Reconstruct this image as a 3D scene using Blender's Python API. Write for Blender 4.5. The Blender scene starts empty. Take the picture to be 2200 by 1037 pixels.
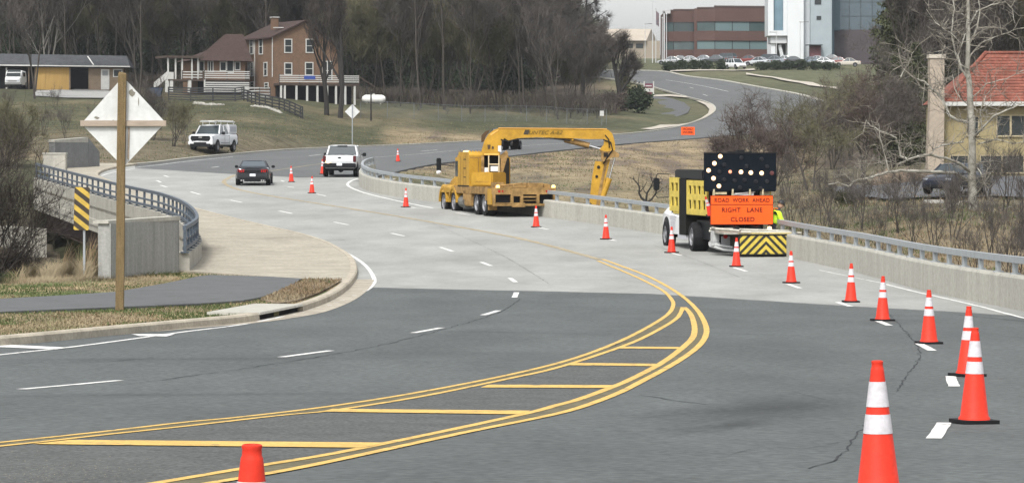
import bpy, bmesh, math, random
import numpy as np
from mathutils import Vector, Matrix, geometry, noise
rad = math.radians
SC = bpy.context.scene
COL = SC.collection
random.seed(7)

# ------------------------------------------------------------------ camera, sky, sun
F = 7200.0; HZ = 330.0; CZ = 3.5          # focal length in photo pixels, horizon row, eye height above the bridge deck
cam = bpy.data.cameras.new('camera'); camo = bpy.data.objects.new('camera', cam); COL.objects.link(camo)
camo.location = (0, 0, CZ); camo.rotation_euler = (rad(90), 0, 0)
cam.sensor_width = 36; cam.lens = F/2200*36; cam.shift_y = -(518.5-HZ)/2200
cam.clip_start = 0.3; cam.clip_end = 6000
SC.camera = camo
SUN_EL, SUN_AZ = rad(52), rad(200)         # high, from behind-left through thin overcast
w = bpy.data.worlds.new('World'); SC.world = w; w.use_nodes = True
wn = w.node_tree; bg = wn.nodes['Background']
sky = wn.nodes.new('ShaderNodeTexSky'); sky.sky_type = 'NISHITA'; sky.sun_disc = False
sky.sun_elevation = SUN_EL; sky.sun_rotation = SUN_AZ; sky.dust_density = 3.0; sky.air_density = 1.0
hs = wn.nodes.new('ShaderNodeHueSaturation'); hs.inputs['Saturation'].default_value = 0.16; hs.inputs['Value'].default_value = 1.1
wn.links.new(sky.outputs[0], hs.inputs['Color']); wn.links.new(hs.outputs[0], bg.inputs['Color'])
bg.inputs['Strength'].default_value = 0.15
sl = bpy.data.lights.new('sun', 'SUN'); so = bpy.data.objects.new('sun', sl); COL.objects.link(so)
sl.energy = 1.8; sl.angle = rad(10); sl.color = (1.0, 0.97, 0.92)
d = Vector((math.sin(SUN_AZ)*math.cos(SUN_EL), math.cos(SUN_AZ)*math.cos(SUN_EL), math.sin(SUN_EL)))
so.rotation_euler = d.to_track_quat('Z', 'Y').to_euler()
SC.view_settings.view_transform = 'Standard'; SC.view_settings.look = 'None'
SC.view_settings.exposure = 0.84; SC.view_settings.gamma = 1
SC.cycles.max_bounces = 5; SC.cycles.transparent_max_bounces = 8

# ------------------------------------------------------------------ materials
MATS = {}
def mat(name, col, rough=0.8, metal=0.0, var=0.0, scale=4.0, col2=None, bump=0.0, emit=0.0, fine=0.0, fscale=60.0, coat=0.0, spec=0.15, stretch=None, alpha=None):
    if name in MATS: return MATS[name]
    m = bpy.data.materials.new(name); m.use_nodes = True; MATS[name] = m
    nt = m.node_tree; b = nt.nodes['Principled BSDF']
    b.inputs['Roughness'].default_value = rough; b.inputs['Metallic'].default_value = metal
    b.inputs['Coat Weight'].default_value = coat; b.inputs['Specular IOR Level'].default_value = spec
    c = (*col, 1)
    if var > 0 or col2 or fine > 0:
        tc = nt.nodes.new('ShaderNodeTexCoord'); vec = tc.outputs['Object']
        if stretch:
            mp = nt.nodes.new('ShaderNodeMapping'); mp.inputs['Scale'].default_value = stretch
            nt.links.new(vec, mp.inputs[0]); vec = mp.outputs[0]
        n = nt.nodes.new('ShaderNodeTexNoise'); n.inputs['Scale'].default_value = scale
        n.inputs['Detail'].default_value = 6; n.inputs['Roughness'].default_value = 0.65
        nt.links.new(vec, n.inputs['Vector'])
        r = nt.nodes.new('ShaderNodeValToRGB'); nt.links.new(n.outputs['Fac'], r.inputs[0])
        r.color_ramp.elements[0].position = 0.32; r.color_ramp.elements[1].position = 0.68
        if col2 is None:
            lo = tuple(max(0, x*(1-var)) for x in col); hi = tuple(x*(1+var) for x in col)
        else: lo, hi = col, col2
        r.color_ramp.elements[0].color = (*lo, 1); r.color_ramp.elements[1].color = (*hi, 1)
        out = r.outputs[0]
        if fine > 0:
            n2 = nt.nodes.new('ShaderNodeTexNoise'); n2.inputs['Scale'].default_value = fscale; n2.inputs['Detail'].default_value = 3
            nt.links.new(tc.outputs['Object'], n2.inputs['Vector'])
            mr = nt.nodes.new('ShaderNodeMapRange'); mr.inputs[1].default_value = 0.3; mr.inputs[2].default_value = 0.7
            mr.inputs[3].default_value = 1-fine; mr.inputs[4].default_value = 1+fine
            nt.links.new(n2.outputs['Fac'], mr.inputs[0])
            mx = nt.nodes.new('ShaderNodeMix'); mx.data_type = 'RGBA'; mx.blend_type = 'MULTIPLY'; mx.inputs['Factor'].default_value = 1
            nt.links.new(out, mx.inputs['A']); nt.links.new(mr.outputs[0], mx.inputs['B']); out = mx.outputs['Result']
        nt.links.new(out, b.inputs['Base Color'])
        if bump > 0:
            bp = nt.nodes.new('ShaderNodeBump'); bp.inputs['Strength'].default_value = bump; bp.inputs['Distance'].default_value = 0.02
            nt.links.new((n2 if fine > 0 else n).outputs['Fac'], bp.inputs['Height']); nt.links.new(bp.outputs[0], b.inputs['Normal'])
    else: b.inputs['Base Color'].default_value = c
    if emit > 0:
        b.inputs['Emission Color'].default_value = c; b.inputs['Emission Strength'].default_value = emit
    return m

M = dict(
 deck=mat('deck_concrete', (.245,.248,.234), .9, var=.16, scale=.45, fine=.10, fscale=9, stretch=(1,.35,1)),
 walk=mat('sidewalk_concrete', (.29,.265,.215), .9, var=.17, scale=.8, fine=.2, fscale=7),
 conc=mat('weathered_concrete', (.30,.288,.25), .9, var=.18, scale=1.2, fine=.12, fscale=8, stretch=(1,1,.25)),
 conc_l=mat('pale_concrete', (.34,.33,.29), .9, var=.12, scale=1.4, fine=.12, fscale=10, stretch=(1.6,1.6,.2)),
 conc_g=mat('grey_streaked_concrete', (.25,.25,.235), .9, var=.17, scale=2.2, fine=.12, fscale=14, stretch=(2.2,2.2,.12)),
 kerb=mat('kerb_concrete', (.33,.295,.235), .9, var=.22, scale=1.1, fine=.14, fscale=14),
 gutter=mat('gutter_concrete', (.30,.27,.22), .9, var=.25, scale=1.6, fine=.15, fscale=9),
 path=mat('path_asphalt', (.092,.095,.096), .9, var=.12, scale=.8, fine=.15, fscale=10),
 white=mat('white_road_paint', (.56,.56,.54), .7, var=.12, scale=3, fine=.12, fscale=22),
 yellow=mat('yellow_road_paint', (.52,.34,.095), .7, var=.16, scale=2.5, fine=.16, fscale=20),
 yold=mat('faded_yellow_film', (.105,.094,.058), .85, var=.25, scale=3, fine=.2, fscale=20),
 yfade=mat('worn_yellow_paint', (.30,.25,.16), .85, var=.25, scale=2.0, fine=.2, fscale=8),
 crack=mat('crack_dark', (.035,.037,.04), .95),
 steel=mat('galvanised_steel', (.30,.32,.33), .55, metal=.35, var=.12, scale=6),
 steel_d=mat('blue_grey_steel', (.085,.103,.125), .55, metal=.3, var=.2, scale=5),
 black=mat('black_rubber', (.010,.010,.011), .75, var=.3, scale=8),
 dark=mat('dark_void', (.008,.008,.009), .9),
 wood=mat('weathered_post_wood', (.135,.098,.05), .85, var=.22, scale=6, stretch=(6,6,.5), fine=.2, fscale=40),
 wood_g=mat('grey_board_wood', (.30,.25,.20), .85, var=.2, scale=6, stretch=(.5,6,6)),
 girder=mat('rusty_girder_steel', (.035,.022,.019), .85, var=.35, scale=.8),
)

def wear(name, under, thr=.60, scale=9, soft=.04):
    m=MATS[name]; nt=m.node_tree; b=nt.nodes['Principled BSDF']; src=b.inputs['Base Color'].links[0].from_socket
    tc=nt.nodes.new('ShaderNodeTexCoord'); n=nt.nodes.new('ShaderNodeTexNoise'); n.inputs['Scale'].default_value=scale; n.inputs['Detail'].default_value=8; n.inputs['Roughness'].default_value=.75
    nt.links.new(tc.outputs['Object'],n.inputs['Vector'])
    r=nt.nodes.new('ShaderNodeMapRange'); r.inputs[1].default_value=thr; r.inputs[2].default_value=thr+soft; nt.links.new(n.outputs['Fac'],r.inputs[0])
    mx=nt.nodes.new('ShaderNodeMix'); mx.data_type='RGBA'; mx.inputs['B'].default_value=(*under,1); nt.links.new(r.outputs[0],mx.inputs['Factor']); nt.links.new(src,mx.inputs['A']); nt.links.new(mx.outputs['Result'],b.inputs['Base Color'])
wear('white_road_paint',(.16,.16,.155),.56,6,.06); wear('yellow_road_paint',(.16,.13,.07),.545,5,.08); wear('worn_yellow_paint',(.23,.22,.19),.50,4,.1)
# near asphalt: coarse aggregate, tyre-polished patches
def asphalt(name, base, amt):
    m = mat(name, base, .88, var=amt, scale=.42, fine=.26, fscale=11, bump=.3, stretch=(1.0,.35,1))
    return m
M['asph'] = asphalt('near_road_asphalt', (.078,.085,.084), .17)
M['asph_far'] = asphalt('far_road_asphalt', (.098,.102,.102), .12)
M['asph_old'] = mat('aged_median_asphalt', (.076,.080,.077), .95, var=.14, scale=1.3, fine=.45, fscale=24, bump=.3)

# ------------------------------------------------------------------ mesh helpers
class MB:
    def __init__(s): s.v=[]; s.f=[]; s.m=[]
    def add(s, vs, fs, mi=0):
        o=len(s.v); s.v += [tuple(v) for v in vs]; s.f += [tuple(i+o for i in f) for f in fs]; s.m += [mi]*len(fs)
    def box(s, x0,x1,y0,y1,z0,z1, mi=0, M4=None):
        vs=[(x,y,z) for z in (z0,z1) for y in (y0,y1) for x in (x0,x1)]
        if M4: vs=[M4@Vector(v) for v in vs]
        s.add(vs, [(0,2,3,1),(4,5,7,6),(0,1,5,4),(2,6,7,3),(0,4,6,2),(1,3,7,5)], mi)
    def bbox(s, x0,x1,y0,y1,z0,z1, b=.02, mi=0, M4=None):   # bevelled box
        X=(x0,x0+b,x1-b,x1); Y=(y0,y0+b,y1-b,y1); Z=(z0,z0+b,z1-b,z1)
        bm=bmesh.new(); bmesh.ops.create_cube(bm,size=1)
        for v in bm.verts: v.co=((x0+x1)/2+v.co.x*(x1-x0),(y0+y1)/2+v.co.y*(y1-y0),(z0+z1)/2+v.co.z*(z1-z0))
        bmesh.ops.bevel(bm,geom=bm.edges[:],offset=b,segments=2,affect='EDGES')
        bm.verts.index_update()
        vs=[(M4@v.co if M4 else v.co.copy()) for v in bm.verts]
        s.add(vs,[[v.index for v in f.verts] for f in bm.faces],mi); bm.free()
    def prism(s, prof, x0, x1, mi=0, axis='x', M4=None):   # prof = [(a,b)] extruded along axis
        n=len(prof); vs=[]
        for x in (x0,x1):
            for a,b in prof:
                vs.append((x,a,b) if axis=='x' else ((a,x,b) if axis=='y' else (a,b,x)))
        if M4: vs=[M4@Vector(v) for v in vs]
        fs=[tuple(range(n))[::-1], tuple(range(n,2*n))]+[(i,(i+1)%n,n+(i+1)%n,n+i) for i in range(n)]
        s.add(vs,fs,mi)
    def cyl(s, p0, p1, r0, r1=None, n=10, mi=0, cap=True):
        s.tube([p0,p1],[r0, r0 if r1 is None else r1],n,mi,cap)
    def tube(s, pts, rs, n=6, mi=0, cap=True):
        pts=[Vector(p) for p in pts]; 
        if not hasattr(rs,'__len__'): rs=[rs]*len(pts)
        vs=[]; up=None
        for i,p in enumerate(pts):
            t=(pts[min(i+1,len(pts)-1)]-pts[max(i-1,0)])
            if t.length<1e-9: t=Vector((0,0,1))
            t.normalize()
            if up is None:
                up=Vector((0,0,1)) if abs(t.z)<.9 else Vector((1,0,0))
            a=t.cross(up)
            if a.length<1e-6: a=t.orthogonal()
            a.normalize(); b=a.cross(t).normalized(); up=b
            for k in range(n):
                an=2*math.pi*k/n
                vs.append(p+(a*math.cos(an)+b*math.sin(an))*rs[i])
        fs=[(i*n+k,i*n+(k+1)%n,(i+1)*n+(k+1)%n,(i+1)*n+k) for i in range(len(pts)-1) for k in range(n)]
        if cap: fs+= [tuple(range(n))[::-1], tuple(range((len(pts)-1)*n,len(pts)*n))]
        s.add(vs,fs,mi)
    def lathe(s, prof, n=24, c=(0,0,0), mi=0, M4=None):  # prof [(r,z)]
        vs=[]
        for r,z in prof:
            for k in range(n):
                a=2*math.pi*k/n; v=Vector((c[0]+r*math.cos(a),c[1]+r*math.sin(a),c[2]+z))
                vs.append(M4@v if M4 else v)
        fs=[(i*n+k,i*n+(k+1)%n,(i+1)*n+(k+1)%n,(i+1)*n+k) for i in range(len(prof)-1) for k in range(n)]
        s.add(vs,fs,mi)
    def quad(s,a,b,c,d,mi=0): s.add([a,b,c,d],[(0,1,2,3)],mi)
    def build(s, name, mats, parent=None, smooth=False, loc=None):
        me=bpy.data.meshes.new(name); me.from_pydata([tuple(v) for v in s.v],[],s.f)
        if not isinstance(mats,(list,tuple)): mats=[mats]
        for mm in mats: me.materials.append(mm)
        if len(mats)>1: me.polygons.foreach_set('material_index', s.m)
        if smooth:
            me.polygons.foreach_set('use_smooth',[True]*len(s.f))
            try: me.set_sharp_from_angle(angle=rad(38))
            except Exception: pass
        me.update()
        o=bpy.data.objects.new(name,me); COL.objects.link(o)
        if parent: o.parent=parent
        if loc: o.location=loc
        return o

def thing(name, label, cat, loc=(0,0,0), rz=0, group=None, rot=None):
    o=bpy.data.objects.new(name,None); COL.objects.link(o); o.empty_display_size=.3
    o.location=loc; o.rotation_euler = rot if rot else (0,0,rz)
    return tag(o,label,cat,group)
def tag(o,label,cat,group=None,kind=None):
    o['label']=label; o['category']=cat
    if group: o['group']=group
    if kind: o['kind']=kind
    return o
def struct(o, label=None, cat=None):
    o['kind']='structure'
    if label: o['label']=label; o['category']=cat
    return o
def dup(root, loc, rz=None, label=None, scale=None, group=None):
    r=root.copy(); COL.objects.link(r); r.location=loc
    if rz is not None: r.rotation_euler=(root.rotation_euler[0],root.rotation_euler[1],rz)
    if scale: r.scale = scale if hasattr(scale,'__len__') else (scale,)*3
    if label: r['label']=label
    if group: r['group']=group
    for ch in list(root.children):
        c=ch.copy(); COL.objects.link(c); c.parent=r
        for g in list(ch.children):
            q=g.copy(); COL.objects.link(q); q.parent=c
    return r

# ------------------------------------------------------------------ ground profile
def hp(py,Y): return (py-HZ)*Y/F
class Pchip:
    def __init__(s,pts):
        s.x=np.array([p[0] for p in pts],float); s.y=np.array([p[1] for p in pts],float)
        h=np.diff(s.x); dl=np.diff(s.y)/h; m=np.zeros(len(s.x)); m[0]=dl[0]; m[-1]=dl[-1]
        for i in range(1,len(s.x)-1):
            if dl[i-1]*dl[i]>0:
                w1=2*h[i]+h[i-1]; w2=h[i]+2*h[i-1]; m[i]=(w1+w2)/(w1/dl[i-1]+w2/dl[i])
        s.m=m
    def __call__(s,X):
        X=np.clip(np.asarray(X,float),s.x[0],s.x[-1]); i=np.clip(np.searchsorted(s.x,X)-1,0,len(s.x)-2)
        h=s.x[i+1]-s.x[i]; t=(X-s.x[i])/h
        return (2*t**3-3*t**2+1)*s.y[i]+(t**3-2*t**2+t)*h*s.m[i]+(-2*t**3+3*t**2)*s.y[i+1]+(t**3-t**2)*h*s.m[i+1]
RT=[(-60,1.0),(0,1.5),(9,1.80),(11.5,1.91),(20,2.14)]+[(Y,hp(py,Y)) for Y,py in
 [(32.3,908),(44.3,808),(54.6,741),(67,690),(79,650),(91,611),(103,576),(114,545),(125,516),(136.5,490),(158,444),(184,402),(200,381),(230,355),(262,334),(300,314),(345,290),(400,255),(450,221),(500,186),(540,160),(600,141),(700,131),(900,125),(1500,119),(3000,118)]]
ROAD=Pchip(RT)
_Yt=np.concatenate([np.arange(3,120,.05),np.arange(120,1500,.25)]); _Ht=ROAD(_Yt)
def rz(Y): return CZ-float(ROAD(Y))
def solveY(py,dz=0.0):
    pys=HZ+F*(_Ht-dz)/_Yt
    i=np.where((pys[:-1]>=py)&(pys[1:]<py))[0]
    if len(i)==0: return 3.0 if py>1500 else 700.0
    i=i[0]; t=(pys[i]-py)/(pys[i]-pys[i+1]); return float(_Yt[i]+t*(_Yt[i+1]-_Yt[i]))
def WX(px,Y): return (px-1100)/F*Y
def G(px,py,dz=0.0):
    Y=solveY(py,dz); return Vector((WX(px,Y),Y,rz(Y)+dz))
def PX(px,py,Y): return Vector((WX(px,Y),Y,CZ-(py-HZ)*Y/F))

def smooth_poly(pts, n=4, closed=False):
    P=[Vector((p[0],p[1],0)) for p in pts]; out=[]
    N=len(P); rng=range(N if closed else N-1)
    for i in rng:
        p0=P[i-1] if (i>0 or closed) else P[i]; p1=P[i]; p2=P[(i+1)%N]; p3=P[(i+2)%N] if (i+2<N or closed) else p2
        for k in range(n):
            t=k/n
            q=.5*((2*p1)+(p2-p0)*t+(2*p0-5*p1+4*p2-p3)*t*t+(3*p1-p0-3*p2+p3)*t**3)
            out.append((q.x,q.y))
    if not closed: out.append((P[-1].x,P[-1].y))
    return out
def px2w(pts,dz=0.0): return [G(x,y,dz) for x,y in pts]

def drape(name, poly, mats, dz=0.0, skirt=0.0, parent=None, zf=None, stepmul=1.0):
    """flat polygon (world xy) cut into strips and laid on the road profile"""
    zf = zf or (lambda x,y: rz(y))
    P=[Vector((p[0],p[1],0)) for p in poly]
    tris=geometry.tessellate_polygon([P])
    bm=bmesh.new(); vs=[bm.verts.new(p) for p in P]
    for t in tris:
        try: bm.faces.new([vs[i] for i in t])
        except ValueError: pass
    ys=[p.y for p in P]; y=math.floor(min(ys)); ym=max(ys)
    while y<ym:
        if y>min(ys):
            bmesh.ops.bisect_plane(bm,geom=bm.verts[:]+bm.edges[:]+bm.faces[:],plane_co=(0,y,0),plane_no=(0,1,0),dist=1e-5)
        y+= (1.0 if y<60 else (2.0 if y<200 else 5.0))*stepmul
    for f in bm.faces:
        f.normal_update()
        if f.normal.z<0: f.normal_flip()
    for v in bm.verts: v.co.z=zf(v.co.x,v.co.y)+dz
    if skirt>0:
        be=[e for e in bm.edges if e.is_boundary]
        r=bmesh.ops.extrude_edge_only(bm,edges=be)
        for g in r['geom']:
            if isinstance(g,bmesh.types.BMVert): g.co.z-=skirt
    me=bpy.data.meshes.new(name); bm.to_mesh(me); bm.free()
    me.materials.append(mats); o=bpy.data.objects.new(name,me); COL.objects.link(o)
    if parent: o.parent=parent
    return o

def resample(path, step):
    P=[Vector(p) for p in path]; out=[P[0]]; acc=0
    for a,b in zip(P,P[1:]):
        L=(b-a).length; d=step-acc
        while d<L: out.append(a.lerp(b,d/L)); d+=step
        acc=(acc+L)%step if L>0 else acc
        acc=L-(d-step)
    out.append(P[-1]); return out
def normals(P):
    out=[]
    for i in range(len(P)):
        t=P[min(i+1,len(P)-1)]-P[max(i-1,0)]; t=Vector((t.x,t.y,0))
        if t.length<1e-9: t=Vector((1,0,0))
        t.normalize(); out.append(Vector((-t.y,t.x,0)))
    return out
def stroke(mb, path, width, dz, mi=0, jit=0.0, zf=None):
    """painted line: ribbon of given width following world path"""
    P=path; N=normals(P); zf=zf or (lambda x,y: rz(y))
    vs=[]
    for i,(p,n) in enumerate(zip(P,N)):
        wl=width/2*(1+random.uniform(-jit,jit)); wr=width/2*(1+random.uniform(-jit,jit))
        a=p+n*wl; b=p-n*wr
        vs+=[(a.x,a.y,zf(a.x,a.y)+dz),(b.x,b.y,zf(b.x,b.y)+dz)]
    mb.add(vs,[(2*i,2*i+1,2*i+3,2*i+2) for i in range(len(P)-1)],mi)
def sweep(mb, path, prof, mi=0, closed=True, cap=True):
    """prof [(u,v)] u lateral to the left, v up, swept along path (z from path)"""
    N=normals(path); n=len(prof); vs=[]
    for p,nn in zip(path,N):
        for u,v in prof: vs.append((p.x+nn.x*u,p.y+nn.y*u,p.z+v))
    m=n if closed else n-1
    fs=[(i*n+k,(i+1)*n+k,(i+1)*n+(k+1)%n,i*n+(k+1)%n) for i in range(len(path)-1) for k in range(m)]
    if cap and closed: fs+=[tuple(range(n)),tuple(range((len(path)-1)*n,len(path)*n))[::-1]]
    mb.add(vs,fs,mi)
# ------------------------------------------------------------------ outlines traced on the road surface (photo pixels)
JOINT_N=[(800,617),(1000,622),(1200,626),(1400,631),(1600,643),(1855,659),(2060,670),(2205,680),(2500,705)]
BAR_R=[(2600,752),(2400,715),(2200,669),(2081,645),(1968,620),(1843,586),(1713,557),(1640,540),(1560,525),(1490,513),(1420,503),(1300,484),(1200,470),(1100,457),(1000,444),(934,434),(859,424),(805,414),(778,404),(771,395),(778,386),(795,380)]
JOINT_F=[(778,390),(745,388),(620,380),(502,374),(400,368),(290,361)]
KERB=[(-700,800),(-300,765),(0,741),(200,722),(400,703),(520,691),(620,672),(690,648),(730,624),(751,600),(755,580),(745,558),(716,538),(690,525),(640,509),(555,489),(470,468),(400,449),(330,428),(270,408),(225,390),(205,380),(215,370),(245,362),(290,355)]
FAR_L=[(290,355),(345,350),(400,343),(500,333),(620,323),(750,317),(900,311),(1060,303),(1200,297),(1330,290),(1400,283),(1460,273),(1508,258),(1530,246),(1538,236),(1532,226),(1510,217),(1485,211),(1450,201),(1419,192),(1380,181),(1320,171),(1262,163)]
FAR_R=[(1262,150),(1340,151),(1425,154),(1473,164),(1549,173),(1632,188),(1700,200),(1750,212),(1785,226),(1795,240),(1770,256),(1700,274),(1620,286),(1540,293),(1470,299),(1350,308),(1200,323),(1110,333),(1020,343),(940,351),(880,362),(830,374),(795,380)]
kerb_w=px2w(smooth_poly(KERB,4)); bar_w=px2w(smooth_poly(BAR_R,4))
joint_n=px2w(JOINT_N); joint_f=px2w(JOINT_F)
farl=px2w(smooth_poly(FAR_L,3)); farr=px2w(smooth_poly(FAR_R,3))
def xy(P): return [(p.x,p.y) for p in P]
# split kerb at near joint (py 610) 
kn=[p for p in kerb_w if p.y<=solveY(610)]; kd=[p for p in kerb_w if p.y>solveY(610)]
JN0=G(752,616); 
near_poly=[(-40,-20),(40,-20),(40,30)]+[(p.x,p.y) for p in [G(2500,705)]]+xy(joint_n[::-1][1:])+[(JN0.x,JN0.y)]+xy(kn[::-1])+[(-40,kn[0].y)]
deck_poly=[(JN0.x,JN0.y)]+xy(joint_n)+xy([p for p in bar_w if p.y>solveY(705)])+xy(joint_f[2:])+xy(kd[::-1])
far_poly=xy(joint_f[:1])+xy(joint_f[1:])+xy(farl)+xy(farr)

# -------------------------------------------------- terrain
def col(a,mids,b,bef=None):
    pts=[(Y,float(ROAD(Y))) for Y,_ in RT if Y<=a]
    if a not in [p[0] for p in pts]: pts.append((a,float(ROAD(a))))
    pts+=mids
    if b is not None:
        pts+=[(b,float(ROAD(b)))]+[(Y,float(ROAD(Y))) for Y,_ in RT if Y>b+5]
    return Pchip(sorted(pts))
def L(*a): return [(Y,hp(py,Y)) for Y,py in a]
COLS={
 -1500: col(80,[(100,5.5),(130,6),(170,5),(200,1.5),(230,.6)]+L((300,260),(390,190),(470,172),(600,150),(900,130),(3000,120)),None),
 0:    col(90,[(97,4.6),(110,6.2),(135,6.3),(165,5.0),(188,3.0),(205,1.2),(225,.3)]+L((262,330),(300,280),(350,220),(390,192),(470,172),(600,150),(900,130),(3000,120)),None),
 240:  col(92,[(98,4.6),(110,6.4),(140,6.4),(175,4.6),(195,2.2),(215,1.1)]+L((240,342),(250,333),(262,315),(300,281),(350,225),(390,197),(470,175),(600,150),(900,130),(3000,120)),None),
 520:  col(88,[(97,4.6),(120,6.4),(150,6.3),(180,4.6),(195,2.6)]+L((207,377),(235,347),(250,338),(262,317),(275,303),(300,277),(340,236),(385,204),(470,178),(600,150),(900,130),(3000,120)),None),
 800:  col(88,[(97,4.6),(120,6.4),(150,6.3),(180,4.4),(192,2.2)]+L((204,377),(300,314),(318,302),(345,262),(380,228),(430,212),(520,190),(650,150),(900,130),(3000,120)),None),
 1050: col(86,[(95,5),(120,6.0),(150,5.8),(175,4.6),(200,3.0),(222,1.5),(245,.62)]+L((300,314),(330,302),(352,266),(380,240),(430,222),(520,196),(650,150),(900,130),(3000,120)),None),
 1300: col(86,[(95,5),(120,5.6),(150,5.2),(162,4.4),(185,3.1),(215,1.75)]+L((240,356),(275,332),(345,290),(362,272),(395,245),(440,222),(500,190),(560,165),(650,135),(900,126),(3000,120)),None),
 1500: col(84,[(95,4.6),(118,5.0),(150,4.2),(180,3.1),(230,1.9),(290,.3)],318),
 1750: col(80,[(90,4.2),(103,4.8),(125,4.3),(150,3.2),(180,2.3),(210,1.75),(250,1.1),(300,.4),(350,-1.1)],410),
 2000: col(74,[(80,4.2),(95,4.9),(110,4.3),(135,3.15),(160,2.45),(190,1.75),(215,1.25),(260,.3),(320,-2),(400,-5)],520),
 2400: col(66,[(74,4.2),(90,4.9),(110,4.3),(135,3.15),(160,2.45),(190,1.75),(215,1.25),(260,.3),(320,-2),(400,-5)],520),
 3600: col(40,[(60,4.0),(90,4.9),(110,4.3),(135,3.15),(160,2.45),(190,1.75),(215,1.25),(260,.3),(320,-2),(400,-5)],520),
}
_ck=sorted(COLS)
def terrH(X,Y):
    X=np.asarray(X,float); Y=np.asarray(Y,float)
    px=1100+F*X/np.maximum(Y,4.0); px=np.clip(px,_ck[0],_ck[-1]-.01)
    vals=np.stack([COLS[k](Y) for k in _ck]); ks=np.array(_ck,float)
    i=np.clip(np.searchsorted(ks,px,side='right')-1,0,len(ks)-2); t=(px-ks[i])/(ks[i+1]-ks[i]); t=t*t*(3-2*t)
    idx=np.arange(len(px)); return vals[i,idx]*(1-t)+vals[i+1,idx]*t
def pip(X,Y,poly):
    c=np.zeros(len(X),bool); P=np.array(poly); n=len(P)
    for i in range(n):
        x1,y1=P[i]; x2,y2=P[(i+1)%n]
        if y1==y2: continue
        m=((y1>Y)!=(y2>Y))&(X<(x2-x1)*(Y-y1)/(y2-y1)+x1); c^=m
    return c
def pdist(X,Y,poly,closed=True):
    P=np.array(poly); n=len(P); d=np.full(len(X),1e9)
    for i in range(n if closed else n-1):
        a=P[i]; b=P[(i+1)%n]; ab=b-a; L2=ab@ab+1e-12
        t=np.clip(((X-a[0])*ab[0]+(Y-a[1])*ab[1])/L2,0,1)
        d=np.minimum(d,np.hypot(X-a[0]-t*ab[0],Y-a[1]-t*ab[1]))
    return d
WALK_PX=[(-700,690),(-300,670),(0,655),(300,648),(540,640),(640,620),(735,598),(755,580)]
verge_back=[(-900,628),(-300,622),(0,620),(120,614),(240,606),(385,586)]
verge_poly=xy(kn)+[(JN0.x,JN0.y)]+xy(px2w([(752,590),(600,588),(450,584),(385,586),(240,606),(120,614),(0,618),(-300,622),(-900,628)]))+[(-40,kn[0].y)]
def terr(X,Y):
    X=np.atleast_1d(np.asarray(X,float)); Y=np.atleast_1d(np.asarray(Y,float))
    z=CZ-terrH(X,Y); r=CZ-ROAD(Y)
    s=np.where(Y<520,1.0,0)
    for pl in (near_poly,far_poly,verge_poly):
        ins=pip(X,Y,pl); d=np.where(ins,0,pdist(X,Y,pl))
        wd=4.0
        t=np.clip(d/wd,0,1); t=t*t*(3-2*t); tgt=np.where(ins,r-.30,r-.07)
        z=tgt*(1-t)+z*t
    ins=pip(X,Y,deck_poly)|pip(X,Y,left_deck_poly)
    dn=np.minimum(pdist(X,Y,near_poly),pdist(X,Y,far_poly))
    z=np.where(ins,np.minimum(z,r-.9-np.clip(dn*.45,0,3.0)),z)
    return z
def T(X,Y): return float(terr([X],[Y])[0])
def onT(px,Y):
    X=WX(px,Y); return Vector((X,Y,T(X,Y)))

# left parapet path from the pixels of its top rail (1.5 m above the deck)
def solve_top(px,pyt,h):
    pys=HZ+F*(_Ht-h)/_Yt; i=np.where((pys[:-1]>=pyt)&(pys[1:]<pyt)&(_Yt[:-1]>95))[0][0]
    Y=float(_Yt[i]); return Vector((WX(px,Y),Y,rz(Y)))
RH=1.45
RAILTOP=[(72,350),(100,357),(136,366),(204,383),(272,399),(335,413),(376,427),(399,441),(411,455)]
par_l=[solve_top(x,y,RH) for x,y in RAILTOP]
e1=G(412,566); e2=G(396,582); e3=G(385,592)
par_l=[p for p in par_l]+[e1,e3]
q=smooth_poly([(p.x,p.y) for p in par_l],4); par_l=[Vector((x,y,rz(y))) for x,y in q]
print('PARL',[(round(p.x,1),round(p.y,1)) for p in par_l][::6])
left_deck_poly=xy(par_l)+xy([G(385,592)])+xy([JN0])+xy(kd)
left_deck_poly=xy(par_l[::-1])+[(kd[-1].x-4,kd[-1].y)]+xy(kd[::-1])+[(JN0.x,JN0.y)]

# grid
Yr=[-40]; 
while Yr[-1]<3000:
    y=Yr[-1]; Yr.append(y+(2.0 if y<10 else 1.0 if y<40 else .8 if y<230 else 1.6 if y<420 else 4 if y<700 else 60))
vv=np.concatenate([np.linspace(-1,-.55,8)[:-1],np.linspace(-.55,.55,210),np.linspace(.55,1,8)[1:]])
Yr=np.array(Yr); GY,GV=np.meshgrid(Yr,vv,indexing='ij'); GX=GV*(np.abs(GY)*.36+16)
fx=GX.ravel(); fy=GY.ravel(); fz=terr(fx,fy)
rng=np.random.default_rng(3)
far_amt=np.clip((pdist(fx,fy,near_poly)-3)/6,0,1)*np.clip((pdist(fx,fy,far_poly)-2)/6,0,1)
nz=np.array([noise.fractal(Vector((x*.12,y*.12,0)),1,2,4) for x,y in zip(fx,fy)])
fz=fz+nz*.22*far_amt
nr,nc=GY.shape
me=bpy.data.meshes.new('ground'); I=np.arange(nr*nc).reshape(nr,nc)
fc=np.stack([I[:-1,:-1],I[:-1,1:],I[1:,1:],I[1:,:-1]],-1).reshape(-1,4)
me.from_pydata(np.stack([fx,fy,fz],1).tolist(),[],fc.tolist())
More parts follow.
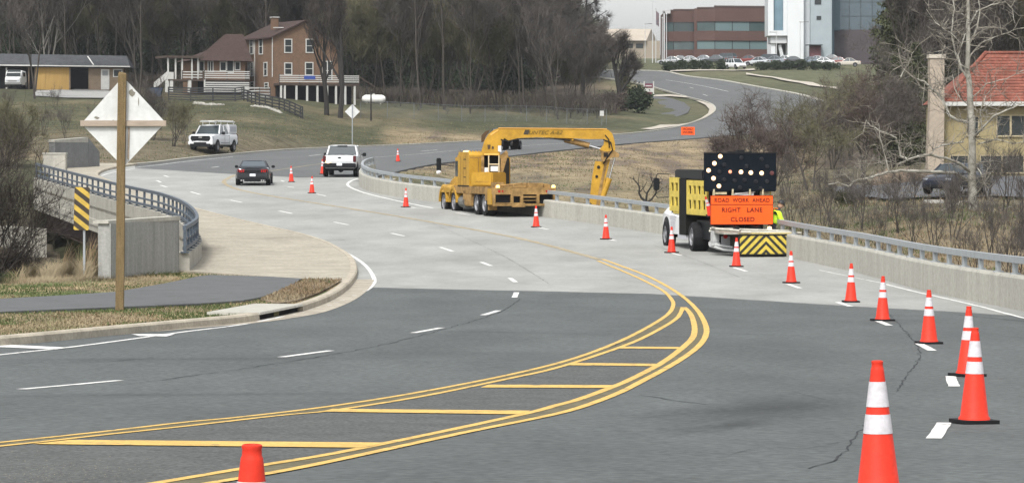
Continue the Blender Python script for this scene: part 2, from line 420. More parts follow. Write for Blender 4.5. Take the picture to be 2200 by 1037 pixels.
# vertex colour = ground cover (real colour zones)
gpx=1100+F*fx/np.maximum(fy,4)
n2=np.array([noise.fractal(Vector((x*.05+9,y*.035,3)),1,2,3) for x,y in zip(fx,fy)])
n3=np.array([noise.fractal(Vector((x*.35,y*.10,7)),1,2,3) for x,y in zip(fx,fy)])
green=np.array((.050,.053,.031)); tan=np.array((.215,.170,.108)); dirt=np.array((.095,.075,.058)); leaf=np.array((.060,.049,.038)); olive=np.array((.075,.072,.044))
def zone(c,base,mask): 
    c[:]=c*(1-mask[:,None])+base*mask[:,None]
C_=np.tile(olive,(len(fx),1))
def sm(a,b,x): t=np.clip((x-a)/(b-a),0,1); return t*t*(3-2*t)
zone(C_,tan*.8,sm(.0,.35,n2)*.7); zone(C_,green,sm(.05,.4,-n2)*.8)
lawn=(sm(255,275,fy)*(1-sm(395,420,fy)))*(1-sm(1150,1300,gpx)); zone(C_,green*1.05,lawn*(.55+.35*np.clip(n3,-1,1)))
strip=(sm(225,235,fy)*(1-sm(275,310,fy)))*(1-sm(900,1300,gpx)); zone(C_,np.array((.115,.096,.067)),strip*.75)
wood=np.maximum(sm(395,425,fy)*(1-sm(1250,1330,gpx)), sm(225,260,fy)*sm(1600,1700,gpx)*(1-sm(395,410,fy)*(1-sm(1880,1940,gpx)))); zone(C_,leaf,wood)
emb=sm(160,168,fy)*(1-sm(330,345,fy))*sm(800,860,gpx)*(1-sm(1680,1800,gpx)); zone(C_,tan*1.05,emb*np.clip(.75+.5*n3,0,1))
emb2=emb*sm(-.02,.28,-n3+.5*n2); zone(C_,np.array((.105,.082,.068)),emb2*.85)
eg=emb*(1-sm(200,240,fy)); zone(C_,green*1.5,eg*.85*np.clip(.7+n2,0,1)) 
rside=sm(1600,1750,gpx)*(1-sm(240,260,fy))*sm(85,95,fy); zone(C_,np.array((.100,.088,.058)),rside*.8); zone(C_,np.array((.165,.13,.085)),rside*sm(100,115,fy)*(1-sm(132,150,fy))*.7)
upg=sm(500,520,fy)*sm(1290,1330,gpx); zone(C_,green*1.75,upg*.8)
isl=sm(345,350,fy)*(1-sm(500,520,fy))*sm(1300,1400,gpx)*(1-sm(1800,1850,gpx)); zone(C_,green*1.5,isl*.7)
under=sm(97,108,fy)*(1-sm(180,190,fy))*(1-sm(200,260,np.abs(gpx-150))); zone(C_,dirt*.7,under*.6)
ca=me.color_attributes.new('cover','FLOAT_COLOR','POINT')
ca.data.foreach_set('color',np.concatenate([np.clip(C_,0,1),np.ones((len(fx),1))],1).ravel())
me.polygons.foreach_set('use_smooth',[True]*len(me.polygons))
def ground_mat(name, vc=True, c=(.1,.1,.05), c2=(.2,.17,.1)):
    m=bpy.data.materials.new(name); m.use_nodes=True; nt=m.node_tree; b=nt.nodes['Principled BSDF']; b.inputs['Roughness'].default_value=1; b.inputs['Specular IOR Level'].default_value=.1
    tc=nt.nodes.new('ShaderNodeTexCoord'); mp=nt.nodes.new('ShaderNodeMapping'); mp.inputs['Scale'].default_value=(1,.45,1); nt.links.new(tc.outputs['Object'],mp.inputs[0])
    a=nt.nodes.new('ShaderNodeTexNoise'); a.inputs['Scale'].default_value=1.1; a.inputs['Detail'].default_value=8; a.inputs['Roughness'].default_value=.75; nt.links.new(mp.outputs[0],a.inputs['Vector'])
    mr=nt.nodes.new('ShaderNodeMapRange'); mr.inputs[1].default_value=.3; mr.inputs[2].default_value=.7; mr.inputs[3].default_value=.78; mr.inputs[4].default_value=1.22; nt.links.new(a.outputs['Fac'],mr.inputs[0])
    mx=nt.nodes.new('ShaderNodeMix'); mx.data_type='RGBA'; mx.blend_type='MULTIPLY'; mx.inputs['Factor'].default_value=1
    if vc:
        at=nt.nodes.new('ShaderNodeAttribute'); at.attribute_name='cover'; nt.links.new(at.outputs['Color'],mx.inputs['A'])
    else:
        n4=nt.nodes.new('ShaderNodeTexNoise'); n4.inputs['Scale'].default_value=.45; n4.inputs['Detail'].default_value=5; nt.links.new(mp.outputs[0],n4.inputs['Vector'])
        rp=nt.nodes.new('ShaderNodeValToRGB'); rp.color_ramp.elements[0].position=.4; rp.color_ramp.elements[1].position=.6
        rp.color_ramp.elements[0].color=(*c,1); rp.color_ramp.elements[1].color=(*c2,1); nt.links.new(n4.outputs['Fac'],rp.inputs[0]); nt.links.new(rp.outputs[0],mx.inputs['A'])
    nt.links.new(mr.outputs[0],mx.inputs['B'])
    m2=nt.nodes.new('ShaderNodeMapping'); m2.inputs['Scale'].default_value=(.35,.9,1); m2.inputs['Rotation'].default_value=(0,0,.6); nt.links.new(tc.outputs['Object'],m2.inputs[0])
    a2=nt.nodes.new('ShaderNodeTexNoise'); a2.inputs['Scale'].default_value=1.1; a2.inputs['Detail'].default_value=7; a2.inputs['Distortion'].default_value=1.2; nt.links.new(m2.outputs[0],a2.inputs['Vector'])
    r2=nt.nodes.new('ShaderNodeMapRange'); r2.inputs[1].default_value=.32; r2.inputs[2].default_value=.68; r2.inputs[3].default_value=.68; r2.inputs[4].default_value=1.35; nt.links.new(a2.outputs['Fac'],r2.inputs[0])
    mz=nt.nodes.new('ShaderNodeMix'); mz.data_type='RGBA'; mz.blend_type='MULTIPLY'; mz.inputs['Factor'].default_value=1; nt.links.new(mx.outputs['Result'],mz.inputs['A']); nt.links.new(r2.outputs[0],mz.inputs['B']); nt.links.new(mz.outputs['Result'],b.inputs['Base Color'])
    bp=nt.nodes.new('ShaderNodeBump'); bp.inputs['Strength'].default_value=.35; bp.inputs['Distance'].default_value=.25; nt.links.new(a.outputs['Fac'],bp.inputs['Height']); nt.links.new(bp.outputs[0],b.inputs['Normal'])
    return m
me.materials.append(ground_mat('ground_cover'))
ground=bpy.data.objects.new('ground',me); COL.objects.link(ground); struct(ground)

# -------------------------------------------------- roads
struct(drape('road',near_poly,M['asph'],0.0))
struct(drape('far_road',far_poly,M['asph_far'],0.0,skirt=.4))
vo=struct(drape('grass_verge',verge_poly,ground_mat('verge_grass',False,(.095,.115,.045),(.25,.19,.115)),.10,skirt=.4))
path_px=[(-700,650),(-300,648),(0,641),(130,634),(250,626),(360,607),(430,592),(452,590),(600,594),(650,597),(628,610),(600,624),(560,638),(520,645),(420,652),(300,657),(150,663),(0,669),(-300,678),(-700,688)]
struct(drape('footpath',xy(px2w(path_px,.15)),M['path'],.15,skirt=.1))
brown=[(560,643),(600,626),(630,611),(655,600),(735,601),(712,615),(685,629),(640,645),(600,652)]
struct(drape('dry_verge',xy(px2w(brown,.14)),ground_mat('dry_brown_grass',False,(.115,.083,.057),(.19,.155,.11)),.155,skirt=.05))

# kerb and gutter along the near left side, round the corner and over the bridge
mb=MB(); kp=resample(kerb_w,1.0)
KP=[(-.19,-.1),(-.17,.12),(-.13,.155),(.03,.16),(.03,-.1)]
segs=[]; cur=[]
DR0,DR1=solveY(676),solveY(664)
for p in kp:
    if 550<1100+F*p.x/p.y<625 and p.y<75: 
        if cur: segs.append(cur); cur=[]
        continue
    cur.append(p)
segs.append(cur)
for sgm in segs: 
    pp=resample(sgm,3.0)
    for i in range(0,len(sgm)-1,3):
        part_=sgm[i:i+4]
        if len(part_)>1: sweep(mb,part_,KP)
struct(mb.build('kerb',M['kerb']))
# drain inlet: slot in the kerb with a slab top
i0=segs[0][-1]; i1=segs[1][0]
t=thing('drain_inlet','concrete kerb inlet with a dark slot below the grey slab beside the path','drain',(i0.x,i0.y,i0.z))
mb=MB(); dv=i1-i0; nn=Vector((-dv.y,dv.x,0)).normalized()
ip=[Vector((0,0,0)),dv*.5,dv]
mb2=MB(); sweep(mb2,ip,[(-.06,-.3),(-.06,.11),(.0,.11),(.0,-.3)]); mb2.build('void',M['dark'],t)
sweep(mb,ip,[(-.19,.115),(-.17,.16),(.9,.168),(.9,.105)]); mb.build('slab',M['conc_l'],t)
mbg=MB(); gp=resample([p for p in kerb_w if p.y<solveY(596)],1.5)
gp=[p for p in gp if 1100+F*p.x/p.y>300]
n_=normals(gp); vs=[]
for i,(p,n0) in enumerate(zip(gp,n_)):
    wd=min(.55,.1+i*.06)
    a=p-n0*.1; b=p-n0*(wd+.16)
    vs+=[(a.x,a.y,rz(a.y)+.006),(b.x,b.y,rz(b.y)+.006)]
mbg.add(vs,[(2*i,2*i+1,2*i+3,2*i+2) for i in range(len(gp)-1)])
struct(mbg.build('gutter',M['gutter']))
# far kerb
mb=MB(); sweep(mb,resample(farl,2.0),[(-.02,-.1),(-.02,.12),(.25,.13),(.25,-.1)]); 
fr=[p for p in farr if p.y>400]; sweep(mb,resample(fr,3.0),[(-.3,-.1),(-.3,.12),(0.3,.13),(0.3,-.1)])
struct(mb.build('far_kerb',M['conc_l']))

# -------------------------------------------------- bridge
BR=thing('road_bridge','long curved concrete road bridge with grey rails and pale deck','bridge')
drape('deck',deck_poly,M['deck'],.0,skirt=.45,parent=BR)
drape('pavement',left_deck_poly,M['walk'],.15,skirt=.6,parent=BR)
mb=MB(); pr=par_l
sweep(mb,pr,[(-.0,-.05),(0,.66),(.30,.66),(.30,-.06)])            # parapet wall (u to the left of travel)
def fix(p): return p
lp=mb.build('parapet',M['conc'],BR)
fas=[p for p in pr if p.y>97]
mb=MB(); sweep(mb,fas,[(-.001,.02),(-.001,-.42),(-.03,-.44),(-.03,-.72),(.02,-.74),(.02,-1.02),(.55,-1.02),(.55,-.08),(.3,-.08)])
mb.build('fascia',M['conc'],BR)
mb=MB()
for u in (.7,2.6,4.6): sweep(mb,fas,[(u,-.5),(u,-1.9),(u-.2,-1.92),(u-.2,-2.0),(u+.3,-2.0),(u+.3,-1.92),(u+.1,-1.9),(u+.1,-.5)])
mb.build('girder',M['girder'],BR)
# wing wall running back from the parapet end
wa=G(385,592); wb=Vector((WX(238,92.5),92.5,rz(92.5)))
mb=MB(); zt=wa.z+1.66
dirw=(wb-wa).normalized(); 
def wall(mb,a,b,z0,za,zb,th,mi=0):
    n=Vector((-(b-a).y,(b-a).x,0)).normalized()*th
    v=[(a.x,a.y,z0),(b.x,b.y,z0),(b.x+n.x,b.y+n.y,z0),(a.x+n.x,a.y+n.y,z0),(a.x,a.y,za),(b.x,b.y,zb),(b.x+n.x,b.y+n.y,zb),(a.x+n.x,a.y+n.y,za)]
    mb.add(v,[(0,3,2,1),(4,5,6,7),(0,1,5,4),(1,2,6,5),(2,3,7,6),(3,0,4,7)],mi)
wall(mb,wa,wb,-3.2,zt,zt-.05,-.38); mb.build('wing_wall',M['conc_g'],BR)
mb=MB(); wall(mb,wa+Vector((.04,-.04,0)),wb+Vector((-.06,-.06,0)),zt-.05,zt+.07,zt+.03,-.46); mb.build('wall_coping',M['conc_l'],BR)
# far abutment, pier and near abutment
mb=MB(); pa=PX(22,480,168); pb=PX(60,480,150)
wall(mb,Vector((WX(-20,172),172,0)),Vector((WX(62,165),165,0)),-4,-.2,-.2,.9)
mb.build('abutment',M['conc'],BR); mb=MB()
wall(mb,Vector((WX(240,100),100.5,0)),Vector((WX(700,97),99,0)),-5,-.75,-.75,.8)
mb.build('abutment',M['conc'],BR)
# left rail: posts, top, middle and low rails
def rail_run(path, us, rails, step, post, parent, pmat, rmat, rname='rail', shade=0.7):
    P=resample([Vector(p) for p in path],step); N=normals(P)
    for (z0,z1,u0,u1) in rails:
        mb=MB(); sweep(mb,path,[(u0,z0),(u0,z1),(u1,z1),(u1,z0)]); mb.build(rname,rmat,parent)
    z0,z1,u0,u1,hw=post
    for k,(p,n) in enumerate(zip(P,N)):
        t=Vector((n.y,-n.x,0)); mb=MB()
        A=[p+n*u0-t*hw,p+n*u1-t*hw,p+n*u1+t*hw,p+n*u0+t*hw]
        B=[(q.x,q.y,p.z+z0) for q in A]+[(q.x,q.y,p.z+z1) for q in A]
        mb.add(B,[(0,3,2,1),(4,5,6,7),(0,1,5,4),(1,2,6,5),(2,3,7,6),(3,0,4,7)])
        q=p+n*(u0+u1)/2
        mb.box(q.x-.11,q.x+.11,q.y-.11,q.y+.11,p.z+z0,p.z+z0+.03)
        o=mb.build('post',pmat,parent)
rail_run(pr,0,[(1.33,1.45,.10,.20),(1.0,1.07,.10,.17),(.74,.84,.10,.20)],2.0,(.66,1.35,.12,.20,.07),lp,M['steel_d'],M['steel_d'])
# right parapet with rail
pr2=[p for p in bar_w]; 
pr2=[p for p in pr2 if p.y>48]
mb=MB(); sweep(mb,pr2,[(0,-.5),(0,.02),(.0,.70),(-.03,.76),(-.34,.76),(-.34,-.6)])
rp_=mb.build('parapet',M['conc_l'],BR)
rail_run(pr2,0,[(1.02,1.17,-.26,-.12),],2.1,(.76,1.04,-.24,-.14,.10),rp_,M['steel'],M['steel'])
mb=MB(); sweep(mb,[p for p in pr2 if p.y>72],[(-.34,-.05),(-.34,-.8),(-.4,-.8),(-1,-.8),(-1,-1.9),(-1.6,-1.9),(-1.6,-.1)]); mb.build('fascia',M['conc'],BR)
# beams carrying the deck
mb=MB()
for off in (4,7.5,10.5): sweep(mb,[p for p in pr2 if 84<p.y<180],[(off,-.5),(off,-1.8),(off+.4,-1.8),(off+.4,-.5)])
mb.build('deck_beam',M['girder'],BR)

# ------------------------------------------------------------------ painted markings
def seg(mb,pts,wd,dz=.006,sm_=3,jit=.06,step=.6,gaps=0.0):
    P=px2w(smooth_poly(pts,sm_) if len(pts)>2 else pts); P=resample(P,step); stroke(mb,P,wd,dz,0,jit)
YA_L=[(1284,560),(1356,590),(1400,611),(1428,627),(1444,645),(1446,658),(1434,676),(1395,701),(1330,734),(1231,771),(1100,804),(900,843),(700,874.5),(500,898),(390,908),(237,926),(0,951),(-300,980)]
YA_R=[(1467,660),(1457,681),(1428,701),(1379,727),(1330,747),(1231,780),(1166,798),(1100,812),(900,853),(700,884),(608,892),(390,917),(237,933),(0,959),(-300,988)]
YB_L=[(1470,660),(1484,675),(1492,701),(1489,724),(1470,744),(1428,776),(1379,803),(1330,826),(1238,860),(1198,870),(1133,888),(900,938),(700,978),(569,999),(351,1036),(100,1077)]
YB_R=[(1295,557),(1379,588),(1428,612),(1467,637),(1497,665),(1513,691),(1518,714),(1507,737),(1477,763),(1428,793),(1379,819),(1330,844),(1248,875),(1166,896),(1000,929),(700,994),(569,1019),(455,1038),(200,1085)]
# old dark film between the pairs
mb=MB()
def band(A,B,dz):
    a=resample(px2w(smooth_poly(A,3)),.8); b=resample(px2w(smooth_poly(B,3)),.8); n=min(len(a),len(b)); 
    vs=[]
    for i in range(n):
        p=a[int(i*(len(a)-1)/(n-1))]; q=b[int(i*(len(b)-1)/(n-1))]; vs+=[(p.x,p.y,rz(p.y)+dz),(q.x,q.y,rz(q.y)+dz)]
    mb.add(vs,[(2*i,2*i+1,2*i+3,2*i+2) for i in range(n-1)])
band(YA_L[5:],YA_R,.004); band(YB_L,YB_R[4:],.004)
struct(mb.build('road_marking',M['yold']))
mb=MB()
for l,wd in ((YA_L,.095),(YA_R,.095),(YB_L,.11),(YB_R,.105)): seg(mb,l,wd,dz=.008)
for q in ([(1330,745),(1462,746),(1455,750),(1322,749)],[(1228,780),(1414,782),(1408,787),(1218,785)],[(1050,827),(1318,828),(1306,834),(1032,833)],[(715,879),(1140,883),(1118,891),(690,885)],[(150,946),(830,952),(780,963),(70,955)]):
    w4=px2w(q); mbv=[(p.x,p.y) for p in w4]
    o=drape('road_marking',mbv,M['yellow'],.010); struct(o)
struct(mb.build('road_marking',M['yellow']))
mb=MB()   # worn double yellow over the bridge and beyond
YF=[(1290,558),(1200,533),(1120,513),(1000,490),(850,464),(700,440),(570,419),(515,408),(490,399),(481,391),(488,384),(505,376)]
seg(mb,YF,.26,dz=.007,jit=.3)
seg(mb,[(505,376),(560,370),(620,362),(690,352),(800,344)],.14,jit=.3)
struct(mb.build('road_marking',M['yfade']))
mb=MB()
# pale edge lines
seg(mb,[(-700,850),(-300,797),(0,762),(140,747),(300,726),(400,712),(520,697),(640,672),(700,655)],.12)
seg(mb,[(700,658),(745,641),(786,624),(803,608),(802,594),(786,571),(755,549),(715,531),(690,523)],.12,jit=.08)
for a,b in (((655,511),(600,499)),((588,496),(552,487)),((545,484),(500,472)),((482,467),(448,458))): seg(mb,[a,b],.13)
seg(mb,[(2500,752),(2200,683),(2110,659),(1965,626),(1900,610)],.11,jit=.25)
seg(mb,[(1895,608),(1760,580)],.06,jit=.6)
seg(mb,[(930,447),(870,435),(800,419),(765,408),(747,398),(752,390),(768,384)],.16,jit=.2)
seg(mb,[(290,362),(240,371),(218,378)],.12); seg(mb,[(290,360),(345,354),(400,347),(500,337)],.13,jit=.3)
# dashes
for a,b in [((45,836),(257,817)),((605,767),(710,753)),((888,715),(948,704)),((1037,677),(1071,667)),((1105,639),(1110,628)),((1108,606),(1095,597)),((1055,571),(1034,563)),((973,540),(946,531)),((868,507),(841,501)),((748,483),(718,477)),((628,459),(600,453)),((520,435),(495,430)),((430,418),(410,412)),((358,402),(345,398)),((346,392),(337,388)),((362,380),(352,377)),((470,358),(455,360)),
            ((2006,942),(2029,908)),((2050,830),(2042,808)),((2003,753),(1974,738)),((1911,699),(1883,688)),((1827,658),(1800,649)),((1719,619),(1692,610)),((1604,583),(1575,574)),((1464,549),(1434,541)),((1322,517),(1292,510)),((1178,493),(1150,487)),((1010,462),(980,457)),((893,447),(868,443)),((700,421),(680,417)),((632,403),(618,401)),((610,390),(604,388)),
            ((2120,1180),(1960,1300)),((940,322),(905,325)),((690,332),(664,335)),((1115,322),(1075,325)),((565,345),(540,348)),((1460,295),(1440,296)),((1270,309),(1225,313)),((1490,190),(1482,188)),((1455,209),(1447,208)),((1520,206),(1510,203))]:
    seg(mb,[a,b],.14,jit=.08,step=.4)
seg(mb,[(805,338),(900,331),(950,326),(1060,318),(1160,311),(1330,300)],.10,jit=.4)
seg(mb,[(1430,172),(1470,178),(1520,187),(1565,197)],.14,jit=.2)
struct(mb.build('road_marking',M['white']))
for q in ([(-160,741),(0,740),(147,747),(120,751),(0,746),(-160,748)],[(282,718),(376,718),(358,723),(300,722)]):
    struct(drape('road_marking',xy(px2w(q)),M['white'],.009))
# cracks and seams
mb=MB(); rc=random.Random(5)
def crack(pts,wd,am=.05):
    P=resample(px2w(smooth_poly(pts,4)),.35); 
    P=[p+Vector((rc.gauss(0,am*.35),rc.gauss(0,am),0)) for p in P]
    N=normals(P); vs=[]
    for p,n in zip(P,N):
        k=wd*rc.uniform(.15,1); vs+=[((p+n*k).x,(p+n*k).y,rz(p.y)+.005),((p-n*k).x,(p-n*k).y,rz(p.y)+.005)]
    mb.add(vs,[(2*i,2*i+1,2*i+3,2*i+2) for i in range(len(P)-1)])
crack([(240,826),(330,818),(420,806),(600,780),(800,745),(950,708),(1070,672),(1120,640)],.016)
crack([(1895,660),(1935,700),(1968,740),(1976,765),(1955,800),(1925,840)],.013)
crack([(1890,900),(1850,925),(1795,985),(1740,1005)],.011)
crack([(960,712),(1100,714),(1320,718)],.03,.03); crack([(1520,715),(1620,718),(1720,720)],.04,.03)
crack([(0,780),(200,778),(330,768)],.02); crack([(380,745),(520,748),(600,752)],.015); crack([(1380,849),(1450,860),(1530,870)],.012)
crack([(1310,745),(1370,728),(1440,722)],.02); crack([(2060,676),(2200,690)],.03,.02)
crack([(640,517),(700,517),(740,515)],.05,.05)
crack(JOINT_N,.022,.01); crack([(745,388),(620,380),(502,374),(400,368)],.04,.01)
crack([(1180,610),(1100,560),(1020,520),(930,480)],.008,.02); crack([(1600,600),(1500,560),(1400,525)],.008,.02); crack([(1700,840),(1790,860),(1880,850)],.006,.02); crack([(700,800),(820,790),(960,786)],.006,.02)
crack([(1560,980),(1640,960),(1720,965),(1800,950)],.006,.02)
struct(mb.build('road_crack',M['crack']))
# worn dark patch
def stain(poly,name,m,dz=.0035): struct(drape(name,xy(px2w(smooth_poly(poly,4,True))),m,dz))
M['stain']=mat('dark_tyre_stain',(.066,.071,.073),.85,var=.15,scale=1.2,fine=.2,fscale=16)
def softstain(name,base,dark,cx,cy,rx,ry,ang,amt):
    m=MATS[name]; nt=m.node_tree; b=nt.nodes['Principled BSDF']; link=b.inputs['Base Color'].links[0]; src=link.from_socket
    c=G(cx,cy); tc=nt.nodes.new('ShaderNodeTexCoord'); mp=nt.nodes.new('ShaderNodeMapping'); mp.vector_type='TEXTURE'
    mp.inputs['Location'].default_value=(c.x,c.y,c.z); mp.inputs['Rotation'].default_value=(0,0,ang); mp.inputs['Scale'].default_value=(rx,ry,50)
    nt.links.new(tc.outputs['Object'],mp.inputs[0])
    ns=nt.nodes.new('ShaderNodeTexNoise'); ns.inputs['Scale'].default_value=1.2; ns.inputs['Detail'].default_value=5; nt.links.new(mp.outputs[0],ns.inputs['Vector'])
    ln=nt.nodes.new('ShaderNodeVectorMath'); ln.operation='LENGTH'; nt.links.new(mp.outputs[0],ln.inputs[0])
    ad=nt.nodes.new('ShaderNodeMath'); ad.operation='MULTIPLY_ADD'; ad.inputs[1].default_value=1.4; nt.links.new(ns.outputs['Fac'],ad.inputs[0]); nt.links.new(ln.outputs['Value'],ad.inputs[2])
    mr=nt.nodes.new('ShaderNodeMapRange'); mr.inputs[1].default_value=.75; mr.inputs[2].default_value=1.7; mr.inputs[3].default_value=1-amt; mr.inputs[4].default_value=1; nt.links.new(ad.outputs[0],mr.inputs[0])
    mx=nt.nodes.new('ShaderNodeMix'); mx.data_type='RGBA'; mx.blend_type='MULTIPLY'; mx.inputs['Factor'].default_value=1
    nt.links.new(src,mx.inputs['A']); nt.links.new(mr.outputs[0],mx.inputs['B']); nt.links.new(mx.outputs['Result'],b.inputs['Base Color'])
softstain('near_road_asphalt',None,None,1620,880,1.1,4.5,rad(-12),.5)
softstain('near_road_asphalt',None,None,1560,915,.35,2.0,rad(-15),.4)
softstain('near_road_asphalt',None,None,300,772,5.0,.8,rad(8),.22)
softstain('near_road_asphalt',None,None,360,848,3.2,.7,rad(8),.25)
softstain('near_road_asphalt',None,None,950,760,4.0,1.2,rad(5),.12)
softstain('deck_concrete',None,None,1000,560,7.0,3.5,rad(20),.12)
softstain('sidewalk_concrete',None,None,430,545,1.0,6,rad(5),.45)
softstain('sidewalk_concrete',None,None,600,520,2.5,5,rad(10),.18)
# tyre-polished wheel tracks on both pavements
def wheel_tracks():
    for nm in ('near_road_asphalt','deck_concrete'):
        m=MATS[nm]; nt=m.node_tree; b=nt.nodes['Principled BSDF']; src=b.inputs['Base Color'].links[0].from_socket
        at=nt.nodes.new('ShaderNodeAttribute'); at.attribute_name='track'
        mx=nt.nodes.new('ShaderNodeMix'); mx.data_type='RGBA'; mx.blend_type='MULTIPLY'; mx.inputs['Factor'].default_value=1
        nt.links.new(src,mx.inputs['A']); nt.links.new(at.outputs['Color'],mx.inputs['B']); nt.links.new(mx.outputs['Result'],b.inputs['Base Color'])
# older, coarser asphalt filling the striped median
med=[(x,y) for x,y in smooth_poly(YA_R[1:],2)]+[(x,y) for x,y in smooth_poly(YB_L[1:],2)][::-1]
struct(drape('striped_median',xy(px2w(med)),M['asph_old'],.002))
# loose gravel at the left foot of the median
mb=MB(); rg=random.Random(11)
for i in range(1300):
    px=rg.gauss(110,120); py=rg.gauss(1020,22)
    if py<962 or py>1060: continue
    p=G(px,py); r=rg.uniform(.002,.007); a=rg.uniform(0,3)
    vs=[(p.x+r*math.cos(a+k*1.57)*rg.uniform(.6,1.2),p.y+r*1.4*math.sin(a+k*1.57),p.z+.003) for k in range(4)]+[(p.x,p.y,p.z+r*.9)]
    mb.add(vs,[(0,1,4),(1,2,4),(2,3,4),(3,0,4)],rg.choice((0,0,1,2)))
tag(mb.build('gravel',[mat('grey_grit',(.15,.145,.13),.9),mat('dark_grit',(.05,.05,.05),.9),mat('straw_grit',(.22,.19,.14),.9)]),'loose grit and straw lying on the old asphalt of the striped median','gravel',kind='stuff')

# ------------------------------------------------------------------ traffic cones
M['cone']=mat('cone_orange',(.54,.034,.018),.55,var=.10,scale=5,fine=.07,fscale=30)
M['sleeve']=mat('reflective_sleeve',(.47,.455,.47),.5,var=.12,scale=9,fine=.06,fscale=40)
def cone_proto(label):
    t=thing('traffic_cone',label,'traffic cone',(0,0,0),0,'traffic cones along the closed lane')
    R=lambda z:.145-(.145-.032)*(z/.91)
    mb=MB()
    def ring(z0,z1,pr,mi=0,mbx=mb): mbx.lathe([(R(z0)+pr,z0),(R(z1)+pr,z1)],32)
    mb.lathe([(.155,.035),(.15,.06),(R(.07),.075),(R(.79),.79),(.0395,.855),(.0385,.863),(.0345,.872),(.0335,.893),(.036,.901),(.035,.907),(.030,.91),(.026,.904),(.024,.80)],32)
    mb.build('body',M['cone'],t,smooth=True)
    mb=MB(); ring(.635,.785,.003,mbx=mb); mb.build('reflective_band',M['sleeve'],t,smooth=True)
    mb=MB(); ring(.475,.59,.003,mbx=mb); mb.build('reflective_band',M['sleeve'],t,smooth=True)
    mb=MB(); b=.19
    prof=[]
    for k in range(4):
        cx=(b-.03)*(1 if k in (0,3) else -1); cy=(b-.03)*(1 if k<2 else -1)
        for j in range(4): a=k*math.pi/2+j*math.pi/6; prof.append((cx+.03*math.cos(a),cy+.03*math.sin(a)))
    mb.prism(prof,0.003,.04,axis='z'); mb.build('base',M['black'],t)
    return t
CONES=[ # px, base py, Y override, tilt, rz, label
 (1888,1099,None,0,.25,'largest cone, at the bottom right, its base cut off by the frame'),
 (537,1677,11.5,0,.1,'cone at the bottom left of which only the orange tip shows'),
 (2093,909,None,0,.3,'big cone overlapping the one behind it near the right edge'),
 (2078,808,None,0.03,.6,'cone half hidden behind the second largest cone at the right'),
 (1996,738,None,0,.2,'cone on the dark asphalt just before the pale joint, third from the right edge'),
 (1896,689,None,0,.5,'cone just in front of the asphalt and concrete joint with a dash at its foot'),
 (1828,649,None,0,.1,'cone straddling the joint line where the concrete bridge deck begins'),
 (1700,608,None,0,.4,'cone in front of the right corner of the striped crash cushion'),
 (1582,573,None,0,.2,'cone in front of the left end of the striped crash cushion'),
 (1443,543,None,0,.7,'cone beside the white front wheel guard of the arrow board truck'),
 (1302,514,None,0,.3,'lone cone between the two work trucks in front of the pale parapet'),
 (1152,488,None,0,.2,'cone right behind the open rear frame of the yellow crane truck'),
 (872,445,None,0,.5,'cone at the foot of the parapet left of the crane truck'),
 (670,415,None,0,.3,'cone between the dark sedan and the white pickup, the nearer of two there'),
 (626,391,None,0,.1,'cone close to the right side of the dark sedan'),
 (693,374,None,0,.2,'cone hidden partly by the left side of the white pickup on the road'),
 (855,347,None,0,.4,'farthest cone, standing on the far asphalt beyond the rail end'),
]
cp=None
for px,py,Y,tl,r_,lab in CONES:
    p=G(px,py) if Y is None else Vector((WX(px,Y),Y,rz(Y)))
    if cp is None: cp=cone_proto(lab); o=cp; o.location=p; o.rotation_euler=(0,0,r_)
    else: o=dup(cp,p,r_,lab)
    o.rotation_euler=(random.uniform(-.012,.012),(tl or random.uniform(-.02,.02)),r_); o.scale=(1,1,random.uniform(.97,1.02))
# ------------------------------------------------------------------ vehicle materials and helpers
M['wpaint']=mat('white_car_paint',(.60,.61,.62),.35,coat=.4,var=.03,scale=3)
M['dpaint']=mat('dark_grey_car_paint',(.030,.032,.037),.28,metal=.3,coat=.8)
M['kpaint']=mat('black_car_paint',(.015,.016,.018),.3,coat=.7)
M['glass']=mat('tinted_glass',(.03,.04,.045),.12,spec=.5)
M['glass_s']=mat('sky_reflecting_glass',(.10,.12,.135),.15,metal=.35,spec=.6)
M['rim']=mat('dull_rim',(.22,.22,.23),.5,metal=.4,var=.15,scale=9)
M['chrome']=mat('chrome',(.5,.5,.5),.2,metal=.9)
M['blkpl']=mat('black_plastic',(.009,.010,.011),.55)
M['redl']=mat('red_lens',(.32,.012,.012),.25,coat=.5)
M['plate']=mat('licence_plate',(.62,.64,.68),.5)
M['ygld']=mat('crane_yellow',(.37,.21,.026),.55,var=.22,scale=1.6,fine=.07,fscale=12)
M['ydirt_shade']=mat('dirty_and_shaded_yellow',(.235,.145,.055),.8,var=.45,scale=2.6,fine=.15,fscale=14)
M['ybody']=mat('safety_yellow_body',(.52,.40,.075),.6,var=.2,scale=3,fine=.12,fscale=14)
M['amber']=mat('lit_amber_lamp',(1.0,.66,.22),.4,emit=1.1)
M['amber2']=mat('lit_lamp_white',(1.0,.66,.34),.4,emit=.95)
M['lampoff']=mat('unlit_lamp',(.012,.013,.016),.5)
M['osign']=mat('fluorescent_orange_sheet',(.75,.095,.012),.55,var=.04,scale=5)
M['dred']=mat('dark_red_letter_paint',(.10,.012,.008),.7)
def loft(mb,rings,mi=0,cap=True):
    n=len(rings[0]); o=[v for r in rings for v in r]
    fs=[(i*n+k,i*n+(k+1)%n,(i+1)*n+(k+1)%n,(i+1)*n+k) for i in range(len(rings)-1) for k in range(n)]
    if cap: fs+=[tuple(range(n))[::-1],tuple(range((len(rings)-1)*n,len(rings)*n))]
    mb.add(o,fs,mi)
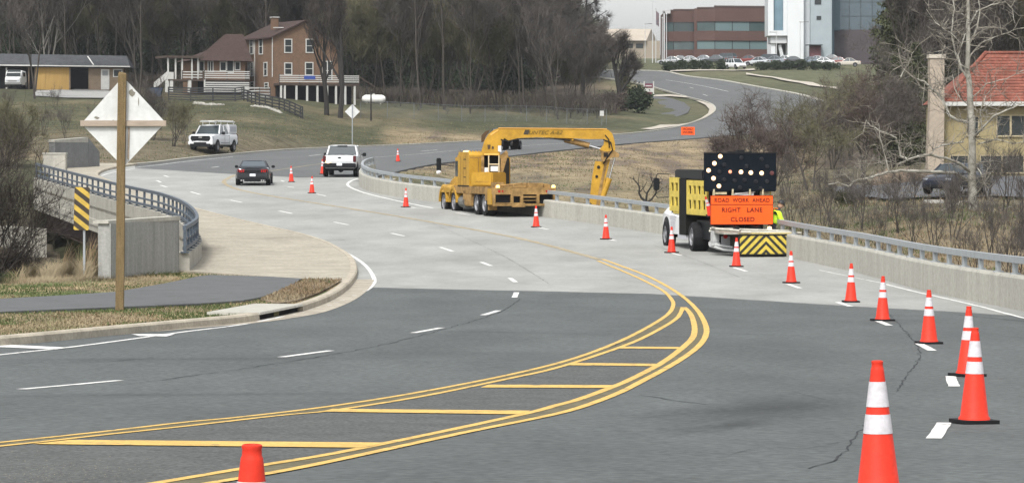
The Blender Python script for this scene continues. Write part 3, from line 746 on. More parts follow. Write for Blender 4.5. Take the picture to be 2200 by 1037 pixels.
def bring(y,w,zb,zt,cr=.88,sh=.16):
    h=zt-zb
    half=[(w*.86,zb),(w*.97,zb+h*.10),(w,zb+h*.35),(w*.99,zt-sh),(w*.955,zt-sh*.35),(w*cr,zt-.015),(w*.45,zt)]
    return [(x,y,z) for x,z in half]+[(-x,y,z) for x,z in half[::-1]]
def wheel(t,x,y,r,wd,side,rimr=.62,dual=False):
    """side -1 left / +1 right; returns tyre with rim child"""
    Mx=Matrix.Translation((x,y,r))@Matrix.Rotation(rad(90)*side,4,'Y')
    mb=MB(); mb.lathe([(r*.55,-wd/2),(r*.9,-wd/2),(r*.985,-wd*.38),(r,-wd*.2),(r,wd*.2),(r*.985,wd*.38),(r*.9,wd/2),(r*.62,wd/2),(r*.60,wd*.30),(0.01,wd*.28)],28,M4=Mx)
    o=mb.build('wheel',M['black'],t,smooth=True)
    mb=MB(); R=r*rimr
    mb.lathe([(R,wd*.46),(R*.92,wd*.50),(R*.8,wd*.36),(R*.42,wd*.34),(R*.36,wd*.46),(R*.3,wd*.5),(0.005,wd*.5)],24,M4=Mx)
    c=mb.build('rim',M['rim'],o,smooth=True)
    mb=MB()
    for k in range(6):
        a=k*math.pi/3; p=Mx@Vector((R*.6*math.cos(a),R*.6*math.sin(a),wd*.345)); q=Mx@Vector((R*.6*math.cos(a),R*.6*math.sin(a),wd*.375)); mb.cyl(p,q,R*.12,n=8)
    mb.build('rim_hole',M['blkpl'],o)
    return o
def gh(t,y0,y1,z0,y0t,y1t,z1,wb,wt,paint,gl,roofz=.05,pill=.05,bpill=None):
    """glasshouse: glass body, roof skin, pillars"""
    a=[(-wb,y0,z0),(wb,y0,z0),(wb,y1,z0),(-wb,y1,z0)]; b=[(-wt,y0t,z1),(wt,y0t,z1),(wt,y1t,z1),(-wt,y1t,z1)]
    mb=MB(); mb.add(a+b,[(3,2,1,0),(4,5,6,7),(0,1,5,4),(1,2,6,5),(2,3,7,6),(3,0,4,7)]); mb.build('window_glass',gl,t)
    mb=MB()
    rr=[]
    for i,(s,zz) in enumerate(((1.02,0),(1.03,roofz*.5),(.93,roofz),(.6,roofz*1.25))):
        ym=(y0t+y1t)/2; hl=(y1t-y0t)/2
        ring=[]
        for k in range(16):
            an=2*math.pi*(k+.5)/16; cx=math.copysign(abs(math.cos(an))**.35,math.cos(an)); cy=math.copysign(abs(math.sin(an))**.35,math.sin(an))
            ring.append((wt*s*cx,ym+hl*(s+.02)*cy,z1+zz-.01))
        rr.append(ring)
    loft(mb,rr); mb.build('roof',paint,t,smooth=True)
    for p,q in zip(a,b): mb=MB(); mb.tube([Vector(p),Vector(q)],pill,6); mb.build('pillar',paint,t)
    for f in (bpill or []):
        for s in (-1,1):
            ya=y0+(y1-y0)*f; yb=y0t+(y1t-y0t)*f; mb=MB(); mb.tube([(s*wb,ya,z0),(s*wt,yb,z1)],pill*.8,6); mb.build('pillar',paint,t)
def arch(mb,x,y,r,side,zc=None):
    zc=zc or r; pts=[(y+1.16*r*math.cos(a),zc+1.16*r*math.sin(a)) for a in [math.pi*k/14 for k in range(15)]]
    x0,x1=(x,x+.012) if side>0 else (x-.012,x)
    mb.prism([(p[0],max(p[1],zc*.55)) for p in pts],x0,x1)

def pickup(name,label,loc,rz_,cap=False,group=None,beacon=False):
    t=thing(name,label,'pickup truck',loc,rz_,group)
    W=1.01; mb=MB()
    st=[(-2.9,.93,.55,1.05),(-2.86,.985,.50,1.27),(-2.6,1.0,.48,1.29),(-.9,1.01,.46,1.30),(-.6,1.01,.46,1.28),(1.0,1.01,.46,1.25),(1.3,1.0,.46,1.25),(2.2,.99,.48,1.25),(2.75,.97,.50,1.20),(2.88,.93,.52,1.10)]
    loft(mb,[bring(*s) for s in st]); mb.build('body',M['wpaint'],t,smooth=True)
    if cap:
        gh(t,-.95,1.35,1.24,-.6,.75,1.84,.93,.78,M['wpaint'],M['glass'],bpill=[.45])
        mb=MB(); mb.bbox(-.93,.93,-2.85,-.98,1.26,1.93,.06); mb.build('canopy',M['wpaint'],t)
        for s in (-1,1): mb=MB(); mb.box(s*.935-.006,s*.935+.006,-2.65,-1.2,1.42,1.78); mb.build('canopy_window',mat('canopy_glass',(.42,.44,.47),.2),t)
        mb=MB()
        for s in (-1,1):
            mb.tube([(s*.72,-2.9,2.10),(s*.72,.9,2.12)],.035,6)
            for y in (-2.6,-1.2,.3): mb.tube([(s*.72,y,1.86),(s*.72,y,2.11)],.025,6)
        for y in (-2.6,-1.7,-.8,.1,.8): mb.tube([(-.72,y,2.18),(.72,y,2.18)],.022,6)
        mb.build('roof_rack',mat('rack_white',(.55,.56,.55),.5),t)
        mb=MB(); mb.box(-.62,-.25,-2.8,1.3,2.13,2.18); mb.box(.1,.55,-2.8,-.6,2.13,2.17); mb.build('ladder',mat('ladder_grey',(.42,.42,.38),.6,var=.2,scale=3),t)
    else:
        gh(t,-1.0,1.35,1.24,-.80,.75,1.84,.93,.78,M['wpaint'],M['glass'],bpill=[.5])
        mb=MB(); mb.box(-.82,.82,-2.7,-1.1,1.25,1.302); mb.build('cargo_bed',M['blkpl'],t)
        mb=MB(); mb.bbox(-.80,.80,-2.93,-2.86,.86,1.26,.02); mb.build('tailgate',M['wpaint'],t)
        mb=MB(); mb.box(-.05,.05,-2.945,-2.93,1.10,1.14); mb.lathe([(.11,0),(.11,.012),(0.001,.012)],16,M4=Matrix.Translation((0,-2.93,1.12))@Matrix.Rotation(rad(90),4,'X')@Matrix.Diagonal((1,.45,1,1))); mb.build('badge',M['blkpl'],t)
        mb=MB(); mb.box(-.28,.28,-2.66,-2.55,1.30,1.325); mb.build('bed_trim',M['blkpl'],t)
        mb=MB(); mb.tube([(-.3,-.86,1.84),(.3,-.86,1.84)],.03,6); mb.build('brake_lamp_housing',M['blkpl'],t)
    for s in (-1,1):
        mb=MB(); mb.bbox(s*.90-.085,s*.90+.085,-2.945,-2.80,.86,1.24,.02); mb.build('tail_lamp',mat('smoked_red_lens',(.07,.012,.014),.25),t)
    mb=MB(); mb.bbox(-.98,.98,-3.02,-2.84,.52,.80,.04); mb.build('rear_bumper',M['blkpl'],t)
    mb=MB(); mb.box(-.16,.16,-3.035,-3.02,.66,.80); mb.build('licence_plate',M['plate'],t)
    mb=MB(); mb.bbox(-.97,.97,2.78,2.98,.50,.78,.05); mb.build('front_bumper',M['wpaint'],t)
    mb=MB(); mb.box(-.80,.80,2.90,2.995,.38,.58); mb.box(-.5,.5,2.95,3.0,.56,.68); mb.build('air_dam',M['blkpl'],t)
    mb=MB(); mb.prism([(-.66,.72),(.66,.72),(.78,.95),(.72,1.12),(-.72,1.12),(-.78,.95)],2.84,2.93,axis='y'); g=mb.build('grille',M['blkpl'],t)
    mb=MB(); mb.box(-.14,.14,2.93,2.945,.98,1.05); mb.build('badge',M['chrome'],t)
    for s in (-1,1):
        mb=MB(); mb.bbox(s*.86-.11,s*.86+.11,2.66,2.87,.88,1.12,.03); mb.build('headlight',mat('clear_lens',(.35,.37,.40),.15),t)
        mb=MB(); mb.tube([(s*.98,1.05,1.30),(s*1.12,1.05,1.32)],.03,6); mb.bbox(s*1.18-.11,s*1.18+.11,.96,1.10,1.20,1.42,.03); mb.build('mirror',M['blkpl'],t)
        mb=MB(); mb.box(s*1.012-.006,s*1.012+.006,-.85,.9,1.14,1.16); mb.box(s*1.012-.006,s*1.012+.006,-.86,-.84,.5,1.22); mb.box(s*1.012-.006,s*1.012+.006,.2,.215,.5,1.22); mb.box(s*1.012-.006,s*1.012+.006,-.9,1.1,.62,.66); mb.build('door_seams',mat('seam_grey',(.2,.2,.21),.6),t)
        mb=MB(); arch(mb,s*1.005,-1.95,.41,s); mb.build('wheel_arch',M['blkpl'],t); mb=MB(); arch(mb,s*1.005,1.85,.41,s); mb.build('wheel_arch',M['blkpl'],t)
        for y in (-1.95,1.85): wheel(t,s*.90,y,.41,.27,s)
    mb=MB(); mb.box(-.8,.8,-2.6,2.6,.36,.52); mb.tube([(-.8,-1.95,.42),(.8,-1.95,.42)],.06,8); mb.lathe([(.001,-.16),(.13,-.1),(.17,0),(.13,.1),(.001,.16)],10,c=(0,-1.95,.40)); mb.build('chassis',M['blkpl'],t)
    if beacon:
        mb=MB(); mb.lathe([(.001,0),(.08,.01),(.10,.06),(.08,.11),(.001,.12)],14,M4=Matrix.Translation((-.68,-2.95,.88))@Matrix.Rotation(rad(90),4,'X')@Matrix.Diagonal((1.5,1,1,1))); mb.build('warning_lamp',M['amber2'],t)
    return t

p=G(733,381); pickup('pickup_truck','white pickup driving away past the far joint, amber lamp flashing at its tailgate',(p.x,p.y+2.9,rz(p.y+2)),rad(-2),beacon=True)
p=onT(458,264); pickup('pickup_truck','white pickup with camper cap and roof rack parked on the left verge, facing the camera',(p.x,p.y,p.z+.03),rad(166),cap=True).scale=(1.04,1.04,1.13)

def sedan(name,label,loc,rz_,paint,gl,L=4.8,W=.95,H=1.38,cat='car',rear='wide',group=None,simple=False,suv=False):
    t=thing(name,label,cat,loc,rz_,group); h=L/2; z0=.28
    zb=.98 if not suv else 1.12
    mb=MB()
    st=[(-h,.84*W,.42,zb-.12),(-h+.10,.93*W,.30,zb),(-h+.5,W,z0,zb+.02),(-h*.35,W,z0,zb-.04),(h*.25,W*.98,z0,zb-.06),(h*.7,W*.96,z0,zb-.16),(h*.93,W*.88,.30,zb-.28),(h,W*.74,.38,zb-.42)]
    loft(mb,[bring(*s) for s in st]); mb.build('body',paint,t,smooth=True)
    if suv: gh(t,-h+.15,h*.42,zb-.06,-h+.45,h*.12,H-.05,W*.88,W*.72,paint,gl,bpill=[.35,.68],pill=.045)
    else: gh(t,-h*.72,h*.36,zb-.08,-h*.33,h*.02,H-.05,W*.86,W*.64,paint,gl,bpill=[.5],pill=.04)
    r=.34 if not suv else .37
    for s in (-1,1):
        if not simple:
            mb=MB(); mb.bbox(s*(W+.08)-.10,s*(W+.08)+.10,h*.26,h*.26+.12,zb-.03,zb+.12,.03); mb.build('mirror',M['blkpl'],t)
        mb=MB(); arch(mb,s*(W-.012),-h*.58,r,s); mb.build('wheel_arch',M['blkpl'],t); mb=MB(); arch(mb,s*(W-.012),h*.62,r,s); mb.build('wheel_arch',M['blkpl'],t)
        for y in (-h*.58,h*.62): wheel(t,s*(W-.11),y,r,.26,s)
        mb=MB(); mb.bbox(s*W*.66-.2,s*W*.66+.2,-h-.01,-h+.12,zb-.26,zb-.10,.02); mb.build('tail_lamp',M['redl'],t)
        mb=MB(); mb.bbox(s*W*.66-.16,s*W*.66+.16,h-.3,h-.04,zb-.42,zb-.30,.03); mb.build('headlight',mat('clear_lens',(.35,.37,.40),.15),t)
    mb=MB(); mb.box(-.16,.16,-h-.02,-h,zb-.48,zb-.34); mb.build('licence_plate',M['plate'],t)
    mb=MB(); mb.box(-.6,.6,h-.12,h+.01,.36,.5); mb.build('grille',M['blkpl'],t)
    return t
p=G(540,399)
t=sedan('sports_car','dark grey fastback car driving away on the bridge, seen from behind',(p.x,p.y+2.2,rz(p.y+1)),rad(2),M['dpaint'],M['glass_s'],W=.95,H=1.40)
mb=MB(); mb.bbox(-.80,.80,-2.42,-2.38,.70,.86,.01); mb.build('tail_panel',M['blkpl'],t)
mb=MB()
for s in (-1,1):
    for k in range(3): mb.box(s*(.50+.10*k)-.03,s*(.50+.10*k)+.03,-2.445,-2.42,.72,.84)
mb.build('tail_lamp_bars',M['redl'],t)
mb=MB(); mb.bbox(-.78,.78,-2.42,-2.2,1.02,1.06,.015); mb.build('spoiler',M['dpaint'],t)
mb=MB(); mb.box(-.72,.72,-2.43,-2.2,.20,.38)
for x in (-.3,-.1,.1,.3): mb.box(x-.012,x+.012,-2.46,-2.3,.18,.36)
mb.build('diffuser',M['blkpl'],t)
mb=MB()
for s in (-1,1): 
    for k in (.5,.62): mb.cyl((s*k,-2.46,.27),(s*k,-2.3,.27),.045,n=10)
mb.build('exhaust_tip',M['chrome'],t)
p=G(1087,323)
sedan('sport_utility_vehicle','black sport utility vehicle on the far road, glimpsed under the crane boom',(p.x,p.y+2.2,rz(p.y+2)),rad(-12),M['kpaint'],M['glass'],L=4.9,W=.97,H=1.8,suv=True,cat='car')

def text_mesh(name,body,size,m,parent,loc,rot,ext=.004,align='CENTER',shear=0,sx=1.0,bold=0.0,spacing=1.0):
    cu=bpy.data.curves.new(name,'FONT'); cu.body=body; cu.size=size; cu.extrude=ext; cu.align_x=align; cu.align_y='CENTER'; cu.shear=shear; cu.offset=bold; cu.space_character=spacing
    o=bpy.data.objects.new(name,cu); COL.objects.link(o)
    dg=bpy.context.evaluated_depsgraph_get(); me=bpy.data.meshes.new_from_object(o.evaluated_get(dg)); bpy.data.objects.remove(o); bpy.data.curves.remove(cu)
    me.name=name; me.materials.clear(); me.materials.append(m)
    o=bpy.data.objects.new(name,me); COL.objects.link(o); o.location=loc; o.rotation_euler=rot; o.scale=(sx,1,1)
    if parent: o.parent=parent
    return o

def stripe_mat(name,ca,cb,kx,kz,period,absx,cx=0.0,duty=.5,phase=0.0,axis=0):
    m=bpy.data.materials.new(name); m.use_nodes=True; nt=m.node_tree; b=nt.nodes['Principled BSDF']; b.inputs['Roughness'].default_value=.5
    tc=nt.nodes.new('ShaderNodeTexCoord'); sp=nt.nodes.new('ShaderNodeSeparateXYZ'); nt.links.new(tc.outputs['Object'],sp.inputs[0])
    def mth(op,a,bb=None):
        n=nt.nodes.new('ShaderNodeMath'); n.operation=op
        for i,v in enumerate((a,bb)):
            if v is None: continue
            if isinstance(v,(int,float)): n.inputs[i].default_value=v
            else: nt.links.new(v,n.inputs[i])
        return n.outputs[0]
    x=mth('SUBTRACT',sp.outputs[axis],cx)
    if absx: x=mth('ABSOLUTE',x)
    e=mth('ADD',mth('MULTIPLY',x,kx),mth('MULTIPLY',sp.outputs[2],kz)); e=mth('ADD',mth('DIVIDE',e,period),100+phase); e=mth('FRACT',e); e=mth('GREATER_THAN',e,duty)
    mx=nt.nodes.new('ShaderNodeMix'); mx.data_type='RGBA'; mx.inputs['A'].default_value=(*ca,1); mx.inputs['B'].default_value=(*cb,1); nt.links.new(e,mx.inputs['Factor'])
    ns=nt.nodes.new('ShaderNodeTexNoise'); ns.inputs['Scale'].default_value=6; ns.inputs['Detail'].default_value=6; nt.links.new(tc.outputs['Object'],ns.inputs['Vector'])
    mr=nt.nodes.new('ShaderNodeMapRange'); mr.inputs[1].default_value=.3; mr.inputs[2].default_value=.6; mr.inputs[3].default_value=.75; mr.inputs[4].default_value=1.05; nt.links.new(ns.outputs['Fac'],mr.inputs[0])
    m2=nt.nodes.new('ShaderNodeMix'); m2.data_type='RGBA'; m2.blend_type='MULTIPLY'; m2.inputs['Factor'].default_value=1; nt.links.new(mx.outputs['Result'],m2.inputs['A']); nt.links.new(mr.outputs[0],m2.inputs['B'])
    nt.links.new(m2.outputs['Result'],b.inputs['Base Color']); return m

# ------------------------------------------------------------------ crane truck
Y0=147.0; rp0=PX(1127,467,Y0); TH=rad(15)
ct=thing('crane_truck','yellow four axle truck with a long boom arched over the parapet','crane truck',(WX(1127,Y0),Y0,rz(Y0)),TH)
mb=MB(); mb.box(-1.0,1.0,.5,9.0,.72,1.0); mb.box(-.5,-.3,.3,9.5,.55,.95); mb.box(.3,.5,.3,9.5,.55,.95)
for y in (1.7,3.1,7.3,9.2): mb.cyl((-1.0,y,.57),(1.0,y,.57),.11,n=8)
mb.build('chassis',M['blkpl'],ct)
mb=MB(); mb.box(-1.40,1.40,.2,7.2,1.12,1.30); mb.box(-1.42,-1.36,.2,7.2,1.0,1.33); mb.build('deck_plate',M['ydirt_shade'],ct)
mb=MB()   # rear frame with three openings
for a in ((-1.42,1.42,1.0,1.28),(-1.42,1.42,.50,.60),(-1.42,-1.32,.60,1.0),(-.62,-.50,.60,1.0),(-.18,-.06,.60,1.0),(.55,.68,.60,1.0),(1.30,1.42,.60,1.0),(-.50,-.18,.92,1.0),(-.06,.55,.86,.92),(-.06,.55,.72,.75)):
    mb.box(a[0],a[1],0,.16,a[2],a[3])
mb.box(-.58,.02,-.03,.02,.45,.64); mb.box(-1.30,-.6,-.02,.01,.60,.64); mb.build('rear_frame',M['ydirt_shade'],ct)
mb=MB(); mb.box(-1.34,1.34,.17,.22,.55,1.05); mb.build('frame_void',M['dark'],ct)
mb=MB(); mb.box(-.9,-.55,-.01,.3,1.28,1.36); mb.box(-.5,.1,.1,.8,1.30,1.42); mb.box(.2,.9,.2,.9,1.30,1.50); mb.tube([(-1.2,.5,1.36),(.0,.6,1.46),(1.2,.5,1.42)],.05,6); mb.box(.95,1.25,.3,.7,1.3,1.44); mb.box(-1.1,-.8,.5,1.6,1.3,1.52); mb.build('deck_gear',M['ydirt_shade'],ct)
for s,xx in ((-1,-1.2),(1,1.33)):
    mb=MB(); mb.lathe([(.001,.13),(.07,.11),(.09,.05),(.09,0)],12,c=(xx,.05,1.29)); mb.build('warning_lamp',M['amber'],ct,smooth=True)
for s in (-1,1):
    mb=MB(); mb.cyl((s*1.15,-.012,1.14),(s*1.15,0.0,1.14),.06,n=12); mb.cyl((s*1.0,-.012,1.14),(s*1.0,0.0,1.14),.045,n=12); mb.build('tail_lamp',M['redl'],ct)
mb=MB(); mb.box(-1.43,-1.05,.3,1.0,.55,1.25); mb.build('tool_locker',M['ygld'],ct)
mb=MB(); mb.box(-1.435,-1.40,1.05,1.35,.72,1.12); mb.box(-1.40,-1.0,.95,1.0,.3,.8); mb.build('side_panel',M['ydirt_shade'],ct)
mb=MB(); mb.bbox(-1.40,-.9,3.9,5.3,.42,1.15,.05); mb.box(-1.42,-1.0,4.9,5.4,.7,1.12); mb.build('side_tank',M['ydirt_shade'],ct)
mb=MB(); mb.cyl((-1.1,5.6,.62),(-1.1,6.5,.62),.30,n=14); mb.build('fuel_tank',mat('grey_tank',(.16,.16,.15),.5,metal=.4),ct)
for y in (1.7,3.1):
    for s in (-1,1): wheel(ct,s*1.14,y,.565,.50,s)
for y in (7.3,9.2):
    for s in (-1,1): wheel(ct,s*1.22,y,.555,.34,s)
for y in (7.3,9.2):
    prof=[(y+.74*math.cos(a),.56+.74*math.sin(a)) for a in [math.pi*k/12 for k in range(13)]]+[(y+.62*math.cos(a),.56+.62*math.sin(a)) for a in [math.pi*(12-k)/12 for k in range(13)]]
    for s in (-1,1):
        x0,x1=((-1.45,-.95) if s<0 else (.95,1.45)); mb=MB(); mb.prism(prof,x0,x1); mb.build('fender',M['ygld'],ct)
mb=MB(); loft(mb,[[(x,y,z) for x,z in ((-w_,.9),(w_,.9),(w_,zt-.25),(w_*.8,zt),(-w_*.8,zt),(-w_,zt-.25))] for y,w_,zt in ((7.7,1.22,1.92),(8.5,1.2,1.80),(9.3,1.12,1.55),(9.8,.95,1.35))])
loft(mb,[[(x,y,z) for x,z in ((-w_,1.0),(w_,1.0),(w_,zt-.12),(w_*.93,zt),(-w_*.93,zt),(-w_,zt-.12))] for y,w_,zt in ((6.5,1.40,1.30),(8.6,1.43,1.36),(9.6,1.43,1.36),(9.95,1.36,1.22),(10.05,1.2,1.1))]); mb.build('hood',M['ygld'],ct)
mb=MB(); mb.bbox(-1.22,1.1,6.45,7.75,1.0,2.72,.10); mb.build('cab',M['ygld'],ct)
mb=MB(); mb.box(-1.235,-1.21,6.75,7.6,1.75,2.45); mb.box(-1.0,.9,7.70,7.76,1.8,2.45); mb.build('cab_window',M['glass'],ct)
mb=MB(); mb.box(-1.30,1.0,6.34,6.46,1.3,2.6); mb.box(-1.432,-1.425,4.3,6.35,1.30,1.36); mb.build('cab_gap_shade',mat('warm_black',(.018,.015,.012),.8),ct)  # black box and strip painted in as shade between cab and engine house
mb=MB(); mb.lathe([(.001,.20),(.15,.18),(.19,.12),(.19,.03),(.21,0)],16,c=(-.86,6.9,2.73)); mb.build('beacon',M['amber'],ct,smooth=True)
mb=MB(); mb.tube([(-1.2,7.7,2.2),(-1.9,8.1,2.3)],.02,5); mb.bbox(-2.0,-1.78,8.05,8.15,2.0,2.58,.03); mb.build('mirror',M['blkpl'],ct)
mb=MB(); mb.lathe([(.001,-.1),(.1,-.06),(.12,0),(.1,.06),(.001,.1)],12,c=(-1.89,8.1,1.93)); mb.build('spot_mirror',mat('mirror_white',(.6,.6,.6),.3),ct)
mb=MB(); mb.box(-1.42,-.25,4.3,6.35,1.30,2.72)
mb.prism([(4.3,2.72),(6.35,2.72),(6.3,2.86),(4.5,2.86)],-1.40,-.2)
for k in range(8): mb.lathe([(.001,.06),(.05,.04),(.06,0)],8,c=(-1.3+.14*k,4.62,2.86))
mb.build('engine_house',M['ygld'],ct)
mb=MB(); mb.box(-1.0,-.98,4.285,4.3,1.36,2.62); mb.box(-1.38,-.28,4.283,4.3,2.60,2.63); mb.build('panel_seam',M['ydirt_shade'],ct)
# slewing upper: counterweight, operator stand, boom (boom lies across the view)
Yb=150.6; zb0=rz(149.0)
R_=Matrix.Rotation(-TH,4,'Z')@Matrix.Translation(-Vector((WX(1127,Y0),Y0,rz(Y0))))
def bl(px,py,Y=Yb): return R_@PX(px,py,Y)
mb=MB(); c0=bl(1058,401,149.3); Mz=Matrix.Translation((c0.x,c0.y,c0.z+.02))@Matrix.Rotation(rad(-30)-TH,4,'Z')
mb.bbox(-1.12,0,0,1.25,0,.62,.05,M4=Mz); mb.build('counterweight',M['ygld'],ct)
mb=MB(); mb.box(-.9,-.2,-.012,.0,.2,.21,M4=Mz); mb.build('weld_seam',M['ydirt_shade'],ct)
def slab(mb,pts,Y,th,mi=0):
    A=[R_@PX(x,y,Y) for x,y in pts]; dv=(R_@Vector((0,th,0)))-(R_@Vector((0,0,0)))
    B=[a+dv for a in A]; n=len(A)
    mb.add(A+B,[tuple(range(n))]+[tuple(range(n,2*n))[::-1]]+[(i,n+i,n+(i+1)%n,(i+1)%n) for i in range(n)],mi)
mb=MB(); slab(mb,[(1036,334),(1035,322),(1040,304),(1049,289),(1061,279),(1074,275),(1180,275),(1304,277),(1306,299),(1260,299),(1190,296),(1150,295),(1112,297),(1092,302),(1084,297),(1078,303),(1074,333)],Yb-.24,.48); bo=mb.build('boom',M['ygld'],ct)
mb=MB(); slab(mb,[(1071,274.4),(1304,276.4),(1304,277.6),(1071,275.8)],Yb-.27,.54); slab(mb,[(1053,288),(1072,278),(1070,281),(1055,291)],Yb-.26,.02); slab(mb,[(1040,333),(1072,333),(1072,330),(1040,330)],Yb-.27,.02); mb.build('boom_highlight',mat('painted_edge_highlight',(.72,.38,.10),.5),ct)  # highlight along the boom edges painted as brighter yellow strips
mb=MB(); slab(mb,[(1047,311),(1054,311),(1053,320),(1048,321)],Yb-.255,.02); mb.build('boom_dark_patch',mat('dark_brown',(.07,.045,.025),.8),ct); mb=MB(); slab(mb,[(1057,314),(1061,315),(1061,320),(1056,320)],Yb-.255,.02); mb.build('boom_dark_patch',mat('dark_brown',(.07,.045,.025),.8),ct); mb=MB(); slab(mb,[(1044,292),(1040,304),(1034,306),(1034,292),(1042,283),(1052,279),(1050,285)],Yb+.1,.35); mb.build('boom_dark_patch',mat('dark_brown',(.07,.045,.025),.8),ct)  # dark brown patches at the boom foot
mb=MB(); slab(mb,[(1296,278),(1307,279),(1316,288),(1321,305),(1322,322),(1312,326),(1296,325),(1288,322),(1297,311),(1299,298)],Yb-.30,.60); mb.build('elbow',M['ygld'],ct)
mb=MB(); slab(mb,[(1288,321),(1300,326),(1320,323),(1331,332),(1329,338),(1316,338),(1297,347),(1292,345),(1292,330)],Yb-.34,.68); mb.build('elbow_bracket',M['ydirt_shade'],ct)
mb=MB(); slab(mb,[(1297,328),(1306,328),(1306,337),(1297,337)],Yb-.36,.02); slab(mb,[(1284,295),(1292,294),(1293,299),(1288,299)],Yb-.2,.4); mb.build('elbow_dark_patch',mat('warm_black',(.018,.015,.012),.8),ct)  # near-black patches at the elbow
mb=MB(); slab(mb,[(1279,346),(1293,347),(1300,344),(1311,342),(1303,375),(1294,420),(1286,447),(1262,447),(1268,420),(1273,376)],Yb-.20,.40); arm=mb.build('arm',M['ygld'],ct)
mb=MB(); slab(mb,[(1300,344),(1307,344),(1299,376),(1288,436),(1282,446),(1279,446),(1290,390)],Yb-.215,.02); mb.build('arm_painted_shade',M['ydirt_shade'],ct)  # shadow on the arm painted as a strip of the darker yellow
mb=MB()
for x,y,r in ((1286,359,.075),(1282,379,.065),(1268,439,.07)):
    c=R_@PX(x,y,Yb-.21); mb.cyl(c,c+(R_.to_3x3()@Vector((0,-.02,0))),r,n=12)
mb.build('arm_hole',mat('warm_black',(.018,.015,.012),.8),ct)
mb=MB(); mb.cyl(bl(1309,383,Yb-.1),bl(1291,432,Yb-.1),.14,n=12); mb.build('arm_cylinder',M['ygld'],ct,smooth=True)
mb=MB(); mb.cyl(bl(1321,339,Yb-.1),bl(1309,383,Yb-.1),.035,n=8); mb.cyl(bl(1262,312),bl(1296,322),.045,n=8); mb.build('cylinder_rod',M['chrome'],ct,smooth=True)
mb=MB(); mb.cyl(bl(1213,300),bl(1266,313),.13,n=12); mb.cyl(bl(1190,294),bl(1216,301),.06,n=8); mb.build('boom_cylinder',M['ydirt_shade'],ct,smooth=True)
mb=MB(); slab(mb,[(1228,299),(1232,299),(1232,302),(1228,302)],Yb-.27,.54); mb.build('boom_lug',M['ygld'],ct)
# operator stand below the boom foot
mb=MB(); slab(mb,[(1034,334),(1040,334),(1040,374),(1034,374)],Yb-.2,.5); slab(mb,[(1074,333),(1079,330),(1088,323),(1092,328),(1090,338),(1080,372),(1074,372),(1076,345)],Yb-.2,.5); slab(mb,[(1036,371),(1078,371),(1078,375),(1036,375)],Yb-.4,.8); mb.build('boom_foot',M['ydirt_shade'],ct)
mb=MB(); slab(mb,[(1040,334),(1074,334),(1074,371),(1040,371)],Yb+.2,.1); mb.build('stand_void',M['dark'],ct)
mb=MB(); 
for a,b in (((1050,334),(1050,372)),((1050,353),(1072,353)),((1072,334),(1072,372))): mb.tube([bl(*a,Yb-.3),bl(*b,Yb-.3)],.03,6)
mb.build('stand_frame',mat('pale_tan_paint',(.5,.42,.28),.6),ct)
mb=MB(); slab(mb,[(1054,357),(1070,357),(1070,368),(1054,368)],Yb-.32,.03); slab(mb,[(1041,360),(1049,360),(1049,369),(1041,370)],Yb-.25,.05); slab(mb,[(1070,313),(1077,313),(1077,327),(1070,325)],Yb-.3,.1); mb.build('notice_plate',mat('pale_placard',(.55,.55,.55),.6),ct)
for x in (1081,1101):
    mb=MB(); slab(mb,[(x,297),(x+13,297),(x+15,304),(x+12,320),(x-1,322),(x+1,305)],Yb+.35,.2); 
    mb.build('hose_bundle',M['blkpl'],ct)
rx=(rad(90),0,-TH)
text_mesh('lettering','UNTEC A-62',.235,mat('faded_olive_lettering',(.12,.085,.02),.7),ct,R_@PX(1171,285,Yb-.262),rx,shear=.35,sx=1.16,ext=.003)
mb=MB(); slab(mb,[(1128,279),(1138,279),(1135,289),(1124.5,289)],Yb-.256,.012); mb.build('emblem',mat('dark_emblem',(.05,.042,.03),.7),ct)

mb=MB()
mb.tube([bl(1076,300,Yb-.3),bl(1090,304,Yb-.3),(bl(1120,298,Yb-.3)),bl(1180,297,Yb-.3),bl(1225,302,Yb-.3)],.03,5)
mb.tube([bl(1296,300,Yb-.33),bl(1312,306,Yb-.35),bl(1316,322,Yb-.36),bl(1306,336,Yb-.36),bl(1296,352,Yb-.3)],.028,5)
mb.tube([bl(1300,290,Yb-.33),bl(1308,300,Yb-.34),bl(1309,318,Yb-.35)],.025,5)
mb.build('hydraulic_hose',M['blkpl'],ct,smooth=True)
mb=MB(); mb.tube([(-.95,7.9,1.2),(-.95,7.9,2.95)],.07,8); mb.build('exhaust_stack',mat('dull_steel_pipe',(.2,.19,.17),.5,metal=.5),ct)
mb=MB()
for y in (4.85,5.35,5.85): mb.box(-1.425,-1.42,y,y+.02,1.36,2.66)
for z in (1.7,2.1,2.5): mb.box(-1.426,-1.42,4.9,5.3,z,z+.05)
mb.build('louvre',mat('dark_brown',(.07,.045,.025),.8),ct)
mb=MB()
for z in (1.45,1.75,2.05,2.35): mb.box(-.28,-.02,4.24,4.28,z,z+.03)
mb.build('ladder_rungs',M['ydirt_shade'],ct)
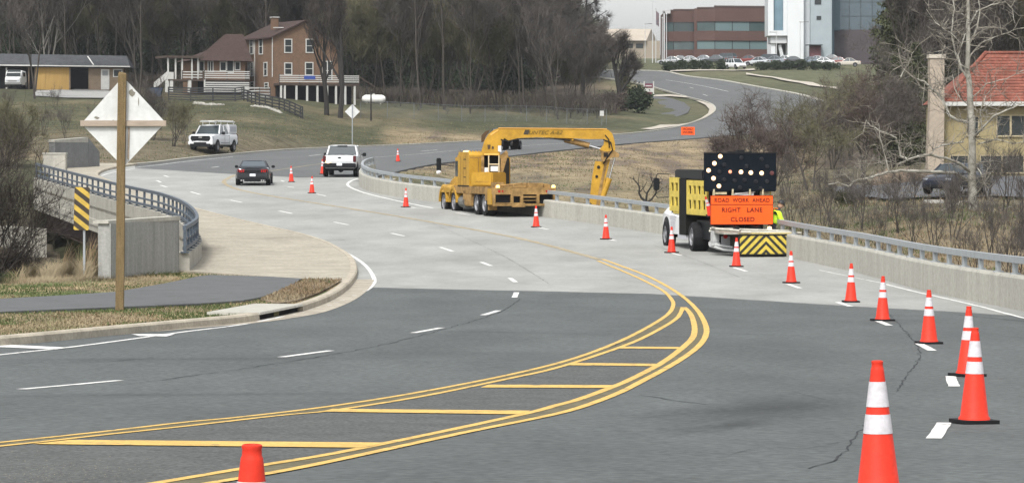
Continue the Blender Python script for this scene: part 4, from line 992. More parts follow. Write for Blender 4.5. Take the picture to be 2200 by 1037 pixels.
# ------------------------------------------------------------------ arrow board truck
Ya=114.0; TA=rad(9); AO=Vector((WX(1590,Ya),Ya,rz(Ya)))
at_=thing('arrow_board_truck','white and yellow work truck with lit arrow board, orange message sign and striped cushion','work truck',tuple(AO),TA)
RA=Matrix.Rotation(-TA,4,'Z')@Matrix.Translation(-AO)
def al(px,py,Y=Ya): return RA@PX(px,py,Y)
mb=MB(); mb.box(-.45,-.3,-1.2,8.2,.65,.95); mb.box(.3,.45,-1.2,8.2,.65,.95)
for y in (2.3,6.9): mb.cyl((-.95,y,.5),(.95,y,.5),.10,n=8)
mb.box(-.9,.9,.4,2.8,.45,1.1); mb.build('chassis',M['blkpl'],at_)
for s in (-1,1): wheel(at_,s*.93,2.3,.52,.55,s); wheel(at_,s*1.03,6.9,.50,.32,s)
mb=MB(); mb.box(-1.1,1.1,.05,5.9,1.28,1.42); mb.build('bed',M['ybody'],at_)
# slatted yellow sides with openings
def slatted(mb,x0,x1,y0,y1,z0,z1,cols,rows_):
    yy=[y0]; W_=(y1-y0); 
    bw=W_*.46/(cols+1); gw=(W_-bw*(cols+1))/cols
    y=y0
    for c in range(cols+1): mb.box(x0,x1,y,y+bw,z0,z1); y+=bw+gw
    H_=z1-z0; zs=[(0,.16),(.42,.60),(.84,1.0)] if rows_==2 else [(0,.12),(.88,1)]
    for a,b in zs: mb.box(x0+.003,x1-.003,y0,y1,z0+a*H_,z0+b*H_)
for s in (-1,1):
    x0,x1=(-1.12,-1.06) if s<0 else (1.06,1.12)
    mb=MB(); slatted(mb,x0,x1,.15,3.5,1.30,2.48,4,2); mb.build('side_rack',M['ybody'],at_)
    mb=MB(); slatted(mb,x0-.0,x1,4.75,6.45,1.36,2.56,2,2); mb.build('cab_side_rack',M['ybody'],at_)
mb=MB(); mb.box(-1.04,1.04,.1,3.5,1.42,2.35); mb.box(-1.04,1.04,4.8,6.4,1.3,2.5); mb.box(-1.13,1.13,3.55,4.7,.55,2.52); mb.build('rack_shade_core',mat('rack_shadow_black',(.008,.008,.007),.95),at_)  # solid black fill stands in for the shade behind the slats
mb=MB(); mb.bbox(-1.10,1.1,1.0,5.6,2.50,2.84,.04); mb.build('overhead_cover',M['blkpl'],at_)
mb=MB(); mb.box(-1.125,-1.118,3.62,4.6,1.55,2.4); mb.build('cab_window',M['glass'],at_)
mb=MB(); loft(mb,[[(x,y,z) for x,z in ((-w_,.55),(w_,.55),(w_,zt-.2),(w_*.85,zt),(-w_*.85,zt),(-w_,zt-.2))] for y,w_,zt in ((4.6,1.12,1.36),(6.3,1.13,1.40),(7.4,1.12,1.48),(8.1,1.02,1.40),(8.3,.85,1.2))]); mb.build('hood',M['wpaint'],at_,smooth=True)
for s in (-1,1): mb=MB(); arch(mb,s*1.125,6.9,.53,s); mb.build('wheel_arch',M['blkpl'],at_)
mb=MB(); mb.box(-1.15,-1.13,5.4,6.1,.75,1.0); mb.box(-1.145,-1.13,5.3,6.2,1.05,1.2); mb.box(-1.12,-.8,3.6,5.0,.4,.62); mb.build('step',mat('step_grey',(.4,.4,.42),.5),at_)
mb=MB()
z1=2.56;z0=1.72
mb.tube([(-1.1,6.6,2.66),(-1.36,7.3,2.68),(-1.40,7.4,2.62),(-1.42,7.45,1.90),(-1.36,7.4,1.82),(-1.1,6.7,1.84)],.018,6)
mb.bbox(-1.50,-1.28,7.4,7.48,2.08,2.52,.03); mb.build('mirror',M['blkpl'],at_)
# arrow board
mb=MB(); mb.bbox(-1.28,1.22,-.18,-.06,2.12,3.42,.02); ab=mb.build('arrow_board',mat('board_blue_black',(.006,.009,.013),.9,var=.15,scale=4,spec=.05),at_)
mb=MB(); mb.box(-1.30,1.24,-.2,-.17,3.40,3.44); mb.box(-.4,.4,-.1,.3,3.42,3.47); mb.box(-.12,.12,-.12,.2,3.44,3.52); mb.box(-.7,.9,.0,.4,3.36,3.44); mb.build('board_frame',mat('board_frame_black',(.012,.013,.015),.6),at_)
def lamp(px,py,m,nm,r=.075):
    c=al(px,py,Ya-.05); Mx=Matrix.Translation((c.x,-.18,c.z))@Matrix.Rotation(rad(90),4,'X')
    mb=MB(); mb.lathe([(r,0),(r,.015),(r*.8,.03),(.001,.035)],14,M4=Mx); o=mb.build(nm,m,ab,smooth=True); return o
for x,y in ((1544,336),(1531,351),(1518,366),(1529,383),(1541,399.5),(1590,369.5),(1612,371),(1636,372)): lamp(x,y,M['amber2'],'lit_lamp')
lamp(1566,369,mat('dim_amber_lamp',(.8,.3,.18),.4,emit=.4),'lit_lamp',.06)
for x,y in ((1553,354),(1542,369),(1553,386),(1576,388),(1598,387),(1623,390),(1603,357),(1648,358),(1591,339),(1636,342),(1588,403),(1634,405),(1648,390)): lamp(x,y,M['lampoff'],'lamp')
lamp(1659,372,mat('dull_lamp',(.10,.04,.04),.3),'lamp')
# message sign
mb=MB(); mb.bbox(-1.10,1.07,-.34,-.28,1.0,1.99,.012); ms=mb.build('message_sign',M['osign'],at_)
mb=MB(); mb.box(-1.085,1.06,-.345,-.339,1.665,1.685)
for a in ((-1.10,1.07,1.975,1.99),(-1.10,1.07,1.0,1.012),(-1.10,-1.085,1.0,1.99),(1.058,1.07,1.0,1.99)): mb.box(a[0],a[1],-.346,-.338,a[2],a[3])
mb.build('sign_border',M['dred'],ms)
rx=(rad(90),0,0)
text_mesh('lettering','ROAD  WORK  AHEAD',.20,M['dred'],ms,(-.01,-.346,1.82),rx,sx=.86,bold=.002,spacing=1.1)
text_mesh('lettering','RIGHT   LANE',.21,M['dred'],ms,(-.01,-.346,1.49),rx,sx=1.0,bold=.003,spacing=1.1)
text_mesh('lettering','CLOSED',.21,M['dred'],ms,(.01,-.346,1.17),rx,sx=1.0,bold=.003,spacing=1.1)
# clutter between board and sign
mb=MB(); 
for x in (-.95,-.3,.3,.75): mb.box(x-.03,x+.03,-.2,-.1,1.9,2.2)
mb.box(-.9,-.5,-.15,.3,2.02,2.10); mb.box(.7,1.05,0,.3,1.9,2.2); mb.build('board_mast',mat('mast_tan',(.38,.34,.22),.7,var=.4,scale=6),at_)
mb=MB(); mb.box(-.2,.45,-.1,.3,1.98,2.08); mb.tube([(-.3,-.1,2.0),(.5,-.1,2.12)],.03,6); mb.build('folded_barrier',mat('pale_grey_bar',(.5,.48,.46),.6),at_)
# stowed cones on the bed side (own things)
# rear frame and crash cushion
mb=MB()
mb.tube([(-1.15,-.5,.86),(-.2,-1.0,.84),(1.35,-2.1,.80)],.055,6); mb.tube([(-1.15,-.35,.78),(1.0,-1.4,.76)],.05,6)
mb.tube([(-1.1,-.6,.90),(-1.1,-1.2,.88),(-.4,-1.7,.82)],.05,6); mb.box(-1.1,1.35,-2.4,-.5,.72,.78)
mb.tube([(-.4,-1.9,.79),(1.5,-2.6,.76)],.04,6)
mb.build('cushion_frame',mat('frame_silver',(.30,.29,.25),.5,metal=.3,var=.3,scale=5),at_)
mb=MB(); mb.box(-.55,1.1,-2.5,-.6,.10,.72); mb.build('cushion_body',mat('cushion_black',(.03,.03,.02),.8),at_)
pm=stripe_mat('black_yellow_chevrons',(.50,.38,.05),(.015,.015,.01),1.0,1.0,.27,True,cx=.30,duty=.55,phase=.15)
mb=MB(); mb.box(-.60,1.14,-2.56,-2.50,.06,.70); mb.build('striped_panel',pm,at_)
mb=MB(); 
for a in ((-.62,1.16,.68,.73),(-.62,1.16,.03,.07),(-.64,-.60,.05,.72),(1.14,1.18,.05,.72)): mb.box(a[0],a[1],-2.575,-2.49,a[2],a[3])
mb.build('panel_edge',mat('edge_black',(.012,.012,.01),.7),at_)
mb=MB(); mb.box(-.62,-.2,-2.4,-1.2,.72,.77); mb.box(-.2,1.3,-2.58,-2.45,.73,.78); mb.build('yellow_trim',mat('pale_yellow_trim',(.40,.33,.15),.6,var=.3,scale=8),at_)
mb=MB(); mb.bbox(-1.14,-.92,-.9,-.5,.42,.80,.02); mb.box(-1.2,-.9,-.95,-.45,.30,.42); mb.tube([(-1.2,-.7,.30),(-.85,-1.3,.18),(-.60,-2.0,.16)],.05,6); mb.tube([(-1.2,-.7,.36),(-.6,-1.6,.26)],.045,6); mb.build('hydraulic_arm',mat('worn_white_steel',(.38,.385,.38),.5,var=.15,scale=8),at_)
mb=MB(); mb.box(-.90,-.62,-1.2,-1.1,.32,.62); mb.build('lamp_housing',mat('box_grey',(.25,.25,.26),.6),at_)
mb=MB(); mb.cyl((-.78,-1.22,.62),(-.78,-1.2,.62),.075,n=12); mb.build('tail_lamp',M['redl'],at_)
mb=MB(); mb.cyl((1.32,-2.62,.50),(1.32,-2.5,.50),.10,n=14); mb.build('tail_lamp',M['redl'],at_)
mb=MB(); mb.bbox(1.18,1.42,-2.55,-2.3,.15,.76,.02); mb.build('lamp_housing',mat('box_tan',(.33,.30,.27),.6),at_)
mb=MB(); mb.lathe([(.001,.16),(.06,.15),(.085,.08),(.07,0)],14,c=(.92,-.45,.78)); mb.build('warning_lamp',M['amber2'],at_,smooth=True)
mb=MB(); mb.box(-.7,1.2,-2.56,-2.3,.005,.03); mb.build('ground_bar',M['blkpl'],at_)
# ------------------------------------------------------------------ worker behind the cushion
M['hiviz']=mat('hi_vis_yellow_green',(.50,.78,.04),.7,var=.1,scale=12)
M['hivo']=mat('hi_vis_orange_trim',(.85,.25,.03),.7)
def skinfig(name,verts,edges,radii,m,parent,root=0,sub=2):
    me=bpy.data.meshes.new(name); me.from_pydata(verts,edges,[]); o=bpy.data.objects.new(name,me); COL.objects.link(o)
    md=o.modifiers.new('s','SKIN'); md.use_smooth_shade=True
    for i,r in enumerate(radii):
        v=me.skin_vertices[0].data[i]; v.radius=(r if isinstance(r,tuple) else (r,r))
    me.skin_vertices[0].data[root].use_root=True
    sb=o.modifiers.new('u','SUBSURF'); sb.levels=sub; sb.render_levels=sub
    dg=bpy.context.evaluated_depsgraph_get(); nm=bpy.data.meshes.new_from_object(o.evaluated_get(dg)); bpy.data.objects.remove(o)
    nm.name=name; nm.materials.clear(); nm.materials.append(m)
    nm.polygons.foreach_set('use_smooth',[True]*len(nm.polygons))
    o=bpy.data.objects.new(name,nm); COL.objects.link(o); o.parent=parent; return o
pw=Vector((WX(1659,114.2),114.2,rz(114.2)))
wk=thing('person','worker in yellow green safety jacket bending over beside the parapet, behind the striped cushion','person',tuple(pw),rad(20))
# local: leaning to +x (right), hips at .9
V=[(0,0,.95),(.03,0,1.12),(.10,-.02,1.32),(.17,-.03,1.46),(.23,-.03,1.54),(.28,-.04,1.62),
   (-.02,.10,.90),(-.06,.12,.50),(-.10,.12,.10),(.05,.12,.05),
   (-.02,-.10,.90),(.06,-.13,.50),(.02,-.13,.10),(.17,-.13,.05),
   (.13,.19,1.44),(.22,.24,1.18),(.40,.18,1.05),(.47,.16,1.01),
   (.13,-.22,1.42),(.20,-.27,1.16),(.38,-.24,1.02),(.45,-.22,.98)]
E=[(0,1),(1,2),(2,3),(3,4),(4,5),(0,6),(6,7),(7,8),(8,9),(0,10),(10,11),(11,12),(12,13),(3,14),(14,15),(15,16),(16,17),(3,18),(18,19),(19,20),(20,21)]
Rr=[(.15,.17),(.14,.17),(.15,.19),(.12,.18),.055,.05,.10,.075,.05,.045,.10,.075,.05,.045,.075,.055,.042,.035,.075,.055,.042,.035]
skinfig('body',V,E,Rr,mat('navy_workwear',(.035,.04,.055),.9),wk)
V2=[(0,0,.98),(.03,0,1.12),(.10,-.02,1.32),(.17,-.03,1.46),(.13,.19,1.44),(.22,.24,1.18),(.37,.19,1.07),(.13,-.22,1.42),(.20,-.27,1.16),(.35,-.245,1.04)]
E2=[(0,1),(1,2),(2,3),(3,4),(4,5),(5,6),(3,7),(7,8),(8,9)]
skinfig('jacket',V2,E2,[(.20,.24),(.20,.24),(.20,.25),(.16,.23),.11,.085,.065,.11,.085,.065],M['hiviz'],wk)
mb=MB(); mb.lathe([(.001,.12),(.06,.105),(.095,.05),(.10,0),(.09,-.06),(.065,-.11),(.03,-.135),(.001,-.14)],16,M4=Matrix.Translation((.31,-.04,1.66))@Matrix.Rotation(rad(25),4,'Y')); 
hd=mb.build('head',mat('skin_tan',(.42,.26,.18),.6),wk,smooth=True)
mb=MB(); mb.tube([(.41,-.04,1.62),(.435,-.04,1.60),(.41,-.04,1.59)],[.008,.016,.01],6); mb.box(.385,.40,-.085,-.06,1.64,1.652); mb.box(.385,.40,-.02,.005,1.64,1.652); mb.build('face',mat('skin_dark',(.2,.1,.08),.6),hd)
mb=MB(); mb.lathe([(.001,.15),(.07,.135),(.11,.07),(.118,.02),(.15,.015),(.15,.005),(.11,.0)],18,M4=Matrix.Translation((.30,-.04,1.69))@Matrix.Rotation(rad(25),4,'Y')); mb.build('hard_hat',mat('dark_hard_hat',(.03,.03,.032),.4),wk,smooth=True)
mb=MB()
for sgn in (-1,1): mb.tube([(-.10,.09*sgn,1.10),(-.06,.11*sgn,1.34),(.06,.10*sgn,1.55),(.22,.09*sgn,1.52)],.022,5)
mb.tube([(-.14,-.15,1.14),(-.15,0,1.13),(-.14,.15,1.14)],.025,5); mb.build('reflective_stripe',M['hivo'],wk)
def hand(x,y,z,par):
    vs=[(0,0,0),(.045,0,-.01),(.085,0,-.025)]; ed=[(0,1),(1,2)]; rr=[(.022,.035),(.018,.042),(.014,.040)]
    for i,(dy,ln) in enumerate(((-.032,.055),(-.011,.068),(.011,.063),(.032,.048))):
        b=len(vs); vs+=[(.09,dy,-.03),(.09+ln*.55,dy*1.1,-.05),(.09+ln*.8,dy*1.1,-.085)]; ed+=[(2,b),(b,b+1),(b+1,b+2)]; rr+=[.009,.009,.008]
    b=len(vs); vs+=[(.04,-.05,-.02),(.07,-.06,-.045)]; ed+=[(1,b),(b,b+1)]; rr+=[.010,.009]
    skinfig('hand',[(x+a,y+b_,z+c) for a,b_,c in vs],ed,rr,mat('work_glove',(.30,.22,.12),.8),par,sub=1)
hand(.47,.16,1.0,wk); hand(.45,-.22,.97,wk)

# a few pale orange cones stowed on the truck bed, seen past the yellow rack
sc0=dup(cp,(0,0,0),0,'faded cone stowed on the truck beside the orange message sign'); 
wl=Matrix.Translation(AO)@Matrix.Rotation(TA,4,'Z')@Vector((-1.02,-.05,1.32)); sc0.location=wl; sc0.rotation_euler=(rad(12),rad(-20),TA); sc0.scale=(.8,.8,.75)

# ------------------------------------------------------------------ signs near left
Ys=solveY(665,.12); s0=Vector((WX(257,Ys),Ys,rz(Ys)+.10))
t=thing('diamond_sign','back of a large white diamond sign on a wooden post at the left kerb','road sign',tuple(s0))
k=Ys/F
mb=MB(); hp_=(668-155)*k; pts=[(0,0,-.1),(.02,0,1.5),(.03,0,3.2),(.06,0,hp_-.05)]
loft(mb,[[(x-.085,-.07,z),(x+.085,-.07,z),(x+.085,.07,z),(x-.085,.07,z)] for x,_,z in pts]+[[(.0,-.05,hp_),(.12,-.05,hp_-.03),(.12,.06,hp_-.03),(.0,.06,hp_)]]); mb.build('post',M['wood'],t)
def zrow(py): return (665-py)*k
cx=(264.5-257)*k; zc=zrow(262); hw=91*k
mb=MB(); D=[(cx,zrow(357)),(cx-hw*1.0,zc-.02),(cx-.01,zrow(163)),(cx+hw*.99,zrow(261))]
mb.prism(D,.075,.085,axis='y'); pl=mb.build('panel',mat('worn_white_sheet',(.50,.51,.50),.6,var=.10,scale=2.2,fine=.05,fscale=9),t)
mb=MB(); mb.box(cx-hw*1.01,cx+hw*1.01,.0,.074,zc-.07,zc+.05); mb.build('cross_board',M['wood_g'],t)
mb=MB(); rr=random.Random(2)
def blot(cxp,cyp,rx,ry): 
    pts=[(cx+(cxp-264.5)*k+rx*k*math.cos(a)*rr.uniform(.6,1.2),zrow(cyp)+ry*k*math.sin(a)*rr.uniform(.6,1.2)) for a in [i*2*math.pi/9 for i in range(9)]]
    mb.prism(pts,.071,.0745,axis='y')
blot(282,197,7,8); blot(207,251,7,3); blot(297,217,1.0,9); blot(242,348-90,4,2)
mb.build('worn_patch',mat('tape_residue',(.18,.17,.14),.9),t)
mb=MB(); mb.tube([(cx+.0,.068,zc+.1),(cx+.0,.068,zrow(175))],.02,5); mb.tube([(cx+.12,.068,zc-.1),(cx+.1,.068,zrow(340))],.02,5); mb.build('brace_strip',M['wood_g'],t)
# striped object marker
Yh=93.0; h0=Vector((WX(181,Yh),Yh,rz(Yh)+.02)); k=Yh/F
t=thing('object_marker','narrow black and yellow striped marker plate on a steel post before the bridge','road sign',tuple(h0))
mb=MB(); mb.prism([(-.03,-.02),(.03,-.02),(.03,.02),(-.03,.02)],-.3,(610-420)*k,axis='z'); mb.build('post',M['steel'],t)
hm=stripe_mat('marker_stripes',(.46,.31,.045),(.03,.02,.012),.75,1.0,.305,False,duty=.5,phase=.3)
xc=-9*k; 
z=lambda py:(607-py)*k
def rrect(x0,x1,z0,z1,r):
    P=[]
    for cxx,czz,a0 in ((x1-r,z1-r,0),(x0+r,z1-r,90),(x0+r,z0+r,180),(x1-r,z0+r,270)):
        for j in range(4): a=rad(a0+j*30); P.append((cxx+r*math.cos(a),czz+r*math.sin(a)))
    return P
mb=MB(); mb.prism(rrect(xc-.21,xc+.21,z(498),z(406),.04),-.06,-.04,axis='y'); o=mb.build('striped_plate',hm,t); o.rotation_euler=(0,rad(1.5),0)
p=G(231,604); t0=p; k=p.y/F
t=thing('marker_stake','short white stake at the foot of the wing wall','marker post',(p.x,p.y,T(p.x,p.y)-.1 if False else rz(p.y)-.1))
mb=MB(); mb.bbox(-.05,.05,-.03,.03,0,.52,.01); mb.build('stake',mat('stake_white',(.62,.62,.56),.7),t)
mb=MB(); mb.box(-.051,.051,-.031,.031,.50,.53); mb.build('cap',mat('stake_cap',(.3,.3,.28),.7),t)
# far diamond sign
p=onT(757,305); k=p.y/F; zt=CZ-(224-HZ)*k-p.z; zb_=CZ-(256-HZ)*k-p.z
t=thing('diamond_sign','small white diamond sign back on the verge before the brick house','road sign',tuple(p))
mb=MB(); mb.cyl((0,0,-.2),(0,0,zt*.98),.05,n=8); mb.build('post',M['steel'],t)
mb=MB(); zm=(zt+zb_)/2; r=(zt-zb_)/2; mb.prism([(0,zt),(r,zm),(0,zb_),(-r,zm)],.055,.075,axis='y'); mb.build('panel',mat('worn_white_sheet',(.6,.6,.6),.6),t)
mb=MB(); mb.box(-.03,.03,.03,.056,zb_,zt); mb.build('brace_strip',M['steel'],t)
# far orange sign beside the road
p=onT(1478,345); k=p.y/F
Yo=345.0; p=Vector((WX(1478,Yo),Yo,rz(Yo)-.05)); zt=CZ-(273-HZ)*Yo/F-p.z; zb_=CZ-(290-HZ)*Yo/F-p.z
t=thing('orange_road_sign','distant orange work sign standing beside the far road bend','road sign',tuple(p))
mb=MB(); mb.bbox(-.70,.70,-.03,.0,zb_,zt,.01); mb.build('panel',M['osign'],t)
mb=MB(); mb.tube([(-.5,.2,-.3),(-.3,.02,zt*.8)],.03,5); mb.tube([(.5,.2,-.3),(.3,.02,zt*.8)],.03,5); mb.build('stand',M['steel'],t)
text_mesh('lettering','ROAD\nWORK',.34,M['dred'],t,(0,-.034,(zt+zb_)/2+.02),(rad(90),0,0),bold=.01)
# ------------------------------------------------------------------ terrain lookups with bumps
def TN(X,Y):
    X=np.atleast_1d(np.asarray(X,float)); Y=np.atleast_1d(np.asarray(Y,float))
    z=terr(X,Y); fa=np.clip((pdist(X,Y,near_poly)-3)/6,0,1)*np.clip((pdist(X,Y,far_poly)-2)/6,0,1)
    n=np.array([noise.fractal(Vector((x*.12,y*.12,0)),1,2,4) for x,y in zip(X,Y)])
    return z+n*.22*fa
def onT(px,Y):
    X=WX(px,Y); return Vector((X,Y,float(TN(X,Y)[0])))
def GT(px,py,Y0=120,Y1=700):
    Ys=np.arange(Y0,Y1,.5 if Y1-Y0<300 else 1.0); X=(px-1100)/F*Ys; z=terr(X,Ys); p=HZ+(CZ-z)*F/Ys
    i=np.where((p[:-1]>=py)&(p[1:]<py))[0]; Y=float(Ys[i[0]]) if len(i) else Y1
    return onT(px,Y)
def drapeT(name,pix,m,dz,Y0,Y1,skirt=.1):
    P=[GT(x,y,Y0,Y1) for x,y in pix]
    o=drape(name,[(p.x,p.y) for p in P],m,0,zf=lambda x,y:0.0)
    n=len(o.data.vertices); co=np.zeros(n*3); o.data.vertices.foreach_get('co',co); co=co.reshape(-1,3)
    # extra cuts across x for wide sheets
    co[:,2]=TN(co[:,0],co[:,1])+dz; o.data.vertices.foreach_set('co',co.ravel()); o.data.update(); return o

# ------------------------------------------------------------------ numpy mesh of thin ribbons / blades
def np_mesh(name,V,Fq,mats,mi=None,parent=None):
    me=bpy.data.meshes.new(name); n=len(V); k=Fq.shape[1]; f=len(Fq)
    me.vertices.add(n); me.vertices.foreach_set('co',V.astype(np.float32).ravel())
    me.loops.add(f*k); me.loops.foreach_set('vertex_index',Fq.astype(np.int32).ravel())
    me.polygons.add(f); me.polygons.foreach_set('loop_start',np.arange(0,f*k,k,dtype=np.int32))
    for m in (mats if isinstance(mats,(list,tuple)) else [mats]): me.materials.append(m)
    if mi is not None: me.polygons.foreach_set('material_index',mi.astype(np.int32))
    me.update(); me.validate()
    o=bpy.data.objects.new(name,me); COL.objects.link(o)
    if parent: o.parent=parent
    return o
def blades(name,base,h,w,lean,mats,seed=0,mi=None,curl=.35):
    """grass blades: base (n,3), bent triangles pairs"""
    r=np.random.default_rng(seed); n=len(base); a=r.uniform(0,2*np.pi,n); d=np.stack([np.cos(a),np.sin(a),np.zeros(n)],1)
    la=r.uniform(0,2*np.pi,n); ld=np.stack([np.cos(la),np.sin(la),np.zeros(n)],1)*lean[:,None]*h[:,None]
    up=np.array([0,0,1.0])
    mid=base+ld*.4+up*h[:,None]*.6; tip=base+ld+up*(h*(1-.3*lean))[:,None]
    V=np.stack([base-d*w[:,None]/2,base+d*w[:,None]/2,mid+d*w[:,None]*.4,mid-d*w[:,None]*.4,tip],1).reshape(-1,3)
    i=np.arange(n)*5
    Fq=np.concatenate([np.stack([i,i+1,i+2],1),np.stack([i,i+2,i+3],1),np.stack([i+3,i+2,i+4],1)],0)
    m3=np.tile(mi,3) if mi is not None else None
    return np_mesh(name,V,Fq,mats,m3)

# ------------------------------------------------------------------ tree generator
M['bark']=mat('grey_bark',(.050,.044,.038),.95,var=.25,scale=3)
M['twig']=mat('grey_twigs',(.078,.069,.062),.95,var=.22,scale=.4)
M['twig_r']=mat('reddish_twigs',(.080,.062,.054),.95,var=.25,scale=.5)
M['twig_o']=mat('olive_twigs',(.10,.094,.056),.95,var=.25,scale=.5)
M['bark_d']=mat('dark_bark',(.03,.028,.026),.95)
M['twig_d']=mat('dark_twigs',(.045,.038,.033),.95)
M['syc']=mat('pale_sycamore_bark',(.40,.39,.34),.85,col2=(.15,.135,.11),scale=1.6)
M['needle']=mat('evergreen_needles',(.030,.042,.022),.95,var=.35,scale=.5)
M['needle2']=mat('olive_evergreen',(.055,.062,.032),.95,var=.35,scale=.5)
def ribbons(segs,seed):
    """segs: arrays p0,p1,w -> quads randomly oriented"""
    P0=np.array([s[0] for s in segs]); P1=np.array([s[1] for s in segs]); W=np.array([s[2] for s in segs])
    r=np.random.default_rng(seed); d=P1-P0; q=r.normal(size=d.shape); s=np.cross(d,q); s/=np.linalg.norm(s,axis=1,keepdims=True)+1e-9
    V=np.stack([P0-s*W[:,None]/2,P0+s*W[:,None]/2,P1+s*W[:,None]*.3,P1-s*W[:,None]*.3],1).reshape(-1,3)
    i=np.arange(len(W))*4; return V,np.stack([i,i+1,i+2,i+3],1)
def tree_parts(seed,H,r0,levels=4,kids=(3,5),ang=(25,50),up=.25,first=.3,lenf=.62,twig_w=.03,twig_n=10,multi=1,twig_len=.9,trunk_top=.95,wob=.10):
    R=random.Random(seed); limb=MB(); tw=[]
    def rv(): return Vector((R.gauss(0,1),R.gauss(0,1),R.gauss(0,1))).normalized()
    def branch(p,d,ln,r,lv):
        n=5 if lv==0 else 4; pts=[p.copy()]; dirs=[]
        q=p.copy(); dd=d.copy()
        for i in range(n):
            dd=(dd+rv()*wob*(1+lv*.6)+Vector((0,0,up*.25*lv if lv else .05))).normalized(); q=q+dd*ln/n; pts.append(q.copy()); dirs.append(dd.copy())
        r1=r*(.35 if lv==0 else .3); rs=[r+(r1-r)*i/n for i in range(n+1)]
        if lv<levels-1 and r>.02: limb.tube(pts,rs,7 if lv==0 else (5 if lv==1 else 3),0,False)
        else:
            for a,b,ra in zip(pts,pts[1:],rs): tw.append((tuple(a),tuple(b),max(ra*2,twig_w*1.3)))
        if lv<levels:
            k=R.randint(*kids) + (3 if lv==0 else 0)
            for j in range(k):
                f=(first+(1-first)*(j+R.random()*.6)/k) if lv==0 else R.uniform(.25,1); f=min(f,.99)
                i=int(f*n); t=f*n-i; a=pts[i].lerp(pts[i+1],t); base=dirs[min(i,n-1)]
                side=base.cross(rv()).normalized(); an=rad(R.uniform(*ang))
                nd=(base*math.cos(an)+side*math.sin(an)); nd=(nd+Vector((0,0,up))).normalized()
                branch(a,nd,ln*lenf*(1.15-.55*f if lv==0 else 1)*R.uniform(.7,1.15),max((rs[i])*.62,.012),lv+1)
        if lv>=levels-1:
            for j in range(twig_n):
                f=R.random(); i=min(int(f*n),n-1); a=pts[i].lerp(pts[i+1],f*n-i); nd=(dirs[i]*.8+rv()*.75+Vector((0,0,.2))).normalized(); L_=twig_len*R.uniform(.5,1.2)
                m=a+nd*L_*.5; e=m+(nd+rv()*.35).normalized()*L_*.5
                tw.append((tuple(a),tuple(m),twig_w)); tw.append((tuple(m),tuple(e),twig_w*.75))
    for m in range(multi):
        d=Vector((R.uniform(-.35,.35),R.uniform(-.35,.35),1)).normalized() if multi>1 else Vector((R.uniform(-.06,.06),R.uniform(-.06,.06),1)).normalized()
        branch(Vector((R.uniform(-.15,.15)*(multi>1),R.uniform(-.15,.15)*(multi>1),-.4)),d,H*trunk_top*R.uniform(.75,1) if multi>1 else H*trunk_top,r0*(R.uniform(.6,1) if multi>1 else 1),0)
    return limb,tw
def make_tree(name,label,cat,loc,seed,H,r0,bark,twig,group=None,rz=0,**k):
    limb,tw=tree_parts(seed,H,r0,**k)
    t=thing(name,label,cat,loc,rz,group); limb.build('trunk',bark,t,smooth=True)
    V,Fq=ribbons(tw,seed); np_mesh('crown',V,Fq,twig,parent=t); return t
def make_evergreen(name,label,cat,loc,seed,H,rad_,m,group=None,n=5200,low=.08,leaf=.22,shape=1.0):
    r=np.random.default_rng(seed); t=thing(name,label,cat,loc,0,group)
    mb=MB(); mb.tube([(0,0,-.4),(.05,0,H*.5),(0,0,H*.97)],[H*.018,H*.012,.02],7); 
    nb=int(46); cen=[]
    for i in range(nb):
        f=low+(1-low)*(i+.5)/nb; a=i*2.4+r.uniform(-.4,.4); L=rad_*(1-f)**.75*shape*r.uniform(.55,1.15)+.15
        tip=Vector((math.cos(a)*L,math.sin(a)*L,f*H+L*.12)); mb.tube([(0,0,f*H),tip],[.04,.012],4,0,False)
        for k in range(5): q=(k+1.2)/5.6; cen.append((tip.x*q,tip.y*q,f*H+(tip.z-f*H)*q-.08,.18+.28*L*.5))
    mb.build('trunk',M['bark'],t)
    cen=np.array(cen); idx=r.integers(0,len(cen),n); c=cen[idx]; P=c[:,:3]+r.normal(size=(n,3))*c[:,3:4]*np.array([1,1,.55])
    a=r.normal(size=(n,3)); a/=np.linalg.norm(a,axis=1,keepdims=True); b=np.cross(a,r.normal(size=(n,3))); b/=np.linalg.norm(b,axis=1,keepdims=True); s=leaf*r.uniform(.5,1.3,n)[:,None]
    V=np.stack([P-a*s*.8,P+b*s*.25,P+a*s*.8,P-b*s*.25],1).reshape(-1,3); i=np.arange(n)*4
    np_mesh('crown',V,np.stack([i,i+1,i+2,i+3],1),m,parent=t); return t
